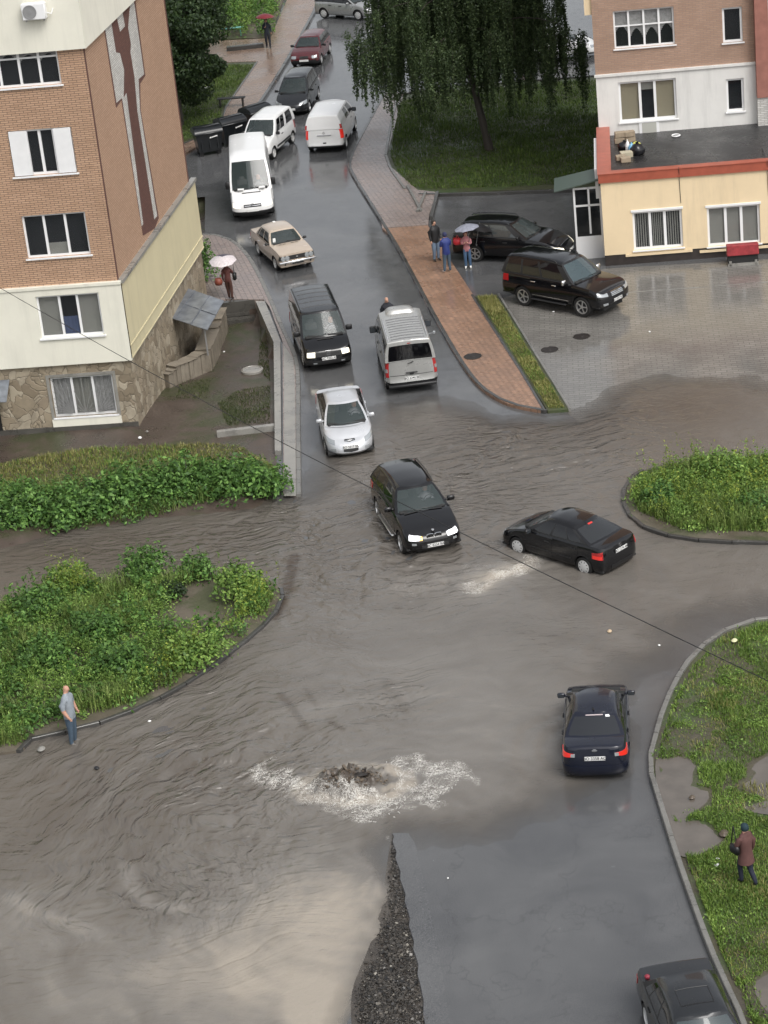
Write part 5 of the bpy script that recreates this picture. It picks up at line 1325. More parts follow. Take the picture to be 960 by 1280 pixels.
def wall_with_holes(F_, u0, u1, z0, z1, holes, w=0, depth=.18, m=0, mb=None):
    mb = mb or MB(); us = sorted(set([u0, u1]+[h for q in holes for h in q[:2]])); zs = sorted(set([z0, z1]+[h for q in holes for h in q[2:4]]))
    us = [u for u in us if u0 <= u <= u1]; zs = [z for z in zs if z0 <= z <= z1]
    flip = F_.u.cross(Vector((0, 0, 1))).dot(F_.n) < 0
    for i in range(len(us)-1):
        for j in range(len(zs)-1):
            um, zm = (us[i]+us[i+1])/2, (zs[j]+zs[j+1])/2
            if any(h[0] < um < h[1] and h[2] < zm < h[3] for h in holes): continue
            q = [F_.pt(us[i], zs[j], w), F_.pt(us[i+1], zs[j], w), F_.pt(us[i+1], zs[j+1], w), F_.pt(us[i], zs[j+1], w)]
            mb.add(q[::-1] if flip else q, [(0, 1, 2, 3)], m)
    for h in holes:   # reveals
        a, b, c, d = h[:4]; c = max(c, z0); d = min(d, z1)
        if d <= c: continue
        for (p, q) in (((a, c), (b, c)), ((b, c), (b, d)), ((b, d), (a, d)), ((a, d), (a, c))):
            f = [F_.pt(p[0], p[1], w), F_.pt(q[0], q[1], w), F_.pt(q[0], q[1], w-depth), F_.pt(p[0], p[1], w-depth)]
            mb.add(f if not flip else f[::-1], [(0, 1, 2, 3)], m)
    return mb
def window(F_, root, h, cols, rows=None, w=0, back='room', fr=.07, sill=True, curtain=None, panes=None, set_=.10, inner=None):
    a, b, c, d = h; W_ = b-a
    mb = MB(); y0, y1 = w-set_-.06, w-set_
    bx(mb, F_, a, b, c, c+fr, y0, y1); bx(mb, F_, a, b, d-fr, d, y0, y1); bx(mb, F_, a, a+fr, c+fr, d-fr, y0, y1); bx(mb, F_, b-fr, b, c+fr, d-fr, y0, y1)
    cum = [a]+[a+W_*sum(cols[:i+1])/sum(cols) for i in range(len(cols))]
    for u in cum[1:-1]: bx(mb, F_, u-fr*.6, u+fr*.6, c+fr, d-fr, y0, y1+.004)
    for zf in (rows or []):
        z = c+(d-c)*zf
        for i in range(len(cols)): bx(mb, F_, cum[i]+fr*.6, cum[i+1]-fr*.6, z-fr*.4, z+fr*.4, y0, y1-.006)
    wn = mb.build('window', M_upvc, root)
    if sill: bx(MB(), F_, a, b, c, c, w, w); s_ = bx(MB(), F_, a-.06, b+.06, c-.05, c-.002, w-set_+.01, w+.07).build('sill', M_upvc, wn)
    bk = bx(MB(), F_, a+.01, b-.01, c+.01, d-.01, w-set_-.055, w-set_-.045)
    for i in range(len(cols)): bx(MB(), F_, cum[i]+.01, cum[i+1]-.01, c+.02, d-.02, y0+.02, y0+.03).build('pane', M_pane, wn)
    # room behind
    r = MB(); D_ = .5
    bx(r, F_, a-.01, b+.01, c-.01, d+.01, w-set_-.62, w-set_-.60)
    bx(r, F_, a-.03, a-.011, c, d, w-set_-.6, w-set_-.07); bx(r, F_, b+.011, b+.03, c, d, w-set_-.6, w-set_-.07)
    bx(r, F_, a, b, c-.03, c-.011, w-set_-.6, w-set_-.07); bx(r, F_, a, b, d+.011, d+.03, w-set_-.6, w-set_-.07)
    r.build('room_recess', M_room, wn)
    for i, k in enumerate(inner or []):
        if k is None: continue
        mt, z0f, z1f = k[0], k[1], k[2]; y = w-set_-.09
        z0, z1 = c+(d-c)*z0f, c+(d-c)*z1f; u0, u1 = cum[i]+.02, cum[i+1]-.02
        q = MB(); n = 14
        for e in range(n):
            ua, ub = u0+(u1-u0)*e/n, u0+(u1-u0)*(e+1)/n; f = .02*math.sin(e*1.9) if k[3:] == ('fold',) else 0
            drop = 0
            if k[3:] == ('swag',): drop = (z1-z0)*.35*math.sin(PI*(e+.5)/n)
            if k[3:] == ('slats',):
                if e % 2 == 0: bx(q, F_, ua, ub, z0, z1, y-.01, y)
                continue
            bx(q, F_, ua, ub, z0+drop, z1, y-.01+f, y+f)
        q.build('curtain' if k[3:] else 'blind', mt, wn)
    return wn
def rect_uz(F_, x0, y0, x1, y1, x2=None, y2=None, w=0):
    """photo corners: lower left, upper right"""
    a, c = F_.uz(x0, y0, w); b, d = F_.uz(x1, y1, w)
    return (min(a, b), max(a, b), min(c, d), max(c, d))

# --- left apartment block
LC = Vector((-8.361, 79.94, 0)); aF, aS = R_(173.8), R_(79.8)
left = empty('apartment_building', LC, 0, 'salmon brick apartment block with cream band, stone basement and red and white side ornament', 'building')
def leftchild(o): o.parent = left; o.matrix_parent_inverse = Matrix.Translation(-LC); return o
nF = Vector((math.cos(aS), math.sin(aS), 0))*-1; nS = Vector((math.cos(aF), math.sin(aF), 0))*-1
nF = Vector((math.sin(aF), -math.cos(aF), 0)); nF = nF if nF.y < 0 else -nF; nS = Vector((math.sin(aS), -math.cos(aS), 0)); nS = nS if nS.x > 0 else -nS
FF = Facade(LC, aF, nF); FS = Facade(LC, aS, nS)
class Sub:   # parts are built in world coordinates and then hung on the block
    pass
_build = MB.build
def hang(names_parent):
    pass
ZB, ZT, ZW, ZTOP = 2.44, 5.24, 13.55, 27.0
before = set(bpy.data.objects)
LW, LS = 15.0, 11.95
hw1 = rect_uz(FF, 0, 110, 76, 52); d1 = hw1[1]
W1 = (FF.uz(77, 103)[0], FF.uz(77, 103)[0]+2.75, FF.uz(40, 108)[1], FF.uz(40, 51)[1])
W2 = (FF.uz(97, 215)[0], FF.uz(9, 165)[0], FF.uz(50, 219)[1], FF.uz(50, 161)[1])
W3 = (FF.uz(114, 318)[0], FF.uz(26, 270)[0], FF.uz(70, 321)[1], FF.uz(70, 267)[1])
W4 = (FF.uz(130, 413, .12)[0], FF.uz(44, 372, .12)[0], FF.uz(88, 421, .12)[1], FF.uz(88, 368, .12)[1])
W5 = (FF.uz(147, 515)[0], FF.uz(62, 476)[0], FF.uz(104, 520)[1], FF.uz(104, 470)[1])
mb = wall_with_holes(FF, 0, LW, ZT, ZW, [W1, W2, W3])
mb.build('brick_front_wall', M_b1, left)
wall_with_holes(FS, 0, LS, ZT, ZW, []).build('brick_side_wall', M_b1s, left)
mb = wall_with_holes(FF, -.12, LW, ZB, ZT, [W4], w=.12); bx(mb, FF, -.12, LW, ZT-.0, ZT+.10, -.02, .16); mb.build('cream_front_wall', M_cream, left)
# underside of the band and its end
bx(MB(), FF, -.12, LW, ZB-.04, ZB, .0, .12).build('band_soffit', M_cream, left)
mb = wall_with_holes(FS, .02, LS+.5, ZB, ZT, [], w=.12); bx(mb, FS, 0.02, LS+.5, ZB+.0, ZB+.04, .12, .14); mb.build('cream_side_wall', M_creamy, left)
bx(MB(), FS, 0, LS+.5, ZB+.45, ZB+.50, .12, .15).build('string_course', M_creamy, left)
bx(bx(MB(), FS, .0, LS+.5, ZT-.02, ZT+.10, -.02, .20), FS, .0, LS+.5, ZB-.04, ZB, -.02, .12).build('side_coping', M_cope, left)
mb = wall_with_holes(FF, 0, LW, -1.0, ZB, [W5]); mb.build('stone_front_wall', M_stone, left)
wall_with_holes(FS, 0, LS+.5, -1.2, ZB, []).build('stone_side_wall', M_stone, left)
mb = wall_with_holes(FF, -.14, LW, ZW, ZTOP, [], w=.14); mb = wall_with_holes(FS, -.14, LS, ZW, ZTOP, [], w=.14, mb=mb); bx(mb, FF, -.14, LW, ZW-.03, ZW, 0, .14); bx(mb, FS, 0, LS, ZW-.03, ZW, 0, .14)
mb.build('upper_plaster_wall', M_cream, left)
mb = MB(); B0, B1, B2, B3 = FF.pt(0, 0), FF.pt(LW, 0), FF.pt(LW, 0)+FS.u*LS, FS.pt(LS, 0)
mb.prism([(p.x, p.y) for p in (B0+FF.u*.02-nF*.02-nS*.02, B1-nF*.02, B2, B3-nS*.02)], ZTOP-.3, ZTOP+.02); mb.build('roof', M_bit, left)
bk = MB(); bk.add([B1+Vector((0, 0, -1)), B2+Vector((0, 0, -1)), B2+Vector((0, 0, ZTOP)), B1+Vector((0, 0, ZTOP))], [(0, 1, 2, 3)]); bk.add([B2+Vector((0, 0, -1)), B3+Vector((0, 0, -1)), B3+Vector((0, 0, ZTOP)), B2+Vector((0, 0, ZTOP))], [(0, 1, 2, 3)])
bk.build('rear_wall', M_b1, left)
# corner quoins in dark red brick and a vertical joint band
bx(MB(), FS, .0, .16, ZT+.1, ZW-.03, 0, .012).build('corner_band', M_bred, left); bx(MB(), FS, LS-.14, LS, ZT+.1, ZW-.03, 0, .012).build('corner_band', M_bred, left)
bx(MB(), FF, .22, .30, ZT+.1, ZW-.03, 0, .012).build('brick_pilaster', M_b1, left)
window(FF, left, W1, [1, 1, 1, 1], rows=[.62], inner=[(M_lace, .5, 1, 'swag'), (M_lace, .5, 1, 'swag'), (M_lace, .55, 1, 'swag'), (M_lace, .5, 1, 'swag')])
cx = [W2[0]+(W2[1]-W2[0])*k for k in (.28, .46, .50, .72)]
w2 = window(FF, left, W2, [1.15, .85, .85, 1.0], fr=.08)
k = MB(); u0, u1, z0, z1 = W2
bx(k, FF, u0+.03, u0+(u1-u0)*.285, z0+.03, z1-.03, -.09, .03); k.build('white_panel', M_panel, w2); k = MB(); bx(k, FF, u0+(u1-u0)*.70, u1-.03, z0+.03, z1-.03, -.09, .03); k.build('white_panel', M_panel, w2)
window(FF, left, W3, [1, 1, 1], inner=[None, (M_blind, 0, .3), None])
window(FF, left, W4, [1, .8, 1], w=.12, inner=[(M_blind, 0, 1), (simple('blue_curtain', (.12, .16, .3), .9), .0, .45, 'fold'), (M_blind, 0, 1)])
w5 = window(FF, left, W5, [1, 1, 1], inner=[(M_lace, 0, 1, 'fold'), (M_blind, 0, 1, 'fold'), (M_lace, 0, 1, 'fold')])
g = MB(); um = (W5[0]+W5[1])/2; zc_ = W5[2]+.12
for i in range(3):
    ua, ub = W5[0]+(W5[1]-W5[0])*i/3+.06, W5[0]+(W5[1]-W5[0])*(i+1)/3-.06; c_ = ((ua+ub)/2 if i == 1 else (ub if i == 0 else ua)); 
    for a_ in range(9):
        q = PI*(a_+.5)/9 if i == 1 else (PI/2)*(a_+.5)/9+(PI/2 if i == 0 and False else 0)
        dxu = math.cos(q)*(1 if i != 0 else -1) if i != 1 else math.cos(q); dz = math.sin(q)
        L1 = min(((ub-c_)/dxu if dxu > 1e-3 else (ua-c_)/dxu if dxu < -1e-3 else 9), (W5[3]-.06-zc_)/max(dz, 1e-3))
        if L1 > .05: g.tube([FF.pt(c_+dxu*.05, zc_+dz*.05, .03), FF.pt(c_+dxu*L1, zc_+dz*L1, .03)], .009, 4)
g.build('window_grille', M_iron, w5)
bx(MB(), FF, W5[0]-.12, W5[1]+.12, W5[2]-.75, W5[2]-.06, 0, .05).build('white_apron', M_cream, left)
k = MB(); bx(k, FF, W5[0]-.12, W5[0]-.02, W5[2]-.05, W5[3]+.1, 0, .03); bx(k, FF, W5[1]+.02, W5[1]+.12, W5[2]-.05, W5[3]+.1, 0, .03); bx(k, FF, W5[0]-.12, W5[1]+.12, W5[3]+.02, W5[3]+.12, .001, .031); k.build('window_surround', M_cope, left)
bx(MB(), FF, 0, LW, -.6, .05, .0, .06).build('plinth', M_wallc, left)
# basement door at the frame edge and torn tin hood over it
ud, zd = FF.uz(6, 550); bx(MB(), FF, ud, ud+1.0, -.3, 1.75, 0, .04).build('door', simple('black_door', (.01, .01, .01), .5), left)
k = MB(); A_ = FF.pt(ud-.55, 1.95, .02); B_ = FF.pt(ud+1.5, 1.95, .02)
k.add([A_, B_, B_+nF*.9+Vector((0, 0, -.35)), A_+nF*.9+Vector((0, 0, -.5)), A_+Vector((0, 0, .02)), B_+Vector((0, 0, .02)), B_+nF*.9+Vector((0, 0, -.33)), A_+nF*.9+Vector((0, 0, -.48))], [(3, 2, 1, 0), (4, 5, 6, 7), (2, 3, 7, 6), (0, 4, 7, 3), (1, 2, 6, 5)])
k.build('door_hood', M_tin, left)
# ornament on the side wall, read from the photograph onto the wall plane
def orn(pts, name, mat, w):
    q = [FS.uz(x, y) for x, y in pts]; q = [(u, min(max(z, ZT+.11), ZW-.031)) for u, z in q]
    vv = [Vector((a, b, 0)) for a, b in q]; tr = tessellate_polygon([vv]); n = len(q)
    vs = [FS.pt(a, b, w) for a, b in q]+[FS.pt(a, b, 0) for a, b in q]
    fs = []
    for t in tr:
        a, b, c = [vs[i] for i in t]; fs.append(tuple(t) if (b-a).cross(c-a).dot(nS) > 0 else tuple(t[::-1]))
    for i in range(n): fs.append((i, (i+1) % n, n+(i+1) % n, n+i))
    return MB().add(vs, fs).build(name, mat, left)
C_ = lambda l: [(x/3.4286, y/3.4286) for x, y in l]
orn(C_([(398, 125), (440, 88), (490, 38), (545, -6), (578, -6), (622, 325), (600, 358), (602, 470), (680, 935), (664, 990), (612, 1010), (520, 430), (497, 462), (442, 100), (402, 143)]), 'ornament_border', M_bred, .010)
orn(C_([(444, 90), (470, 62), (495, 225), (512, 228), (530, 300), (528, 420), (540, 400), (612, 960), (606, 970), (522, 420), (498, 440)]), 'ornament_white_field', M_bwht, .018)
orn(C_([(556, 0), (572, 4), (616, 318), (592, 340), (598, 470), (672, 925), (660, 940), (588, 480), (575, 330), (558, 225), (560, 190), (548, 120)]), 'ornament_white_field', M_bwht, .018)
orn(C_([(493, 38), (517, 14), (533, 112), (513, 135)]), 'ornament_white_field', M_bwht, .022)
random.seed(3)
for o in [q for q in left.children]:
    o.matrix_parent_inverse = Matrix.Translation(-LC)

# air conditioner on the upper white wall
u, z = FF.uz(44, 12, .14)
ac = empty('air_conditioner', FF.pt(u, z-.3, .14), aF, 'white air conditioner unit on the plaster wall above the top left window', 'air conditioner')
sgn = 1 if (Matrix.Rotation(-aF, 3, 'Z') @ nF).y > 0 else -1
MB().box((0, sgn*.2, .3), (.8, .3, .55), bev=.03).build('casing', M_upvc, ac, smooth=40)
MB().lathe([(.23, 0), (.23, .02), (.2, .02), (.2, .005), (.06, .005), (.06, .02), (0, .02)], c=(.12, sgn*.36, .3), n=24, axis='Y').build('fan_grille', simple('grey_grille', (.25, .25, .25), .5), ac)
MB().box((-.3, sgn*.12, -.02), (.03, .3, .03)).box((.3, sgn*.12, -.02), (.03, .3, .03)).build('bracket', M_iron, ac)
MB().tube([(-.4, sgn*.15, .2), (-.55, sgn*.1, .15), (-.6, sgn*.03, .3)], .02, 6).build('pipe', M_upvc, ac)

# --- basement entrance: tin canopy and low stone walls
a, b, c, d = P(226, 357, 1.75), P(280, 376, 1.55), P(259, 412, 1.35), P(198, 392, 1.65)
cn = MB(); th = .04
def quadgrid(A, B, C, D, nu, nv, dz=0): return [[A.lerp(B, i/nu).lerp(D.lerp(C, i/nu), j/nv)+Vector((0, 0, dz)) for i in range(nu+1)] for j in range(nv+1)]
for i in range(3):
    for j in range(2):
        g = [(i/3, j/2), ((i+1)/3, j/2), ((i+1)/3, (j+1)/2), (i/3, (j+1)/2)]
        q = [a.lerp(b, u).lerp(d.lerp(c, u), v) for u, v in g]; dz = random.uniform(-.01, .015)
        cn.add([p+Vector((0, 0, dz)) for p in q]+[p+Vector((0, 0, dz-.03)) for p in q], [(0, 1, 2, 3)[::-1], (4, 5, 6, 7), (0, 1, 5, 4), (1, 2, 6, 5), (2, 3, 7, 6), (3, 0, 4, 7)])
can = empty('entrance_canopy', (a+b+c+d)/4*1.0, 0, 'grey sheet metal canopy sloping over the basement entrance beside the stone wall', 'canopy')
def child_at(o, root): o.parent = root; o.matrix_parent_inverse = Matrix.Translation(-root.location); return o
child_at(cn.build('sheet_roof', M_tin), can)
sm = MB()
for i in (1, 2): sm.tube([a.lerp(b, i/3)+Vector((0, 0, .015)), d.lerp(c, i/3)+Vector((0, 0, .015))], .016, 5)
sm.tube([a.lerp(d, .5)+Vector((0, 0, .015)), b.lerp(c, .5)+Vector((0, 0, .015))], .016, 5); child_at(sm.build('sheet_seam', M_tin), can)
for p in (c,): child_at(MB().tube([p.lerp((a+d)/2, .08)+Vector((0, 0, -.02)), Vector((p.x, p.y, .25)).lerp(Vector(((a+d).x/2, (a+d).y/2, .25)), .08)], .035, 6).build('post', M_iron), can)
# low walls
M_rub_stone = m_soil('plastered_rubble', (.13, .11, .085), (.24, .21, .165), None, .8)
A = FS.pt(FS.uz(203, 455)[0], 0, .0); B = P(258, 455, -.25); Cc = P(277, 404, -.3)
A.z = 0; B.z = 0; Cc.z = 0
lw = MB()
def lowwall(lw, p, q, wd, z0, z1, n=10):
    d = (q-p).normalized(); s_ = Vector((-d.y, d.x, 0))*wd/2; prev = None
    for i in range(n):
        a_, b_ = p.lerp(q, i/n), p.lerp(q, (i+1)/n); t = z1+random.uniform(-.07, .07); k = 1+random.uniform(-.12, .12)
        lw.add([Vector((v.x, v.y, z)) for z in (z0, t) for v in (a_+s_*k, b_+s_*k, b_-s_*k, a_-s_*k)], [(3, 2, 1, 0)[::-1], (7, 6, 5, 4)[::-1], (0, 1, 5, 4)[::-1], (1, 2, 6, 5)[::-1], (2, 3, 7, 6)[::-1], (3, 0, 4, 7)[::-1]])
lowwall(lw, A, B, .45, -.9, .30); lowwall(lw, B+Vector((-.05, -.1, 0)), Cc, .5, -.9, .34)
o = lw.build('entrance_wall', M_rub_stone); tag(o, 'low rough plastered wall around the basement steps below the tin canopy', 'wall')
b_ = bpy.data.objects['entrance_wall']; md_ = b_.modifiers.new('b', 'BEVEL'); md_.width = .05; md_.segments = 2
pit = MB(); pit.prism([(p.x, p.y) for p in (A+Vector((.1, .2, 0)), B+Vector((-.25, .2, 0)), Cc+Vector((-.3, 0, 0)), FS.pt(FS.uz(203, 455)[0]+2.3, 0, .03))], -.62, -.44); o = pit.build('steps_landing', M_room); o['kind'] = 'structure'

# --- right-hand tall block and annex
RC = Vector((9.8915, 91.773, 0)); aR = R_(-5.2); aRs = R_(83.2)
nR = Vector((math.sin(aR), -math.cos(aR), 0)); nRs = Vector((-math.sin(aRs), math.cos(aRs), 0)); nRs = nRs if nRs.x < 0 else -nRs
annex = empty('annex_building', RC, 0, 'single storey yellow annex with red roof coping and white framed windows', 'building')
FA = Facade(RC, aR, nR); FAs = Facade(RC, aRs, nRs)
AZ = 3.82; AD = 6.95; AW = 15.0
A1 = (FA.uz(792, 300)[0], FA.uz(854, 300)[0], FA.uz(823, 311)[1], FA.uz(823, 263)[1]); A2 = (FA.uz(885, 300)[0], FA.uz(951, 300)[0], FA.uz(918, 306)[1], FA.uz(918, 257)[1])
wall_with_holes(FA, 0, AW, .45, AZ-.35, [A1, A2]).build('yellow_front_wall', M_yel, annex)
wall_with_holes(FAs, 0, AD, .45, AZ-.35, []).build('yellow_side_wall', M_yel, annex)
k = MB(); bx(k, FA, -.0, AW, -.1, .45, -.3, -.03); bx(k, FAs, 0.3, AD, -.1, .45, -.3, -.03); k.build('plinth', M_plinth, annex)
mb = MB(); q = [FA.pt(0.02, 0, -.02), FA.pt(AW, 0, -.02), FA.pt(AW, 0, 0)+FAs.u*AD, FAs.pt(AD, 0, -.02)]
mb.prism([(p.x, p.y) for p in q], AZ-.5, AZ-.36); mb.build('flat_roof', M_bit, annex)
k = MB(); bx(k, FA, -.08, AW, AZ-.35, AZ, -.30, .08); bx(k, FAs, .30, AD, AZ-.35, AZ, -.42, .08); bx(k, FA, -.10, AW, AZ, AZ+.03, -.33, .11); bx(k, FAs, .33, AD, AZ, AZ+.03, -.45, .11); k.build('red_coping', M_redc, annex)
window(FA, annex, A1, [1, .85, 1], inner=[(M_blind, 0, 1, 'slats')]*3, fr=.09); window(FA, annex, A2, [1, .85, 1], inner=[(M_blind, 0, 1)]*3, fr=.09)
k = MB(); 
for h_ in (A1, A2): k = MB(); bx(k, FA, h_[0]-.35, h_[1]+.35, h_[2]-.22, h_[2]-.12, 0, .05); k.build('window_ledge', M_yel, annex); bx(MB(), FA, h_[0]-.05, h_[1]+.05, h_[3]+.005, h_[3]+.09, 0, .04).build('window_head', M_upvc, annex)
k = MB()
for u_ in (3.1, 6.55): k.tube([FA.pt(u_, AZ+.02, .12), FA.pt(u_, AZ-.5, .02), FA.pt(u_+.02, 2.4, .012)], .012, 5); k.tube([FA.pt(u_, AZ+.04, .1), FA.pt(u_+.1, AZ-.34, -3)], .014, 4)
k.build('roof_cable', M_blk, annex)
for o in annex.children: o.matrix_parent_inverse = Matrix.Translation(-RC)
TZ = AZ-.36
TO = RC+FAs.u*AD; tall = empty('apartment_building', TO, 0, 'tall pinkish brick block with a white rendered storey rising behind the yellow annex', 'building')
FT = Facade(TO, aR, nR); FTs = Facade(TO, aRs, nRs); TW = FT.uz(944, 80)[0]; zb_ = FT.uz(751.5, 96)[1]
print('tall: width', TW, 'brick from', zb_, 'windows', FT.uz(805, 12), FT.uz(805, 58))
T1 = (FT.uz(767, 35)[0], FT.uz(843, 35)[0], FT.uz(805, 58.5)[1], FT.uz(805, 11)[1]); T2 = (FT.uz(903, 30)[0], FT.uz(928, 30)[0], FT.uz(916, 53)[1], FT.uz(915, 9)[1])
T3 = (FT.uz(774, 130)[0], FT.uz(846, 130)[0], FT.uz(800, 151)[1], FT.uz(808, 100)[1]); T4 = (FT.uz(908, 120)[0], FT.uz(930, 120)[0], FT.uz(919, 139)[1], FT.uz(918, 98)[1])
wall_with_holes(FT, 0, TW, TZ-3.2, zb_, [T3, T4], w=.05).build('white_front_wall', M_whp, tall)
bx(MB(), FT, -.06, TW, zb_, zb_+.1, 0, .12).build('ledge', M_whp, tall)
wall_with_holes(FT, 0, TW, zb_+.1, 27, [T1, T2]).build('brick_front_wall', M_b2, tall)
wall_with_holes(FTs, 0, 16, -.2, zb_, []).build('white_side_wall', M_whp, tall); wall_with_holes(FTs, 0, 16, zb_, 27, []).build('brick_side_wall', M_b2, tall)
# projecting stair bay at the right with a red painted edge
k = MB(); bx(k, FT, TW, TW+.55, TZ+1.2, 27, -.3, .5); k.build('red_pilaster', simple('faded_red_render', (.30, .13, .10), .7, var=.15), tall)
bx(MB(), FT, TW, TW+.5, TZ-.1, TZ+1.2, -.3, .45).build('pilaster_base', M_bwht, tall)
bx(bx(bx(MB(), FT, TW+.56, TW+6, TZ-3.2, 27, -.3, .48), FT, TW+.8, TW+6, 7.5, 7.6, .48, .5), FT, TW+.8, TW+6, 10.3, 10.4, .48, .5).build('white_bay_wall', M_panel, tall)
mb = MB(); q = [FT.pt(0, 0, 0), FT.pt(TW+6, 0, 0), FT.pt(TW+6, 0, 0)+FTs.u*16, FTs.pt(16, 0, 0)]; mb.prism([(p.x, p.y) for p in q], 26.9, 27.05); mb.build('roof', M_bit, tall)
window(FT, tall, T1, [1, 1, 1, 1], rows=[.58], inner=[(M_lace, .35, 1, 'swag'), (M_lace, .2, 1, 'swag'), (M_lace, .2, 1, 'swag'), (M_lace, .3, 1, 'swag')])
window(FT, tall, T2, [1], fr=.09, inner=[None]); window(FT, tall, T4, [1], w=.05, fr=.09)
wd = window(FT, tall, T3, [1, .7, 1], w=.05, fr=.09, inner=[(M_tan, 0, 1), (M_blind, .75, 1), (M_tan, 0, 1)])
um = T3[0]+(T3[1]-T3[0])*.5; bx(MB(), FT, um-.3, um+.3, T3[2]-.68, T3[2]-.08, .092, .10).build('door_panel', M_blind, tall); bx(bx(MB(), FT, um-.42, um+.42, T3[2]-.75, T3[2]-.03, .0, .09), FT, um-.46, um+.46, T3[2]-.8, T3[2]-.75, .0, .14).build('balcony_door', M_upvc, tall)
bx(MB(), FTs, .1, .5, zb_+2.6, zb_+4.6, 0, .3).build('bay_edge', M_yel, tall)
for o in tall.children: o.matrix_parent_inverse = Matrix.Translation(-TO)

# porch at the annex side
pp = empty('entrance_porch', P(736, 298), 0, 'white glazed entrance porch with greenish canopy at the annex side wall', 'porch')
M_grn = simple('green_grey_sheet', (.075, .10, .085), .35)
Q0 = FAs.uz(753, 300)[0]; b0 = RC+FAs.u*1.15
fp_ = Facade(b0+nRs*.02, aR+PI, nR)    # runs away to the left from the annex side
k = MB(); z0p = P(727, 205); 
def fpb(k, u0, u1, z0, z1, w0, w1): return bx(k, fp_, u0, u1, z0, z1, w0, w1)
PW = 1.12
fr_ = MB(); 
for (u0, u1, z0, z1) in ((0, .08, 0, 3.0), (PW-.08, PW, 0, 3.0), (.46, .54, 1.05, 3.0), (.08, PW-.08, 0, .95), (.08, PW-.08, 2.92, 3.0), (.08, PW-.08, 2.2, 2.28)): fpb(fr_, u0, u1, z0, z1, -.06, 0)
child_at(fr_.build('frame', M_upvc), pp); child_at(fpb(MB(), .08, PW-.08, .95, 2.92, -.04, -.02).build('glazing', G_side), pp)
s_ = MB(); sp_ = Facade(b0+nRs*(PW+.02), aRs, nRs)
for (u0, u1, z0, z1) in ((0.01, .08, 0, 3.0), (1.42, 1.5, 0, 3.0), (.08, 1.42, 0, .95), (.08, 1.42, 2.92, 3.0), (.7, .76, .95, 2.92)): bx(s_, sp_, u0, u1, z0, z1, -.06, 0)
child_at(s_.build('side_frame', M_upvc), pp); child_at(bx(MB(), sp_, .08, 1.42, .95, 2.92, -.04, -.02).build('side_glazing', G_side), pp)
r_ = MB(); a_ = b0+nRs*.02; pts = [a_+nR*.2, a_+nRs*(PW+.75)+nR*.35, a_+nRs*(PW+.75)+FAs.u*1.5, a_+FAs.u*1.5]
zz = [3.35, 3.02, 3.02, 3.35]; r_.add([Vector((p.x, p.y, z)) for p, z in zip(pts, zz)]+[Vector((p.x, p.y, z-.05)) for p, z in zip(pts, zz)], [(3, 2, 1, 0), (4, 5, 6, 7), (0, 1, 5, 4), (1, 2, 6, 5), (2, 3, 7, 6), (3, 0, 4, 7)])
child_at(r_.build('canopy', M_grn), pp)
child_at(bx(MB(), Facade(b0, aRs, nRs), -.02, 4.6, 2.5, AZ-.1, .09, .22).build('white_fascia_panel', M_panel), pp)
child_at(bx(MB(), Facade(b0, aRs, nRs), .0, 3.2, -.05, .12, .04, PW+.1).build('step', M_plinth), pp)

# red box under the right annex window
p = P(929, 331); rb = empty('storage_bin', p, aR, 'small red metal box with lid beneath the right annex window', 'box')
M_rd = simple('worn_red_paint', (.28, .03, .035), .45, var=.3, vscale=6)
MB().box((0, .1, .62), (1.25, .42, .42), rx=-.1, bev=.02).build('lid', M_rd, rb); MB().box((0, .15, .26), (1.2, .36, .3)).build('body', M_dark, rb); MB().box((0, .02, .05), (1.2, .3, .1)).box((-.5, .02, .1), (.1, .3, .2)).box((.5, .02, .1), (.1, .3, .2)).build('base', M_cope, rb)

# things on the annex roof
zr = TZ
def block(x, y, n, dims, lab, m_):
    k = MB(); p = P(x, y, zr)
    for i, (dx, dy, dz) in enumerate(n): k.box((dx, dy, dims[2]/2+dz+.002), dims, rz=random.uniform(-.08, .08), bev=.012)
    o = k.build('block_stack', m_); o.location = p; tag(o, lab, 'building blocks'); return o
M_blkc = simple('aerated_block', (.30, .24, .17), .85, var=.2, vscale=5)
block(779, 178, [(-.15, 0, 0), (.3, .03, 0), (-.12, .02, .24), (.28, 0, .24)], (.42, .3, .22), 'pale aerated blocks stacked two high against the white wall on the annex roof', M_blkc)
block(776, 200, [(0, 0, 0), (.15, -.35, 0)], (.4, .28, .2), 'two loose tan blocks near the roof edge among the plastic bags', M_blkc)
block(783, 196, [(0, 0, 0)], (.5, .35, .22), 'pale flat block lying beside the black bags on the annex roof', simple('pale_block', (.42, .38, .28), .85))
def bag(x, y, r, h, lab, m_, nm='rubbish_bag'):
    k = MB(); n = 14; prof = [(0, 0), (.8, .02), (1, .25), (.95, .55), (.6, .82), (.18, .95), (.22, 1.05), (0, 1.0)]
    for i, (a_, z_) in enumerate(prof):
        pass
    vs = []; fs = []
    for a_, z_ in prof:
        for q in range(n): e = 1+random.uniform(-.13, .13); vs.append((math.cos(2*PI*q/n)*r*a_*e, math.sin(2*PI*q/n)*r*a_*e, h*z_))
    for i in range(len(prof)-1):
        for q in range(n): fs.append((i*n+q, i*n+(q+1) % n, (i+1)*n+(q+1) % n, (i+1)*n+q))
    o = MB().add(vs, fs).build(nm, m_, smooth=60); o.location = P(x, y, zr); tag(o, lab, 'bag'); return o
M_bagb = simple('black_plastic', (.008, .008, .01), .25)
bag(781, 187, .3, .38, 'black plastic bag slumped against the blocks on the annex roof', M_bagb); bag(797, 193, .3, .5, 'dark bag standing at the right end of the roof clutter', M_bagb)
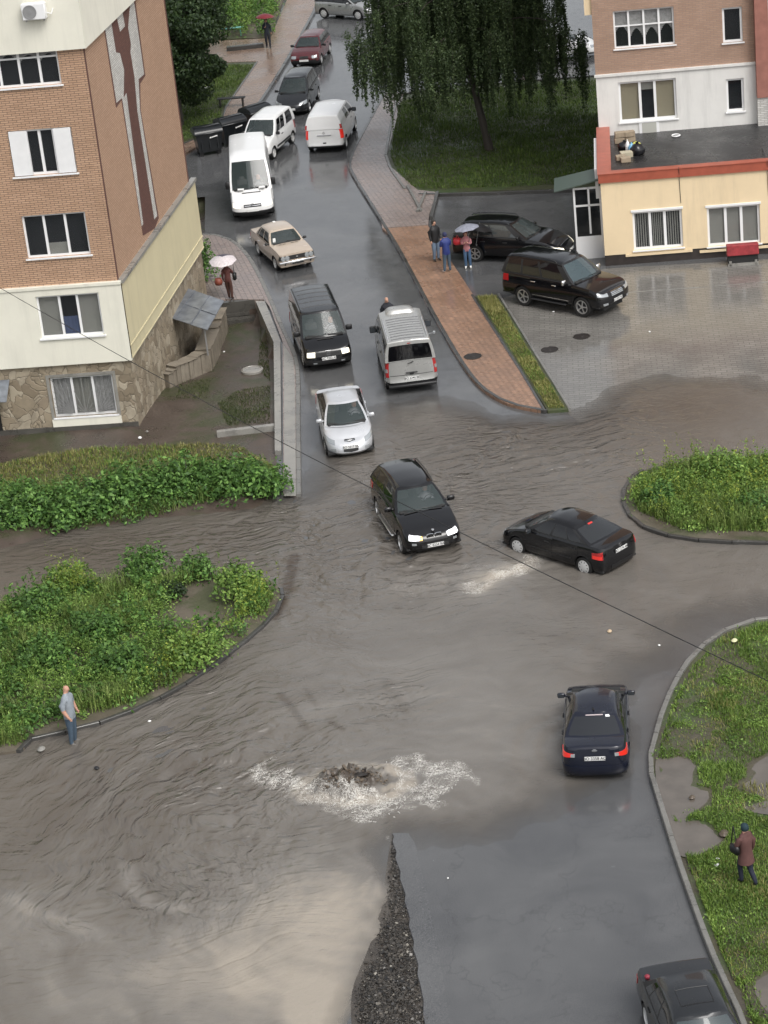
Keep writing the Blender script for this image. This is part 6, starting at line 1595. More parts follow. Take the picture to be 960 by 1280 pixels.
bag(790, 191, .16, .42, 'light blue plastic bag between the dark bags on the roof', simple('blue_plastic', (.18, .42, .62), .3)); bag(785, 190, .1, .5, 'small white bag left of the blue bag on the roof', M_paper)
bag(795, 183, .2, .2, 'yellow and black bag lying on top of the roof clutter', simple('yellow_plastic', (.6, .6, .12), .4))
o = MB().lathe([(.17, 0), (.2, .03), (.17, .06), (.14, .03), (.17, 0)], n=24).build('hose_coil', M_upvc); o.location = P(845, 170, zr+.01); tag(o, 'small white ring of hose lying on the black annex roof', 'hose')
# ------------------------------------------------------------------ people
def person(loc, facing, H, label, mats, pose=None, hair=(.05, .04, .035), bald=False, coat=None, scale=1, slim=1.0, hood=None, group=None):
    """mats: top, trousers, shoes; pose: joint overrides in units of height (x forward, y left, z up)"""
    J = dict(pel=(0, 0, .52), wai=(0, 0, .60), che=(.005, 0, .70), nek0=(0, 0, .80), nek=(.005, 0, .845), hd0=(.012, 0, .885), hd1=(.014, 0, .935), hdt=(.008, 0, .965), nose=(.062, 0, .905),
             shL=(0, .095, .785), elL=(-.01, .125, .63), wrL=(.04, .13, .50), hnL=(.055, .128, .465), shR=(0, -.095, .785), elR=(-.01, -.125, .63), wrR=(.04, -.13, .50), hnR=(.055, -.128, .465),
             hpL=(0, .05, .50), knL=(.012, .055, .28), anL=(-.01, .058, .045), toL=(.085, .068, .018), hpR=(0, -.05, .50), knR=(.012, -.055, .28), anR=(-.01, -.058, .045), toR=(.085, -.068, .018))
    J.update(pose or {})
    Rr = dict(pel=(.098, .082), wai=(.092, .076), che=(.102, .080), nek0=(.062, .052), nek=(.03, .03), hd0=(.045, .05), hd1=(.046, .052), hdt=(.030, .035), nose=(.008, .008),
              sh=(.050, .050), el=(.036, .036), wr=(.022, .022), hn=(.019, .012), hp=(.070, .070), kn=(.046, .046), an=(.032, .032), to=(.022, .016))
    bones = [('pel', 'wai', 0), ('wai', 'che', 0), ('che', 'nek0', 0), ('nek0', 'nek', 3), ('nek', 'hd0', 3), ('hd0', 'hd1', 3), ('hd1', 'hdt', 3), ('hd0', 'nose', 3)]
    for s_ in 'LR':
        bones += [('nek0', 'sh'+s_, 0), ('sh'+s_, 'el'+s_, 0), ('el'+s_, 'wr'+s_, 4), ('wr'+s_, 'hn'+s_, 3), ('pel', 'hp'+s_, 1), ('hp'+s_, 'kn'+s_, 1), ('kn'+s_, 'an'+s_, 1), ('an'+s_, 'to'+s_, 2)]
    # fingers: four and a thumb rooted in each palm
    for s_ in 'LR':
        w0, h0 = Vector(J['wr'+s_]), Vector(J['hn'+s_]); d = (h0-w0).normalized(); sd = Vector((1, 0, 0)) if abs(d.x) < .8 else Vector((0, 0, 1)); sd = (sd-d*sd.dot(d)).normalized(); pn = d.cross(sd)
        for i, L_ in enumerate((.018, .028, .03, .026, .020)):
            if i == 0: r_, t_ = h0-d*.012+sd*.016, h0+d*.002+sd*.034
            else: r_ = h0+d*.006+sd*(.0155-.009*i+.004); t_ = r_+d*L_*.8+pn*.006
            n1_, n2_ = 'f%s%d' % (s_, i), 'g%s%d' % (s_, i); J[n1_] = tuple(r_); J[n2_] = tuple(t_); bones += [('hn'+s_, n1_, 3), (n1_, n2_, 3)]
    names = list(J); ix = {n: i for i, n in enumerate(names)}
    me = bpy.data.meshes.new('p'); me.from_pydata([Vector(J[n])*H for n in names], [(ix[a], ix[b]) for a, b, _ in bones], []); me.update()
    o = bpy.data.objects.new('p', me); COL.objects.link(o); m = o.modifiers.new('s', 'SKIN'); m.use_smooth_shade = True; m.branch_smoothing = .3
    for n in names:
        k = n if n in Rr else n[:2]; r = Rr.get(k, (.0052, .0052)); r = (r[0]*H*(slim if k in ('pel', 'wai', 'che', 'hp', 'sh') else 1), r[1]*H*(slim if k in ('pel', 'wai', 'che', 'hp', 'sh') else 1))
        me.skin_vertices[0].data[ix[n]].radius = (r[1], r[0]) if k in ('pel', 'wai', 'che', 'nek0') else r
    me.skin_vertices[0].data[ix['pel']].use_root = True
    su = o.modifiers.new('u', 'SUBSURF'); su.levels = 1; su.render_levels = 1
    dg = bpy.context.evaluated_depsgraph_get(); me2 = bpy.data.meshes.new_from_object(o.evaluated_get(dg)); bpy.data.objects.remove(o)
    bmx = bmesh.new(); bmx.from_mesh(me2); be = [e for e in bmx.edges if e.is_boundary]
    if be: bmesh.ops.holes_fill(bmx, edges=be, sides=0); bmesh.ops.triangulate(bmx, faces=[f for f in bmx.faces if len(f.verts) > 4])
    bmesh.ops.recalc_face_normals(bmx, faces=bmx.faces); bmx.to_mesh(me2); bmx.free()
    for q in (mats['top'], mats['legs'], mats['shoes'], M_skin, mats.get('sleeve', mats['top'])): me2.materials.append(q)
    rad = lambda n: (Rr.get(n if n in Rr else n[:2], (.005, .005))[0])*H
    seg = [(Vector(J[a])*H, Vector(J[b])*H, k, rad(a), rad(b)) for a, b, k in bones]
    mi = []
    for p in me2.polygons:
        c = p.center; best = (9, 0)
        for a, b, k, ra, rb in seg:
            ab = b-a; t = max(0, min(1, (c-a).dot(ab)/max(ab.length_squared, 1e-9))); d = (c-a-ab*t).length-(ra+(rb-ra)*t)
            if d < best[0]: best = (d, k)
        k = best[1]
        if k == 1 and c.z > .505*H and mats.get('untucked', True) and abs(c.y) < .1*H: k = 0
        mi.append(k)
    me2.polygons.foreach_set('material_index', mi)
    body = bpy.data.objects.new('person', me2); COL.objects.link(body); body.location = loc; body.rotation_euler = (0, 0, facing); tag(body, label, 'person', group)
    hd = (Vector(J['hd0'])+Vector(J['hd1']))/2*H
    if not bald:
        hm = MB(); vs = []; n = 14; rr_ = [(0, .068), (.03, .064), (.050, .045), (.058, .018), (.056, -.012), (.045, -.035)]
        for r, z in rr_:
            for q in range(n):
                a = 2*PI*q/n; x, y = math.cos(a), math.sin(a); cut = max(0, x)*(.022 if z < .03 else 0)
                vs.append(hd+Vector((x*(r*1.12-cut)-.006, y*r*.96, z+(.022 if (x > .4 and z < .02) else 0)))*H)
        fs = [(i*n+q, (i+1)*n+q, (i+1)*n+(q+1) % n, i*n+(q+1) % n) for i in range(len(rr_)-1) for q in range(n)]
        hm.add(vs, fs); hm.build('hood' if hood else 'hair', hood or simple('hair_colour', hair, .7), body, smooth=180)
    fm = MB()
    for y in (.018, -.018): fm.lathe([(0, .004), (.006, 0), (0, -.004)], c=hd+Vector((.048, y, .004))*H, n=8, axis='X')
    fm.box(hd+Vector((.050, 0, -.028))*H, (.004*H, .022*H, .005*H)); fm.build('face_features', M_ink, body)
    if coat:
        mt, z0 = coat[0], coat[1]; prof = [(.80, .075, .06), (.76, .105, .078), (.68, .098, .08), (.60, .088, .075), (.50, .10, .09), (z0, .12, .105)]
        vs = []; n = 18
        for z, ry, rx in prof:
            for q in range(n): a = 2*PI*q/n; vs.append(Vector((math.cos(a)*rx*(1+.05*math.sin(a*5)*(z < .55)), math.sin(a)*ry, z))*H)
        fs = [(i*n+q, (i+1)*n+q, (i+1)*n+(q+1) % n, i*n+(q+1) % n) for i in range(len(prof)-1) for q in range(n)]
        MB().add(vs, fs).build('coat', mt, body, smooth=180)
    return body
def umbrella(loc, tilt, az, r, label, mat, mat2=None, panels=8, sag=.3):
    e = empty('umbrella', loc, az, label, 'umbrella'); e.rotation_euler = (0, tilt, az)
    vs = []; fs = []; n = panels*4; ms = []
    rings = [(0, 0), (.25, -.03), (.5, -.10), (.75, -.20), (1, -.34)]
    mb = MB()
    for i, (a, z) in enumerate(rings):
        for q in range(n):
            t = (q % 4)/4; sc_ = 1-(.07*math.sin(t*PI))*a; ang = 2*PI*q/n
            vs.append((math.cos(ang)*r*a*sc_, math.sin(ang)*r*a*sc_, r*z+.02*math.sin(t*PI)*a*r))
    for i in range(4):
        for q in range(n): mb.add([vs[i*n+q], vs[(i+1)*n+q], vs[(i+1)*n+(q+1) % n], vs[i*n+(q+1) % n]], [(0, 1, 2, 3)], 1 if (q//4) in (3, 4) else 0)
    o = mb.build('canopy', [mat, mat2 or mat], e, smooth=40)
    MB().tube([(0, 0, .05), (0, 0, -.85)], .008, 6).tube([(0, 0, -.85), (.03, 0, -.9), (.05, 0, -.86)], .012, 6).build('shaft', M_iron, e)
    rb_ = MB()
    for k in range(panels): a = 2*PI*k/panels; rb_.tube([(math.cos(a)*r*q_, math.sin(a)*r*q_, r*z_-.006) for q_, z_ in rings[1:]], .004, 4)
    rb_.build('ribs', M_iron, e)
    return e
def M_(n, c, r=.8, v=.12): return simple(n, c, r, var=v, vscale=9, bmp=.2, bscale=60)
jean = M_('blue_jeans', (.055, .085, .12)); dk = M_('dark_trousers', (.018, .02, .028)); ljean = M_('pale_blue_jeans', (.13, .18, .25)); shoe = M_('dark_shoes', (.02, .018, .016), .5); wshoe = M_('white_trainers', (.7, .7, .68), .5); grsh = M_('grey_trainers', (.12, .11, .1))
man = P(93, 931)
person(man, R_(-20), 1.86, 'bald elderly man in grey T-shirt and jeans standing on the flooded island kerb', dict(top=M_('grey_t_shirt', (.25, .28, .31)), legs=jean, shoes=grsh, sleeve=M_skin), bald=True, slim=1.2,
       pose=dict(shR=(0, -.10, .785), elR=(-.01, -.150, .635), wrR=(.06, -.145, .52), hnR=(.085, -.14, .49), elL=(.0, .145, .64), wrL=(.05, .14, .52), hnL=(.07, .14, .48), toL=(.09, .085, .018)))
person(P(336, 60, .11), R_(-85), 1.75, 'person in dark jacket walking down the far path beneath a red umbrella', dict(top=M_('dark_blue_jacket', (.015, .02, .03)), legs=dk, shoes=shoe), pose=dict(wrR=(.10, -.06, .70), elR=(.03, -.12, .64), hnR=(.12, -.04, .73), anL=(.05, .05, .045), toL=(.14, .06, .018), anR=(-.08, -.05, .05), toR=(.01, -.06, .02)))
umbrella(P(336, 60, .11)+Vector((0, -.1, 2.0)), .05, 0, .55, 'dark red umbrella held over the person on the far path', M_('dark_red_nylon', (.16, .015, .02), .4))
uw = P(288, 374.5, .11)
wom = person(uw, R_(75), 1.64, 'woman in brown trousers walking up the pavement beneath a pale umbrella', dict(top=M_('maroon_jacket', (.09, .03, .025)), legs=M_('brown_trousers', (.07, .03, .022)), shoes=shoe), slim=.92, pose=dict(elR=(.06, -.12, .66), wrR=(.12, -.07, .72), hnR=(.13, -.05, .76), anL=(.06, .035, .05), knL=(.05, .045, .28), toL=(.14, .045, .02)))
umbrella(uw+Vector((-.12, .15, 1.78)), .18, R_(-95), .56, 'pale pinkish patterned umbrella with two dark panels over the walking woman', simple('patterned_pale_nylon', (.56, .51, .52), .45, var=.22, vscale=14), M_('dark_nylon', (.03, .025, .05), .4))
hb = MB().box((0, 0, 0), (.16, .30, .30), bev=.05).tube([(0, -.1, .14), (0, 0, .45), (0, .1, .14)], .012, 5).build('shoulder_bag', M_('black_leather', (.01, .01, .01), .4), None, smooth=50); hb.location = uw+Vector((.28, .05, .95)); tag(hb, 'black shoulder bag on the right side of the woman with the pale umbrella', 'bag')
rbg = MB().lathe([(0, -.16), (.14, -.12), (.17, 0), (.13, .14), (0, .18)], n=14).build('carrier_bag', M_('reddish_brown_bag', (.2, .05, .03), .5), None, smooth=60); rbg.location = uw+Vector((-.38, .0, .80)); tag(rbg, 'reddish bag carried on the left side of the woman with the pale umbrella', 'bag')
# the group by the parked cars
person(P(546, 326, .11), R_(-60), 1.80, 'man in black jacket and pale jeans standing on the brown pavement', dict(top=M_('black_jacket', (.012, .012, .013), .6), legs=ljean, shoes=shoe), hair=(.03, .025, .02), slim=1.12, pose=dict(knR=(.03, -.06, .28)))
person(P(560, 340, .11), R_(110), 1.72, 'man in royal blue hooded jacket and jeans seen from behind', dict(top=M_('royal_blue_jacket', (.02, .035, .16), .6), legs=jean, shoes=wshoe), hair=(.03, .03, .05), slim=1.15, hood=M_('navy_hood', (.02, .025, .07)), pose=dict(elR=(.02, -.125, .64), wrR=(.10, -.06, .66), hnR=(.12, -.04, .69), elL=(.02, .125, .64), wrL=(.10, .06, .66), hnL=(.12, .04, .69), anL=(-.01, .085, .045), toL=(.08, .10, .018)))
pk = P(585.5, 335)
person(pk, R_(-95), 1.60, 'woman in pink top and blue jeans under a grey umbrella by the parked estate car', dict(top=M_('pink_top', (.38, .16, .17)), legs=M_('blue_jeans_two', (.05, .10, .18)), shoes=wshoe), slim=.88, hair=(.15, .05, .04), pose=dict(elL=(.06, .12, .66), wrL=(.12, .04, .70), hnL=(.13, .02, .73), elR=(.05, -.12, .66), wrR=(.11, -.05, .69), hnR=(.12, -.03, .72)))
umbrella(pk+Vector((.05, -.08, 1.88)), .12, R_(160), .52, 'bluish grey umbrella shading the woman in the pink top', simple('grey_blue_nylon', (.23, .24, .29), .4, var=.25, vscale=8))
umbrella(pk+Vector((.62, .6, 1.62)), .25, R_(20), .6, 'black umbrella open behind the woman in the pink top', M_('black_nylon', (.008, .008, .009), .4))
rd = MB().box((0, 0, 0), (.34, .16, .26), bev=.06).tube([(-.08, 0, .12), (0, 0, .3), (.08, 0, .12)], .012, 5).build('handbag', M_('bright_red_bag', (.55, .03, .04), .4), None, smooth=50); rd.location = pk+Vector((-.34, .1, 1.12)); tag(rd, 'bright red handbag on the left arm of the woman in pink', 'bag')
# walking woman on the lawn
ww = P(934, 1106, .14)
person(ww, R_(118), 1.66, 'woman in dark headscarf and brownish pink coat walking away over the muddy lawn', dict(top=M_('brown_pink_coat', (.10, .045, .04)), legs=M_('navy_trousers', (.012, .015, .03)), shoes=shoe), slim=1.0, hood=M_('dark_teal_scarf', (.01, .03, .04)), coat=(M_('brown_pink_coat_two', (.10, .045, .04)), .37),
       pose=dict(knL=(.10, .04, .30), anL=(.06, .04, .06), toL=(.15, .045, .03), knR=(-.02, -.04, .27), anR=(-.14, -.05, .08), toR=(-.08, -.05, .03), elL=(.03, .13, .65), wrL=(.10, .10, .62), hnL=(.13, .09, .62)))
sb = MB().box((0, 0, 0), (.14, .30, .24), bev=.05).tube([(0, -.1, .1), (.05, .08, .55)], .015, 5).tube([(0, .12, .1), (.05, .08, .55)], .015, 5).build('shoulder_bag', M_('black_bag', (.008, .008, .009), .4), None, smooth=50); sb.location = ww+Vector((-.25, .0, .98)); sb.rotation_euler = (0, 0, R_(30)); tag(sb, 'black shoulder bag on the left side of the woman in the brownish coat', 'bag')
# head and shoulders seen over the grey minibus
person(P(488, 425), R_(-80), 1.78, 'bald man in dark top standing in front of the light grey minibus', dict(top=M_('charcoal_top', (.015, .016, .022)), legs=dk, shoes=shoe), bald=True, slim=1.1)

# ------------------------------------------------------------------ foliage
def leaf_mat(name, dark, mid, light, rough=.55):
    m, nt, b = new_mat(name); g = N(nt, 'ShaderNodeNewGeometry')
    c = ramp(nt, g.outputs['Random Per Island'], [(0, dark), (.45, mid), (.85, light), (1, tuple(x*1.25 for x in light))])
    n1 = noise(nt, .9, 3); c = mixc(nt, ramp(nt, n1, [(.35, .55), (.65, 0)]), c, tuple(x*.6 for x in dark)); nt.links.new(c, b.inputs['Base Color'])
    b.inputs['Roughness'].default_value = rough; b.inputs['Specular IOR Level'].default_value = .35
    tr = N(nt, 'ShaderNodeBsdfTranslucent'); nt.links.new(mixc(nt, .5, c, (.12, .2, .03)), tr.inputs[0]); mx = N(nt, 'ShaderNodeMixShader'); mx.inputs[0].default_value = .25
    out = [q for q in nt.nodes if q.type == 'OUTPUT_MATERIAL'][0]; nt.links.new(b.outputs[0], mx.inputs[1]); nt.links.new(tr.outputs[0], mx.inputs[2]); nt.links.new(mx.outputs[0], out.inputs[0]); return m
L_willow = leaf_mat('weeping_birch_leaf', (.034, .056, .024), (.062, .098, .042), (.12, .17, .07))
L_dark = leaf_mat('dark_tree_leaf', (.014, .028, .012), (.026, .05, .018), (.055, .09, .032))
L_bush = leaf_mat('bush_leaf', (.035, .085, .018), (.085, .19, .04), (.18, .33, .075))
L_weed = leaf_mat('weed_leaf', (.075, .15, .03), (.16, .28, .05), (.30, .44, .10))
L_yel = leaf_mat('yellowish_weed', (.09, .15, .02), (.20, .28, .035), (.36, .42, .07))
L_grass = leaf_mat('grass_blade', (.065, .13, .02), (.15, .25, .042), (.27, .38, .085))
L_dry = leaf_mat('dry_grass_blade', (.15, .15, .045), (.27, .26, .08), (.4, .37, .14))
L_gmix = leaf_mat('thin_yard_grass', (.03, .045, .015), (.06, .08, .025), (.10, .12, .04))
M_bark = m_soil('bark', (.03, .025, .02), (.07, .06, .05), None, .8)
def leaves(cs, size, norm=None, jitter=1.0, aspect=.55, rng=RNG):
    """kite shaped leaves at the given centres"""
    n = len(cs); d = rng.normal(size=(n, 3)); 
    if norm is not None: d = d*jitter+norm
    d /= np.linalg.norm(d, axis=1)[:, None]+1e-9
    t = rng.normal(size=(n, 3)); t -= d*(t*d).sum(1)[:, None]; t /= np.linalg.norm(t, axis=1)[:, None]+1e-9; bt = np.cross(d, t)
    s = (size*(.6+.8*rng.random(n)))[:, None] if np.ndim(size) == 0 else size[:, None]
    V = np.stack([cs-t*s*.5, cs+bt*s*aspect*.5-t*s*.05+d*s*.06, cs+t*s*.6, cs-bt*s*aspect*.5-t*s*.05+d*s*.06], 1).reshape(-1, 3)
    return V, np.arange(n*4).reshape(-1, 4)
def blades(cs, h, w, lean=.5, rng=RNG):
    n = len(cs); a = rng.random(n)*2*PI; L_ = np.stack([np.cos(a), np.sin(a), 0*a], 1); lean_ = (rng.random(n)*lean)[:, None]; hh = (h*(.5+rng.random(n)))[:, None] if np.ndim(h) == 0 else (h*(.6+.7*rng.random(n)))[:, None]
    sd = np.stack([-np.sin(a), np.cos(a), 0*a], 1)*w*.5; up = np.array([[0, 0, 1.]])
    V = np.stack([cs-sd, cs+sd, cs+sd*.7+up*hh*.6+L_*lean_*hh*.35, cs-sd*.7+up*hh*.6+L_*lean_*hh*.35, cs+up*hh*(1-.25*lean_)+L_*lean_*hh*1.0+sd*.1, cs+up*hh*(1-.25*lean_)+L_*lean_*hh*1.0-sd*.1], 1).reshape(-1, 3)
    b = np.arange(n)[:, None]*6; Fq = np.concatenate([b+np.array([[0, 1, 2, 3]]), b+np.array([[3, 2, 4, 5]])]); return V, Fq
def scatter_poly(poly, n, rng=RNG):
    xs_ = [p[0] for p in poly]; ys_ = [p[1] for p in poly]; x = rng.uniform(min(xs_), max(xs_), n*3); y = rng.uniform(min(ys_), max(ys_), n*3); k = pip(x, y, poly); return x[k][:n], y[k][:n]
def mound_leaves(c, r, h, n, rng=RNG, dens=1.0):
    """leaf centres over and in an uneven mound"""
    a = rng.random(n)*2*PI; u = np.sqrt(rng.random(n)); z = np.sqrt(np.maximum(0, 1-u**2)); k = .72+.35*rng.random(n); b = 1+.22*np.sin(a*3+rng.random()*6)+.15*np.sin(a*5+rng.random()*6)
    P_ = np.stack([c[0]+np.cos(a)*u*r*b, c[1]+np.sin(a)*u*r*b, c[2]+z*h*k*(1+.2*np.sin(a*4+u*5))+.02], 1); nm = np.stack([np.cos(a)*u, np.sin(a)*u, z*.9+.5], 1); return P_, nm
# --- weeping tree
tb = P(612, 187, .1)
wt = empty('weeping_tree', tb, 0, 'large weeping tree with hanging dark foliage leaning over the east lawn', 'tree')
top = P(586, 60, 5.2)-tb; top = Vector((-.9, .6, 5.6))
tk = MB(); tk.tube([(0, 0, -.1), (-.12, .05, .8), (-.38, .2, 2.4), (-.62, .4, 4.0), (-.9, .6, 5.6), (-1.0, .7, 7.4), (-.95, .8, 9.2)], [.24, .19, .165, .15, .13, .09, .04], 10)
limbs = []
for i in range(34):
    a = 2*PI*i/34*3.4+random.uniform(-.2, .2); z0 = 3.9+5.6*(i/34); L_ = (6.0-3.0*(i/34))*random.uniform(.85, 1.1); b0 = Vector((-.62+(-.3)*(z0-4)/4, .4+.3*(z0-4)/4, z0))
    pts = [b0]; 
    for k in range(1, 6): u = k/5; pts.append(b0+Vector((math.cos(a)*L_*u, math.sin(a)*L_*u, 1.5*math.sin(u*PI*.62)-u*.5)))
    limbs.append(pts); tk.tube(pts, [.07, .06, .045, .03, .02, .01], 6)
tk.build('trunk', M_bark, wt, smooth=60)
rng = np.random.default_rng(5); C_L = []; tw = MB()
for li_, pts in enumerate(limbs):
    for b_ in range(17):
        u = rng.random()**.65*5; i = min(4, int(u)); p0 = pts[i].lerp(pts[i+1], u-i)+Vector(rng.normal(size=3)*[.40, .40, .2])
        L0 = rng.uniform(1.5, 5.0)*(1.1 if u > 2.5 else .9); zmin = 1.2+rng.random()*2.3; L0 = min(L0, p0.z-zmin); a = rng.random()*6.28; cur = .3*rng.random()
        if L0 < .4: continue
        for s_ in range(6):
            p = p0+Vector(rng.normal(size=3)*[.10, .10, .1]); L_ = L0*rng.uniform(.55, 1.05)
            n = int(L_*56); t = np.sort(rng.random(n)**.9); wd = .028+.05*(1-t)
            q = np.stack([p.x+np.cos(a)*cur*t**1.5+rng.normal(size=n)*wd, p.y+np.sin(a)*cur*t**1.5+rng.normal(size=n)*wd, p.z-L_*t], 1); C_L.append(q)
            if s_ == 0: tw.tube([(p.x+math.cos(a)*cur*v**1.5, p.y+math.sin(a)*cur*v**1.5, p.z-L_*v) for v in (0, .5, 1)], .007, 3)
C_L = np.concatenate(C_L); V, Fq = leaves(C_L, .092, norm=np.array([[0, 0, .1]]), aspect=.6, rng=rng); print('willow leaves', len(C_L))
np_mesh('crown', V, Fq, L_willow, wt, smooth=False); tw.build('twigs', M_bark, wt)
# --- crown trees
def tree(loc, r, zc, hz, n, mat, label, name='tree', trunk=.18, seed=1, size=.16, nl=34):
    rng = np.random.default_rng(seed); t = empty(name, loc, 0, label, 'tree'); tk = MB(); tk.tube([(0, 0, -.15), (.05, 0, zc*.4), (0, .1, zc), (0, .1, zc+hz*.7)], [trunk, trunk*.8, trunk*.55, trunk*.15], 9)
    cl = []
    for i in range(nl):
        d = rng.normal(size=3); d /= np.linalg.norm(d); k = rng.random()**.45; c = np.array([d[0]*r*k*.8, d[1]*r*k*.8, zc+d[2]*hz*k*.85]); cl.append((c, r*rng.uniform(.22, .42)))
        if i % 2 == 0: tk.tube([(0, .05, zc*.55+rng.random()*zc*.4), tuple(c*np.array([.5, .5, .95])), tuple(c)], [trunk*.4, trunk*.25, .02], 5)
    tk.build('trunk', M_bark, t, smooth=60); pts = []; nm = []
    for c, rc in cl:
        m = n//nl; d = rng.normal(size=(m, 3)); d /= np.linalg.norm(d, axis=1)[:, None]; k = rng.random(m)**.35; pts.append(c+d*(rc*k)[:, None]*np.array([1, 1, .75])); nm.append(d+[0, 0, .5])
    V, Fq = leaves(np.concatenate(pts), size, norm=np.concatenate(nm)*.8, aspect=.7, rng=rng); np_mesh('crown', V, Fq, mat, t, smooth=False); return t
tree(P(226, 158, .1), 3.7, 5.0, 4.6, 52000, L_dark, 'dense dark tree rising behind the bins beside the apartment block', seed=2)
tree(P(222, 75, .1), 3.8, 4.6, 4.4, 30000, L_dark, 'second dark tree behind the dense one at the top left', seed=3)
tree(P(655, 40, 0), 3.6, 7.2, 4.2, 26000, L_dark, 'tall dark tree behind the weeping tree by the far car park', seed=4)
# small shrub next to the far pavement and one by the building corner
def shrub(loc, r, h, n, mat, label, size=.1, group=None, name='shrub', seed=0, stems=7, cat='shrub'):
    rng = np.random.default_rng(seed+100); t = empty(name, loc, 0, label, cat, group); pts = []; nm = []
    k = MB()
    for i in range(stems):
        a = 2*PI*i/stems+rng.random(); rr_ = r*.5*rng.random()**.5+r*.15; c = (math.cos(a)*rr_, math.sin(a)*rr_, 0); hh = h*rng.uniform(.65, 1.05); q, m_ = mound_leaves(c, r*rng.uniform(.4, .62), hh, n//stems, rng); pts.append(q); nm.append(m_)
        k.tube([(0, 0, -.05), (c[0]*.6, c[1]*.6, hh*.5), (c[0], c[1], hh*.9)], [.018, .012, .005], 4)
    k.build('stem', M_bark, t); V, Fq = leaves(np.concatenate(pts), size, norm=np.concatenate(nm), jitter=.7, rng=rng, aspect=.6); np_mesh('foliage', V, Fq, mat, t, smooth=False); return t
shrub(P(253, 352, .0), .75, 1.9, 1600, L_bush, 'tall narrow green shrub at the far corner of the apartment block', .12, seed=1)
# bushes along the stream under the yard
k_ = 0
for (x, y, r, h, n, lab) in ((20, 642, 1.3, 1.1, 2600, 'leafy bush at the left frame edge beside the stream'), (75, 640, 1.2, 1.0, 2400, 'leafy bush second from the left in the row above the stream'), (130, 628, 1.2, 1.0, 2300, 'dark leafy bush in front of the yellowish lawn, left of centre in the row'),
                          (185, 612, 1.3, 1.05, 2500, 'broad bush in the middle of the row above the stream'), (238, 606, 1.35, 1.1, 2600, 'bright leafy bush below the muddy yard'), (290, 606, 1.4, 1.15, 2800, 'big rounded bush near the end of the row beside the retaining wall'), (338, 607, .85, .9, 1500, 'smaller bush against the end of the retaining wall')):
    p = P(x, y+12, 0); p.z = .08; shrub(p, r, h, n, L_bush, lab, .135, 'bushes in a row above the stream', seed=k_, stems=9); k_ += 1
for (x, y, r, h, n, m_, lab) in ((185, 722, .9, 1.0, 1500, L_bush, 'tall leafy bush sticking up at the back of the left island'), (247, 722, .6, .75, 900, L_bush, 'small dark bush with pale blossoms by the bare patch on the left island'), (85, 740, .9, .8, 1300, L_weed, 'bright bush with yellow blossom at the back of the left island'),
                                 (48, 770, 1.0, .8, 1500, L_bush, 'broad leaved bush at the left side of the island'), (120, 800, 1.0, .9, 1700, L_bush, 'large leafy clump in the middle of the left island'), (150, 840, .9, .85, 1500, L_bush, 'dark leafy clump above the elderly man on the island'),
                                 (300, 745, .9, .9, 1500, L_weed, 'pale green feathery clump at the east tip of the left island'), (60, 830, .9, .8, 1300, L_bush, 'leafy clump left of the elderly man on the island'), (215, 745, .45, .4, 500, L_dark, 'very dark low plant beside the bare patch on the left island'), (245, 850-20, .9, .8, 1400, L_weed, 'tall light green clump near the island kerb'),
                                 (825, 630, .7, .75, 1100, L_bush, 'leafy bush at the west end of the right island'), (905, 600, 1.0, .8, 1500, L_weed, 'bright green clump in the middle of the right island'), (945, 640, .7, .6, 1000, L_bush, 'dark green clump by the right frame edge on the island')):
    shrub(P(x, y, .12), r, h, n, m_, lab, .11, seed=k_, stems=8); k_ += 1
def stuff(name, V, Fq, mat, label):
    o = np_mesh(name, V, Fq, mat, smooth=False); tag(o, label, 'plants', None, 'stuff'); return o
def weeds(name, poly, n_cl, mat, label, hmin=.2, hmax=.6, size=.085, per=70, z=.12, seed=1, excl=None, rmin=.18, rmax=.45, zf=None):
    rng = np.random.default_rng(seed); x, y = scatter_poly(poly, n_cl, rng); pts = []; nm = []
    for a, b in zip(x, y):
        if excl is not None and excl(a, b): continue
        hh = rng.uniform(hmin, hmax)*(1 if rng.random() > .2 else 1.35); q, m_ = mound_leaves((a, b, zf(a, b) if zf else z), rng.uniform(rmin, rmax), hh, int(per*rng.uniform(.5, 1.4)), rng); pts.append(q); nm.append(m_)
        if hmax > .3 and rng.random() < .55:
            for _ in range(rng.integers(1, 5)):
                n_ = int(rng.integers(8, 18)); t_ = rng.random(n_); lx, ly = rng.normal(size=2)*.12; ox, oy = rng.normal(size=2)*.18
                pts.append(np.stack([a+ox+lx*t_+rng.normal(size=n_)*.025, b+oy+ly*t_+rng.normal(size=n_)*.025, z+hh*(.5+1.15*t_)], 1)); nm.append(np.stack([rng.normal(size=n_), rng.normal(size=n_), .6+0*t_], 1))
    V, Fq = leaves(np.concatenate(pts), size, norm=np.concatenate(nm), jitter=.8, rng=rng, aspect=.5); return stuff(name, V, Fq, mat, label)
LIp = [(p.x, p.y) for p in li if p.x > -13.5]; ci = P(255, 757, .12)
bare = lambda a, b: ((a-ci.x)/1.15)**2+((b-ci.y)/1.7)**2 < 1
LIc = PX([(-60, 945), (21, 938), (60, 915), (165, 885), (230, 852), (290, 810), (328, 776), (344, 752), (325, 730), (270, 727), (190, 730), (90, 741), (-60, 785)])
weeds('undergrowth', LIc, 600, L_weed, 'dense light green weeds covering the left island', .12, .5, .068, 85, seed=1, excl=bare)
weeds('undergrowth', LIc, 190, L_bush, 'broad leaved darker weeds mixed through the left island', .2, .55, .13, 50, seed=2, excl=bare)
weeds('blossom', PX([(60, 745), (110, 738), (120, 752), (70, 760)])+[], 26, L_yel, 'patch of yellow flowering weeds at the back of the left island', .5, .8, .06, 60, seed=3)
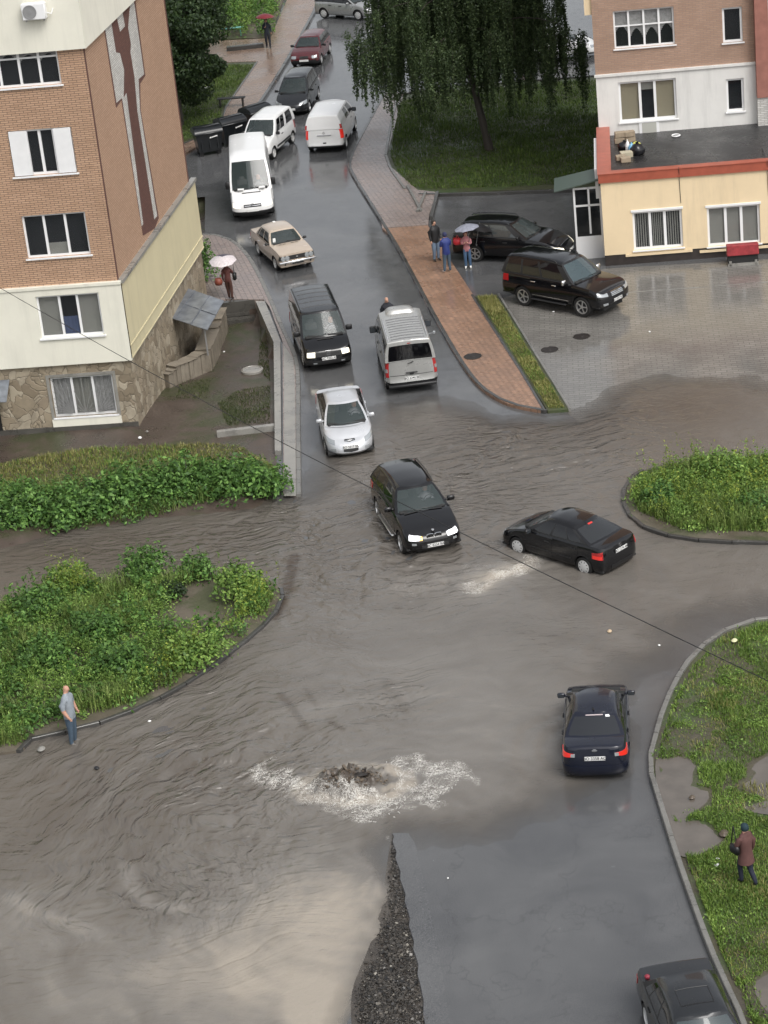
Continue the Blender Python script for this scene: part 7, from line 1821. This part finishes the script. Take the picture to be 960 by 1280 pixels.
weeds('blossom', PX([(180, 880), (330, 770), (335, 740), (300, 790), (160, 850)]), 90, L_yel, 'yellow green tall weeds along the kerb of the left island', .4, .7, .07, 40, seed=4, rmin=.1, rmax=.25)
RIc = PX([(1040, 672), (855, 668), (800, 645), (790, 622), (800, 604), (850, 588), (960, 580), (1040, 575)])
weeds('undergrowth', RIc, 330, L_weed, 'dense light green weeds covering the right island', .15, .45, .07, 80, seed=5)
weeds('undergrowth', RIc, 120, L_yel, 'yellowish weeds scattered over the right island', .35, .65, .07, 40, seed=6, rmin=.1, rmax=.25)
STp = PX([(-60, 660), (-60, 625), (150, 605), (340, 590), (345, 618), (200, 648), (80, 665)])
weeds('undergrowth', STp, 230, L_bush, 'dark weeds on the bank between the yard and the stream', .15, .45, .1, 60, z=.05, seed=7)
NWp = [(p.x, p.y) for p in PX(NW)]
weeds('undergrowth', NWp, 480, L_weed, 'pale weeds and tall plants in the bed beyond the far path', .3, 1.0, .12, 60, seed=8)
weeds('undergrowth', NWp, 320, L_bush, 'dark leafy plants in the bed beyond the far path', .3, 1.3, .14, 60, seed=9)
def turf(name, poly, n, h, mat, label, z=.1, w_=.02, seed=1, mask=None, zf=None, lean=.8):
    rng = np.random.default_rng(seed); x, y = scatter_poly(poly, n, rng)
    if mask is not None: k = mask(x, y); x, y = x[k], y[k]
    hz = h*(.55+.9*vnoise(x*1.2, y*1.2, seed)*1.0)*(.6+.8*vnoise(x*.35, y*.35, seed+3))
    zz = zf(x, y) if zf is not None else np.full(x.shape, z); V, Fq = blades(np.stack([x, y, zz], 1), hz, w_, lean, rng); return stuff(name, V, Fq, mat, label)
gzv = lambda x, y: .135+fbm(x*.8, y*.8, 4, 11)*.045-.03
GRp = PX([(1010, 775), (960, 783), (905, 801), (869, 834), (843, 880), (828, 927), (822, 962), (836, 1008), (859, 1080), (899, 1190), (943, 1285), (975, 1340), (1060, 1360)])
def gmask(x, y): return (pud_depth(x+fbm(x*2, y*2, 3, 5)*.3, y+fbm(x*2, y*2, 3, 9)*.3) < .22) & (fbm(x*.55+3, y*.55, 4, 77)+.25*vnoise(x*3, y*3, 2) < .27+.35*(RNG.random(len(x)) < .25))
turf('grass', GRp, 105000, .14, L_grass, 'uneven green grass on the muddy lawn at the right', seed=11, mask=gmask, zf=gzv, w_=.022)
turf('grass', GRp, 16000, .12, L_dry, 'dry yellowish grass tufts over the right lawn', seed=12, mask=lambda x, y: fbm(x*.6, y*.6, 3, 5) > .0, zf=gzv)
weeds('undergrowth', GRp, 260, L_weed, 'low leafy weeds scattered over the right lawn', .05, .16, .06, 40, seed=13, rmin=.12, rmax=.35, excl=lambda a, b: not bool(gmask(np.array([a]), np.array([b]))[0]))
turf('grass', PX([(597, 375), (620, 374), (706, 513), (686, 514)]), 9000, .09, L_dry, 'yellowish short grass on the narrow verge beside the brown pavement', seed=14)
turf('grass', PX([(597, 375), (620, 374), (706, 513), (686, 514)]), 4000, .09, L_grass, 'green grass mixed through the narrow verge', seed=15)
turf('grass', PX([(488, 196), (500, 130), (560, 116), (748, 102), (746, 232), (560, 239), (526, 239), (512, 234), (494, 212)]), 42000, .11, L_dark if False else leaf_mat('shaded_lawn_blade', (.05, .085, .018), (.09, .15, .03), (.15, .21, .05)), 'mown grass on the east lawn under the weeping tree', seed=16, w_=.03)
turf('grass', PX([(203, 86), (318, 83), (279, 138), (272, 160), (224, 182), (195, 190)]), 16000, .12, bpy.data.materials['shaded_lawn_blade'], 'grass on the small lawn behind the bins', seed=17, w_=.035)
L_tall = leaf_mat('tall_weed_grass', (.08, .13, .03), (.17, .25, .055), (.30, .38, .11))
turf('grass', LIc, 26000, .42, L_tall, 'tall pale grass standing between the weeds of the left island', seed=31, w_=.022, mask=lambda x, y: (fbm(x*.5, y*.5, 3, 6) > -.12) & (((x-ci.x)/1.15)**2+((y-ci.y)/1.7)**2 > 1), z=.12)
turf('grass', RIc, 12000, .40, L_tall, 'tall pale grass standing between the weeds of the right island', seed=32, w_=.022, z=.12)
turf('grass', RIc, 7000, .18, L_grass, 'low grass along the edge of the right island', seed=33, z=.12)
turf('grass', STp, 7000, .35, L_tall, 'long grass mixed into the bank above the stream', seed=34, z=.06)
yl = PX([(-60, 618), (-60, 585), (0, 578), (120, 556), (250, 553), (300, 556), (350, 590), (335, 612), (150, 610)])
yzv = lambda x, y: yard_z(x, y)+fbm(x*.9, y*.9, 4, 3)*.05-.01
turf('grass', yl, 15000, .09, L_dry, 'dry yellow green grass strip between the muddy track and the bushes', seed=18, zf=yzv)
turf('grass', yl, 7000, .10, L_grass, 'green grass mixed into the strip before the bushes', seed=19, zf=yzv)
turf('grass', PX([(285, 535), (272, 505), (300, 486), (338, 480), (338, 532)], -.2), 3600, .06, L_gmix, 'short grass in the corner of the sunken yard', seed=20, zf=yzv)
turf('grass', PX([(325, 400), (335, 430), (338, 480), (322, 460)], -.4), 900, .07, L_gmix, 'thin grass along the foot of the retaining wall', seed=21, zf=yzv)
turf('grass', PX([(225, 470), (262, 470), (262, 500), (220, 500)], -.25), 700, .06, L_gmix, 'sparse grass in front of the basement entrance', seed=22, zf=yzv)
# ------------------------------------------------------------------ vehicles in place
def head_from(a, b): return math.atan2(b.y-a.y, b.x-a.x)
v_astra(); v_lanos(); v_bmw(); v_accent(); v_t4(); v_trafic(); v_vaz(); v_lc(); v_sprinter(); v_vito(); v_golf()
v_estate(P(592, 318, .35)*1.0-Vector((0, 0, .35))+Vector((.45, .85, 0)), R_(-26))
v_berlingo(P(334, 174, .6)-Vector((0, 0, .6)), R_(-110))
v_mpv(P(364, 147), R_(-101))
v_top(P(411, 17, .3)-Vector((-.2, -.8, .3)), R_(-38))
v_white(P(668, 70, .3)-Vector((0, -.6, .3)), R_(-7), 'white car with its bonnet sticking out beyond the weeping tree beside the right block')
v_bottom(P(840, 1203, .9)-Vector((0, 0, .9)), R_(-85))
# ------------------------------------------------------------------ bins
M_bin = simple('black_bin_plastic', (.012, .014, .016), .3, var=.2)
def wheelie(loc, rz, lab):
    t = empty('wheeled_bin', loc, rz, lab, 'bin', 'black wheeled bins')
    vs = [(-.55, -.38, .2), (.55, -.38, .2), (.55, .38, .2), (-.55, .38, .2), (-.67, -.5, 1.12), (.67, -.5, 1.12), (.67, .5, 1.12), (-.67, .5, 1.12)]
    k = MB().add(vs, [(3, 2, 1, 0), (0, 1, 5, 4), (1, 2, 6, 5), (2, 3, 7, 6), (3, 0, 4, 7)]); k.box((0, 0, 1.13), (1.44, 1.08, .07), bev=.02)
    for x in (-.4, 0, .4): k.box((x, -.46, .7), (.05, .05, .7), rx=-.13)
    k.build('body', M_bin, t, smooth=40)
    l = MB(); n = 10; vs = []
    for i in range(n+1):
        a = PI*i/n; vs += [(-.7, -math.cos(a)*.52, 1.17+math.sin(a)*.24), (.7, -math.cos(a)*.52, 1.17+math.sin(a)*.24)]
    l.add(vs, [(2*i, 2*i+1, 2*i+3, 2*i+2) for i in range(n)]+[tuple(range(0, 2*n+2, 2)), tuple(range(2*n+1, 0, -2))]); l.box((0, 0, 1.42), (1.3, .3, .03), bev=.01); l.build('lid', M_bin, t, smooth=50)
    for x in (-.45, .45):
        for y in (-.3, .3): MB().lathe([(0, -.03), (.1, -.03), (.1, .03), (0, .03)], c=(x, y, .1), n=12, axis='Y').build('wheel', M_rub, t)
    MB().box((.25, -.515, .95), (.3, .01, .05), ry=-.15).lathe([(.0, 0), (.04, 0)], c=(.05, -.52, .92), n=10, axis='Y').build('emblem', M_paper, t); return t
wheelie(P(262, 192), R_(14), 'nearest black wheeled bin with a small white emblem beside the building')
wheelie(P(291, 180), R_(28), 'second black wheeled bin, in the middle behind the white vans'); wheelie(P(322, 165), R_(40), 'farthest black wheeled bin with raised pale lid edge')
# ------------------------------------------------------------------ manhole, broken asphalt, foam, litter
def lid(x, y, z, r, lab, m=None):
    o = MB().lathe([(r, 0), (r, .012), (r*.9, .014), (r*.88, .004), (r*.3, .004), (r*.28, .014), (0, .014)], n=28).build('manhole_cover', m or simple('cast_iron', (.03, .025, .022), .4, .3)); o.location = P(x, y, z); tag(o, lab, 'manhole cover'); return o
lid(591, 445.5, .113, .33, 'round manhole cover set in the brown pavement'); ci_ = bpy.data.materials['cast_iron']
lid(687, 437, .012, .32, 'left one of two manhole covers on the forecourt', ci_); lid(727, 420.5, .012, .32, 'right one of two manhole covers on the forecourt', ci_)
p = P(315, 461, -.3); o = MB().lathe([(.42, -.15), (.42, .10), (.36, .12), (.34, .09), (0, .09)], n=28).build('manhole_cover', M_cope); o.location = (p.x, p.y, yz(p.x, p.y)+.0); tag(o, 'pale concrete manhole ring in the sunken muddy yard', 'manhole cover')
M_foam = simple('white_foam', (.72, .70, .66), .5); M_chunk = m_soil('broken_asphalt', (.055, .040, .028), (.15, .118, .085), None, .4)
rng = np.random.default_rng(9)
def wz_(x, y):
    i = int((x-wx[0])/.075); j = int(np.searchsorted(wy, y)); i = min(max(i, 0), WX.shape[1]-1); j = min(max(j, 0), WX.shape[0]-1); return float(Zw[j, i])
fm = MB()
arcs = [([(328, 962), (333, 972), (345, 978)], .30, 90), ([(322, 968), (345, 978), (365, 985), (395, 993), (425, 998)], .34, 420), ([(350, 972), (362, 968), (350, 964), (340, 966)], .12, 60), ([(395, 993), (425, 1001), (455, 1008), (470, 1020)], .45, 420), ([(430, 996), (460, 1002), (495, 1004), (508, 998)], .38, 420), ([(440, 1012), (470, 1024), (490, 1016)], .3, 160),
        ([(495, 992), (515, 985), (500, 972), (505, 958)], .10, 90), ([(505, 957), (525, 955), (543, 962), (548, 966)], .16, 130), ([(548, 966), (565, 972), (582, 972), (570, 982), (552, 990), (528, 998)], .24, 260), ([(530, 1000), (550, 1004), (558, 1010)], .12, 60), ([(468, 955), (500, 952)], .1, 30), ([(525, 998), (527, 985), (540, 978), (556, 972)], .14, 110)]
for pts, wd, n in arcs:
    L_ = smooth_line(PX(pts, .04), 8)
    for i in range(int(n*.05)):
        k = rng.integers(0, len(L_)-1); p = L_[k].lerp(L_[k+1], rng.random()); d = (L_[k+1]-L_[k]).normalized(); x, y = p.x+rng.normal()*wd*.45, p.y+rng.normal()*wd*.7
        a = math.atan2(d.y, d.x)+rng.normal()*.9; l_ = rng.uniform(.05, .16); w_ = rng.uniform(.004, .011)
        pts2 = []
        for q in range(5):
            a += rng.normal()*.7; pts2.append((x, y, wz_(x, y)+.006)); x += math.cos(a)*l_/4; y += math.sin(a)*l_/4
        fm.tube(pts2, [w_*.4, w_, w_*.6, w_, w_*.3], 4)
tag(fm.build('foam', M_foam, smooth=180), 'white foam streaks ringing the boiling water over the manhole', 'foam', None, 'stuff')
ck = MB()
for i in range(170):
    a = rng.random()*2*PI; r_ = math.sqrt(rng.random()); x, y = mc.x+math.cos(a)*r_*.95-.05, mc.y+math.sin(a)*r_*.58; s_ = rng.uniform(.02, .075)*(1.2-.5*r_)
    ck.box((x, y, wz_(x, y)+.01), (s_*rng.uniform(.8, 1.8), s_, s_*.6), rz=rng.random()*3, rx=rng.normal()*.4, ry=rng.normal()*.4)
tag(ck.build('broken_asphalt', M_chunk), 'dark broken lumps tossed up in the boiling water', 'rubble', None, 'stuff')
o = MB().lathe([(.30, -.02), (.32, .0), (.30, .02), (0, .025)], n=24).box((.22, .1, .05), (.1, .05, .08)).build('lifted_manhole_lid', ci_, smooth=40); o.location = (mc.x+.05, mc.y+.22, .235); o.rotation_euler = (R_(-14), R_(6), 0); tag(o, 'dark manhole lid lifted on top of the boiling mound of water', 'manhole cover')
# gravel strip and broken road edge at the bottom
GV = [(491, 1045), (500, 1082), (510, 1125), (520, 1185), (530, 1240), (536, 1300), (445, 1330), (440, 1290), (440, 1240), (455, 1200), (468, 1165), (478, 1125), (484, 1080)]
gvp = smooth_line(PX(GV), 3, True); xx_, yy_ = scatter_poly(gvp, 26000, rng); rt = [(p.x, p.y) for p in PX([(491, 1045), (500, 1082), (510, 1125), (520, 1185), (530, 1240), (536, 1300)])]
dr_ = dist_line(xx_, yy_, rt); lf_ = dist_line(xx_, yy_, gvp, True); pr_ = sstep(.0, .55, np.where(dr_ > lf_+.02, lf_, .3+lf_))*(.25+.75*sstep(-.25, .2, fbm(xx_*1.6, yy_*1.1, 4, 23)+sstep(45.5, 42.5, yy_)*.25)); kk_ = rng.random(len(xx_)) < pr_*.75; x, y = xx_[kk_][:9500], yy_[kk_][:9500]; print('stones', len(x))
gm = MB(); dgl = dist_line(x, y, gvp, True)
for a, b, dd in zip(x, y, dgl):
    s_ = rng.uniform(.010, .028)*(1 if rng.random() > .05 else 2.6); gm.box((a, b, .012+.09*min(1, dd/.5)*vnoise(np.array([a*2]), np.array([b*2]), 5)[0]), (s_*rng.uniform(.8, 1.6), s_, s_*.7), rz=rng.random()*3, rx=rng.normal()*.3, ry=rng.normal()*.3)
m_, nt, b = new_mat('loose_gravel'); g = N(nt, 'ShaderNodeNewGeometry'); nt.links.new(ramp(nt, g.outputs['Random Per Island'], [(0, (.012, .012, .012)), (.6, (.045, .040, .034)), (.96, (.09, .08, .07)), (1, (.28, .26, .22))]), b.inputs['Base Color']); b.inputs['Roughness'].default_value = .35
tag(gm.build('gravel', m_), 'dark loose gravel strip along the broken edge of the asphalt', 'gravel', None, 'stuff')
poly_sheet('gravel_bed', [gvp], .008, m_soil('wet_gravel_bed', (.035, .030, .026), (.085, .074, .062), None, .3))
# raised lip of the newer asphalt
lip = smooth_line(PX([(492, 1044), (497, 1075), (507, 1120), (516, 1170), (525, 1220), (536, 1300)]), 5); kb = MB(); vs = []
for i, p in enumerate(lip): j = .03*math.sin(i*2.1); vs += [(p.x-.05+j, p.y, .0), (p.x-.02+j, p.y, .06), (p.x+.07, p.y, .055), (p.x+.5, p.y, .003)]
kb.add(vs, [(4*i+k, 4*i+4+k, 4*i+5+k, 4*i+1+k)[::-1] for i in range(len(lip)-1) for k in range(3)]); o = kb.build('asphalt_lip', M_asph, smooth=40); o['kind'] = 'structure'
# litter and pebbles
def bit(x, y, lab, s_=.06, m=M_paper, z=None, nm='litter', cat='litter'):
    p = P(x, y, 0); z0 = wz_(p.x, p.y) if z is None else z
    o = MB().lathe([(0, 0), (s_*.7, .0), (s_, s_*.35), (s_*.6, s_*.7), (0, s_*.8)], n=9, sy=.75).build(nm, m, smooth=60); o.location = P(x, y, z0); o.rotation_euler = (0, 0, random.random()*3); tag(o, lab, cat)
M_tanbag = simple('tan_litter', (.5, .38, .25), .6)
bit(762, 790, 'small tan and white scrap floating right of the centre of the flood', .09, M_tanbag); bit(824, 807, 'tiny white scrap on the wet road near the lawn kerb', .045); bit(187, 902, 'white scrap floating beside the island kerb near the elderly man', .05)
bit(918, 802, 'pale yellow scrap lying in the grass at the right', .11, simple('cream_litter', (.6, .58, .35), .6), .2); bit(560, 1098, 'tiny white speck on the wet asphalt below the foam', .03, z=.01); bit(692, 390, 'white scrap on the wet forecourt paving', .05, z=.012); bit(812, 415, 'small white scrap in the middle of the forecourt', .05, z=.012)
bit(121, 961, 'dark stick lump at the island corner by the elderly man', .09, M_blk); bit(52, 938, 'pale stone beside the submerged kerb end', .14, M_cope); bit(175, 548, 'white rubble at the corner of the stone wall', .09, M_paper, -.08); bit(184, 540, 'grey rubble fragment beside the stone wall corner', .07, M_cope, -.08)
bit(280, 440, 'small white scrap in the sunken yard near the low wall', .05, M_paper, -.38); bit(896, 1082, 'upper white stone on the trodden patch of lawn', .07, M_paper, .17); bit(897, 1074, 'smaller white stone just above the other one on the lawn', .05, M_paper, .17)
bit(865, 998, 'dark clod at the edge of the large puddle', .1, M_chunk, .13); bit(905, 1044, 'dark clod lying in the lower puddle', .16, M_chunk, .13)
# the cable strung across
A, B = P(-40, 337, 8.0), P(1010, 875, 9.0); pts = [A.lerp(B, i/30)+Vector((0, 0, -.35*math.sin(PI*i/30))) for i in range(31)]
# ------------------------------------------------------------------
tag(MB().tube(pts, .010, 5).build('overhead_cable', M_blk), 'thin black overhead cable slanting across the whole scene', 'cable')
# bench on the little lawn and turquoise rail
bp_ = P(290, 133, .12); bn = empty('bench', bp_, R_(-8), 'small dark bench at the edge of the little lawn behind the bins', 'bench')
MB().box((0, 0, .45), (1.5, .38, .05), bev=.01).build('seat', M_blk, bn)
for sx in (-.6, .6): MB().box((sx, 0, .22), (.06, .34, .44)).build('leg', M_blk, bn)
tr = P(278, 47, .1); k = MB(); k.tube([tr+Vector((-1.3, 0, .5)), tr+Vector((1.3, .0, .5))], .05, 8).tube([tr+Vector((-1.1, 0, 0)), tr+Vector((-1.1, 0, .5))], .04, 6).tube([tr+Vector((1.1, 0, 0)), tr+Vector((1.1, 0, .5))], .04, 6)
tag(k.build('railing', simple('turquoise_paint', (.2, .5, .45), .4)), 'short turquoise rail among the weeds beyond the far path', 'rail')
for n_, (x, y, l_) in enumerate(((345, 178, 0),)): pass
fr = P(258, 118, .12)
k = MB()
for i in range(14): a = i*2.4; k.lathe([(0, 0), (.05, .02), (0, .05)], c=(math.cos(a)*.35*random.random(), math.sin(a)*.3*random.random(), .28+.1*random.random()), n=6)
fl_ = empty('flower', fr, 0, 'white flowers standing on the small lawn behind the bins', 'flowers'); k.build('blossom', M_paper, fl_); MB().tube([(0, 0, 0), (.02, 0, .3)], .01, 4).tube([(.1, .1, 0), (.12, .1, .3)], .01, 4).build('stem', L_grass, fl_)
